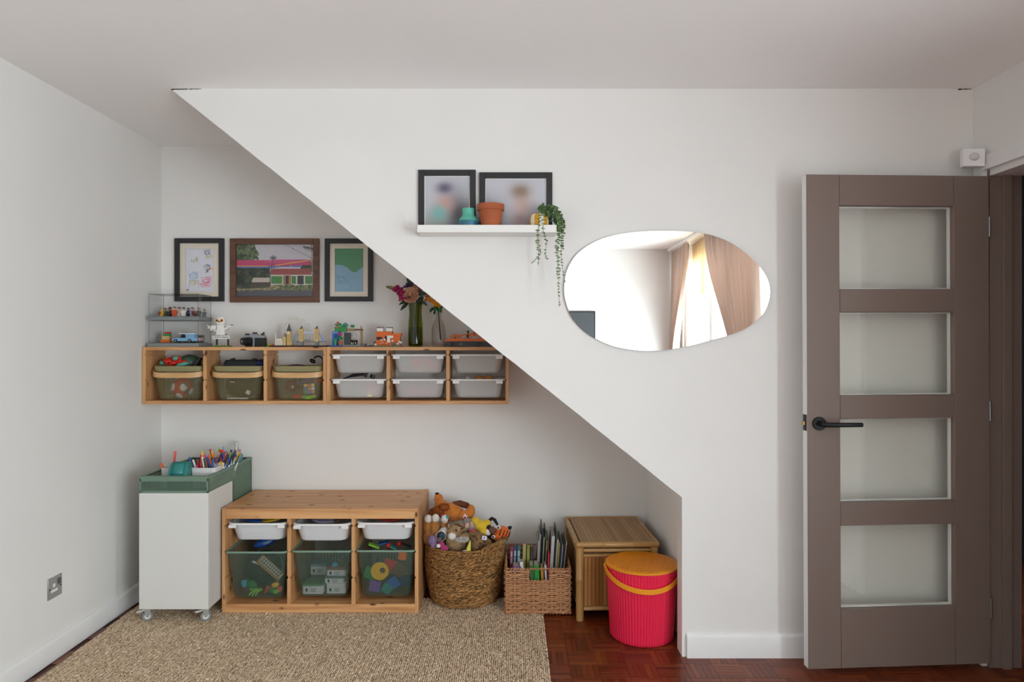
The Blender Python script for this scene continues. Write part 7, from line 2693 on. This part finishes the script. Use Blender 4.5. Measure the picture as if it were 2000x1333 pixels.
def book(label, xc, yc, zb, w, h, d, col, rot=(0, 0, 0), rough=.5, group='books in the wicker basket', name='book', pic=None):
    """Stands upright: w thick (x), d wide (y, spine towards the viewer), h tall."""
    t = thing(name, label, 'book', (xc, yc, zb), group)
    R = euler(*rot)
    mt = M('cover_' + col, col, rough=rough)
    c = Vector((xc, yc, zb + h / 2))
    b = MB()
    for s in (-1, 1):
        b.obox(c + R @ Vector((s * (w / 2 - .0008), 0, 0)), (.0016, d, h), R)
    b.obox(c + R @ Vector((0, -d / 2 - .0006, 0)), (w, .0016, h), R)
    b.build('cover', mt, t, bevel=.0004)
    MB().obox(c + R @ Vector((0, .002, -.001)), (w - .0034, d - .006, h - .006), R).build('page_block', m_pages, t)
    if pic:
        b = MB()
        for z_ in (-.25, -.05, .18, .32):
            b.obox(c + R @ Vector((0, -d / 2 - .0016, z_ * h)), (w * .55, .0006, h * .12), R)
        b.build('spine_marks', M('spine_' + pic, pic, rough=.5), t)
    return t


bz_ = RT + .010
zl = .045
# three matching small books lean back against the rim, then others
b = MB()
b.box(wx0 + .012, wx0 + .150, wy0 + .05, wy1 - .05, bz_, bz_ + .030)
one('book', b, M('cover_5a6a8a', '5a6a8a', rough=.5), 'flat blue book lying under the small books', 'book', 'books in the wicker basket', bevel=.001)
bb = bz_ + .0305
for lab, px, pyt, w, col, pic in (('dark red paperback with ornate spine', 998, 1081, .015, '7a2540', 'b9889a'), ('navy paperback with ornate silver spine', 1004.8, 1079.5, .016, '26304f', '9aa3ba'), ('teal paperback with ornate spine', 1012.2, 1079, .017, '1d4a56', '8ab0b0'), ('pale yellow paperback in the basket', 1023, 1077, .016, '9a8a50', None), ('olive green paperback in the basket', 1031, 1079, .015, '7a8430', None), ('dark brown paperback in the basket', 1038.5, 1082, .015, '4a2a22', None)):
    D = 3.44
    zt_ = PZ(pyt, D)
    book(lab, PX(px, D), D + .065, bb, w, (zt_ - bb) * 1.05, .12, col, (-17, 2, 0), pic=pic)
for lab, px, pyt, w, col in (('white-edged thin book at the front of the basket', 1021, 1099, .016, 'd8d4d0'), ('pink and blue thin book at the front of the basket', 1008, 1106, .030, '8a5a86'), ('sky blue thin book at the front of the basket', 1015, 1107, .012, '4f86a8')):
    D = 3.345
    book(lab, PX(px, D), D + .035, bb if px > 1010 else bb, w, PZ(pyt, D) - bb, .06, col, (0, -4 if px > 1018 else 0, 0))
for lab, px, pyt, w, col in (('green book seen through the handle hole, nearest the small books', 1040, 1106, .020, '3f6a3a'), ('bright green book in the middle of the handle hole', 1050, 1105.5, .024, '2a8a34'), ('orange book beside the bright green one', 1060.5, 1110, .014, 'a5762a'), ('white book at the edge of the handle hole', 1067.5, 1106, .010, 'd9dad8')):
    D = 3.342
    book(lab, PX(px, D), D + .05, bz_ + (.031 if px < 1046 else 0), w, PZ(pyt, D) - bz_ - (.031 if px < 1046 else 0), .09, col, (0, -3, 0))
# tall magazines and folders: feet packed side by side, tops fanned out
MAG = [('grey bent magazine next to the small books', 1052.5, 1058, .006, '9a9a90', 3.40), ('pale folder behind the grey magazine', 1055.5, 1046, .005, 'a7a696', 3.42), ('tall dark navy folder in the wicker basket', 1059.5, 1034, .006, '2b3046', 3.42), ('sage magazine by the navy folder', 1063, 1052, .005, '87907a', 3.40), ('tall dark green folder in the wicker basket', 1066.5, 1041, .006, '3c5238', 3.42), ('olive magazine leaning on the green folder', 1068.5, 1057, .005, '7d7a5a', 3.39),
       ('thin maroon book among the magazines', 1071.5, 1057, .007, '6a3436', 3.41), ('low book with a red spine among the magazines', 1072.3, 1082, .006, 'b8303c', 3.35), ('thick pale annual among the magazines', 1081, 1049, .016, 'b9b9b6', 3.40), ('dark green cover leaning on the thick annual', 1087.5, 1040, .005, '34483c', 3.42), ('pale grey annual beside the dark green cover', 1090, 1056, .009, '9fa3a0', 3.40), ('yellow edged magazine in the wicker basket', 1093, 1062, .005, 'a8963c', 3.39), ('black magazine in the wicker basket', 1096, 1057, .006, '3a3b3e', 3.40), ('lilac grey magazine in the wicker basket', 1099.5, 1066, .006, '8d8fa3', 3.39), ('dark grey magazine in the wicker basket', 1103, 1063, .005, '4a4c50', 3.40), ('silver magazine nearest the bamboo chest', 1107, 1060, .005, 'a3a4a2', 3.40)]
xcur = wx0 + .148
for lab, px, pyt, w, col, D in MAG:
    zt_ = PZ(pyt, D)
    hgt = zt_ - bz_ - .002
    xb_ = xcur + w / 2
    xcur += w + .0016
    xt_ = PX(px, D)
    ry_ = max(-9, min(9, math.degrees(math.atan2(xt_ - xb_, hgt))))
    book(lab, xb_ + math.tan(math.radians(ry_)) * hgt * .5, D + .105, bz_ + .002, w, hgt, .19, col, (0, ry_, 0), rough=.35, group='tall magazines in the wicker basket', name='magazine')

# ------------------------------------------------------------------ bamboo chest
m_bam = wood('bamboo_pole', 'bb935c', 'a27a46', 2, knots=False, gscale=.7, rough=.35)
m_bamx = wood('bamboo_pole_x', 'bb935c', 'a27a46', 0, knots=False, gscale=.7, rough=.35)
m_bams = varied('bamboo_slat', ['9c774e', 'a98358', 'b08c62', '967048', 'a47e54'], rough=.45, noise=.07, nscale=20, stretch=(6, .6, .6), objrand=True)
m_bamf = varied('bamboo_panel_slat', ['9a6a38', 'a87640', 'b28048', '8f6030', 'a47038'], rough=.45, noise=.07, nscale=20, stretch=(.6, .6, 6), objrand=True)
m_bamd = M('bamboo_dark', '5a3d22', rough=.7)
ch = thing('bamboo_chest', 'bamboo chest with slatted lid and rounded pole frame', 'chest', (.50, 3.50, 0))
qx0, qx1, qy0, qy1, qz = .300, .690, 3.255, 3.730, .380


def pole(name, a, c_, r, mat=m_bam, parent=ch, nodes=2, seed=0):
    a, c_ = Vector(a), Vector(c_)
    L = (c_ - a).length
    rs = random.Random(seed + int(L * 977))
    marks = sorted(rs.uniform(.15, .85) for _ in range(nodes))
    pts, rr_ = [a], [r]
    for m_ in marks:
        for dlt, k in ((-.006, 1.0), (-.002, 1.09), (.0, .98), (.002, 1.09), (.006, 1.0)):
            pts.append(a.lerp(c_, m_ + dlt / L))
            rr_.append(r * k)
    pts.append(c_)
    rr_.append(r)
    return MB().tube(pts, rr_, 14).build(name, mat, parent)


for k, (x, y) in enumerate(((qx0 + .016, qy0 + .016), (qx1 - .016, qy0 + .016), (qx0 + .016, qy1 - .016), (qx1 - .016, qy1 - .016))):
    pole('leg', (x, y, .0), (x, y, qz - .030), .0185, seed=k)
y = qy0 + .016
for z, r_ in ((qz - .047, .0095), (qz - .072, .0085), (.055, .010)):
    pole('rail', (qx0 + .034, y, z), (qx1 - .034, y, z), r_, m_bamx, seed=int(z * 100))
    pole('rail', (qx0 + .034, qy1 - .016, z), (qx1 - .034, qy1 - .016, z), r_, m_bamx, seed=int(z * 100) + 5)
    for x in (qx0 + .016, qx1 - .016):
        pole('rail', (x, qy0 + .034, z), (x, qy1 - .034, z), r_, m_bam, seed=int(z * 100) + 9)
MB().box(qx0 + .020, qx1 - .020, qy0 + .022, qy1 - .020, .060, qz - .034).build('inner_box', m_bamd, ch)
ns_ = 17
sl_me = None
for k in range(ns_):
    w = (qx1 - qx0 - .072) / ns_
    x = qx0 + .036 + (k + .5) * w
    if sl_me is None:
        o = MB().loft([[(-w * .485, .0, z), (-w * .36, -.0035, z), (w * .36, -.0035, z), (w * .485, 0, z)] for z in (.066, qz - .081)]).build('front_slat', m_bamf, ch, local=True)
        sl_me = o.data
    else:
        o = bpy.data.objects.new('front_slat', sl_me)
        COL.objects.link(o)
        o.parent = ch
    o.location = (x - .50, qy0 + .022 - 3.50, 0)
sl_me = None
for k in range(21):
    w = (qy1 - qy0 - .072) / 21
    yy_ = qy0 + .036 + (k + .5) * w
    if sl_me is None:
        o = MB().loft([[(0, -w * .485, z), (-.0035, -w * .36, z), (-.0035, w * .36, z), (0, w * .485, z)] for z in (.066, qz - .081)]).build('side_slat', m_bams, ch, local=True)
        sl_me = o.data
    else:
        o = bpy.data.objects.new('side_slat', sl_me)
        COL.objects.link(o)
        o.parent = ch
    o.location = (qx0 + .020 - .50, yy_ - 3.50, 0)
# lid: pole frame with flat slats from front to back
lid = MB().box(qx0 + .010, qx1 - .010, qy0 + .010, qy1 - .010, qz - .028, qz - .012).build('lid', m_bamd, ch)
lr = .0135
zl_ = qz - .0165
pole('lid_pole', (qx0 - .002, qy0 + .004, zl_), (qx1 + .002, qy0 + .004, zl_), lr, m_bamx, lid, 3, 31)
pole('lid_pole', (qx0 - .002, qy1 - .008, zl_), (qx1 + .002, qy1 - .008, zl_), lr, m_bamx, lid, 3, 32)
pole('lid_pole', (qx0 + .004, qy0 + .010, zl_ - .001), (qx0 + .004, qy1 - .012, zl_ - .001), lr, m_bam, lid, 3, 33)
pole('lid_pole', (qx1 - .004, qy0 + .010, zl_ - .001), (qx1 - .004, qy1 - .012, zl_ - .001), lr, m_bam, lid, 3, 34)
nl_ = 19
sl_me = None
for k in range(nl_):
    w = (qx1 - qx0 - .040) / nl_
    x = qx0 + .020 + (k + .5) * w
    if sl_me is None:
        o = MB().loft([[(-w * .485, y, -.002), (-w * .485, y, .0032), (-w * .42, y, .0042), (w * .42, y, .0042), (w * .485, y, .0032), (w * .485, y, -.002)] for y in (qy0 + .018 - 3.50, qy1 - .022 - 3.50)]).build('lid_slat', m_bams, lid, local=True)
        sl_me = o.data
    else:
        o = bpy.data.objects.new('lid_slat', sl_me)
        COL.objects.link(o)
        o.parent = lid
    o.location = (x - .50, 0, qz - .0105)
ch.rotation_euler = (0, 0, math.radians(2.0))

# ------------------------------------------------------------------ pink bucket with orange lid
m_pink = M('pink_plastic_ribbed', 'ea2a4e', rough=.35)
m_oran = M('orange_lid_plastic', 'ec981e', rough=.4)
UC = (.588, 3.10)
bu = thing('ribbed_bucket', 'ribbed hot pink bucket stool with orange lid and handle', 'bucket', (UC[0], UC[1], 0))
b = MB()
nrib = 280
rings = []
prof = [(.134, 0.001), (.1405, .006), (.1418, .02), (.1585, .318), (.159, .322)]
for r, z in prof:
    ring_ = []
    for k in range(nrib):
        a = 2 * math.pi * k / nrib
        q = k % 4
        rr_ = r + (.0012 if q else -.0022)
        ring_.append((UC[0] + rr_ * math.cos(a), UC[1] + rr_ * math.sin(a), z))
    rings.append(ring_)
b.loft(rings)
b.build('bucket_wall', m_pink, bu, angle=50)
b = MB()
b.lathe([(.1595, .3185), (.1612, .320), (.1612, .3225), (.156, .323)], (UC[0], UC[1], 0), 72)
b.build('bucket_lip', m_pink, bu)
b = MB()
b.lathe([(.150, .3232), (.1622, .3234), (.1630, .3255), (.1622, .3300), (.158, .331)], (UC[0], UC[1], 0), 72)
ld_ = b.build('bucket_lid', m_oran, bu)
# diagonal ridges on the lid
b = MB()
Rl = .1505
sp = .0078
for k in range(-21, 22):
    o_ = k * sp
    if abs(o_) >= Rl:
        continue
    hl = math.sqrt(Rl * Rl - o_ * o_)
    d = Vector((math.cos(math.radians(68)), math.sin(math.radians(68)), 0))
    n_ = Vector((-d.y, d.x, 0))
    c = Vector((UC[0], UC[1], .331)) + n_ * o_
    w = sp * .24
    r0 = [c - d * hl - n_ * w * 1.5, c - d * hl - n_ * w + Vector((0, 0, .0030)), c - d * hl + n_ * w + Vector((0, 0, .0030)), c - d * hl + n_ * w * 1.5]
    r1 = [p + d * 2 * hl for p in r0]
    b.loft([r0, r1])
tag(b.build('lid_ridges', m_oran, ld_, angle=20), kind='stuff')
# strap handle hanging down in front
rings = []
nseg = 48
for k in range(nseg + 1):
    a = math.pi * k / nseg
    R_ = .1675
    x = UC[0] - R_ * math.cos(a)
    y = UC[1] - R_ * math.sin(a) * 1.0
    zc = .318 - .064 * math.sin(a)
    n_ = Vector((-math.cos(a), -math.sin(a), 0))
    hw = .0112
    tk = .004
    p = Vector((x, y, zc))
    u_ = Vector((0, 0, 1))
    rings.append([p - n_ * tk / 2 - u_ * hw, p + n_ * tk / 2 - u_ * hw, p + n_ * tk / 2 + u_ * hw, p - n_ * tk / 2 + u_ * hw])
MB().loft(rings).build('handle', m_oran, bu, bevel=.0008)
for s in (-1, 1):
    MB().cyl((UC[0] + s * .156, UC[1], .316), (UC[0] + s * .1715, UC[1], .316), .0085, n=18).build('handle_pivot', m_oran, bu)
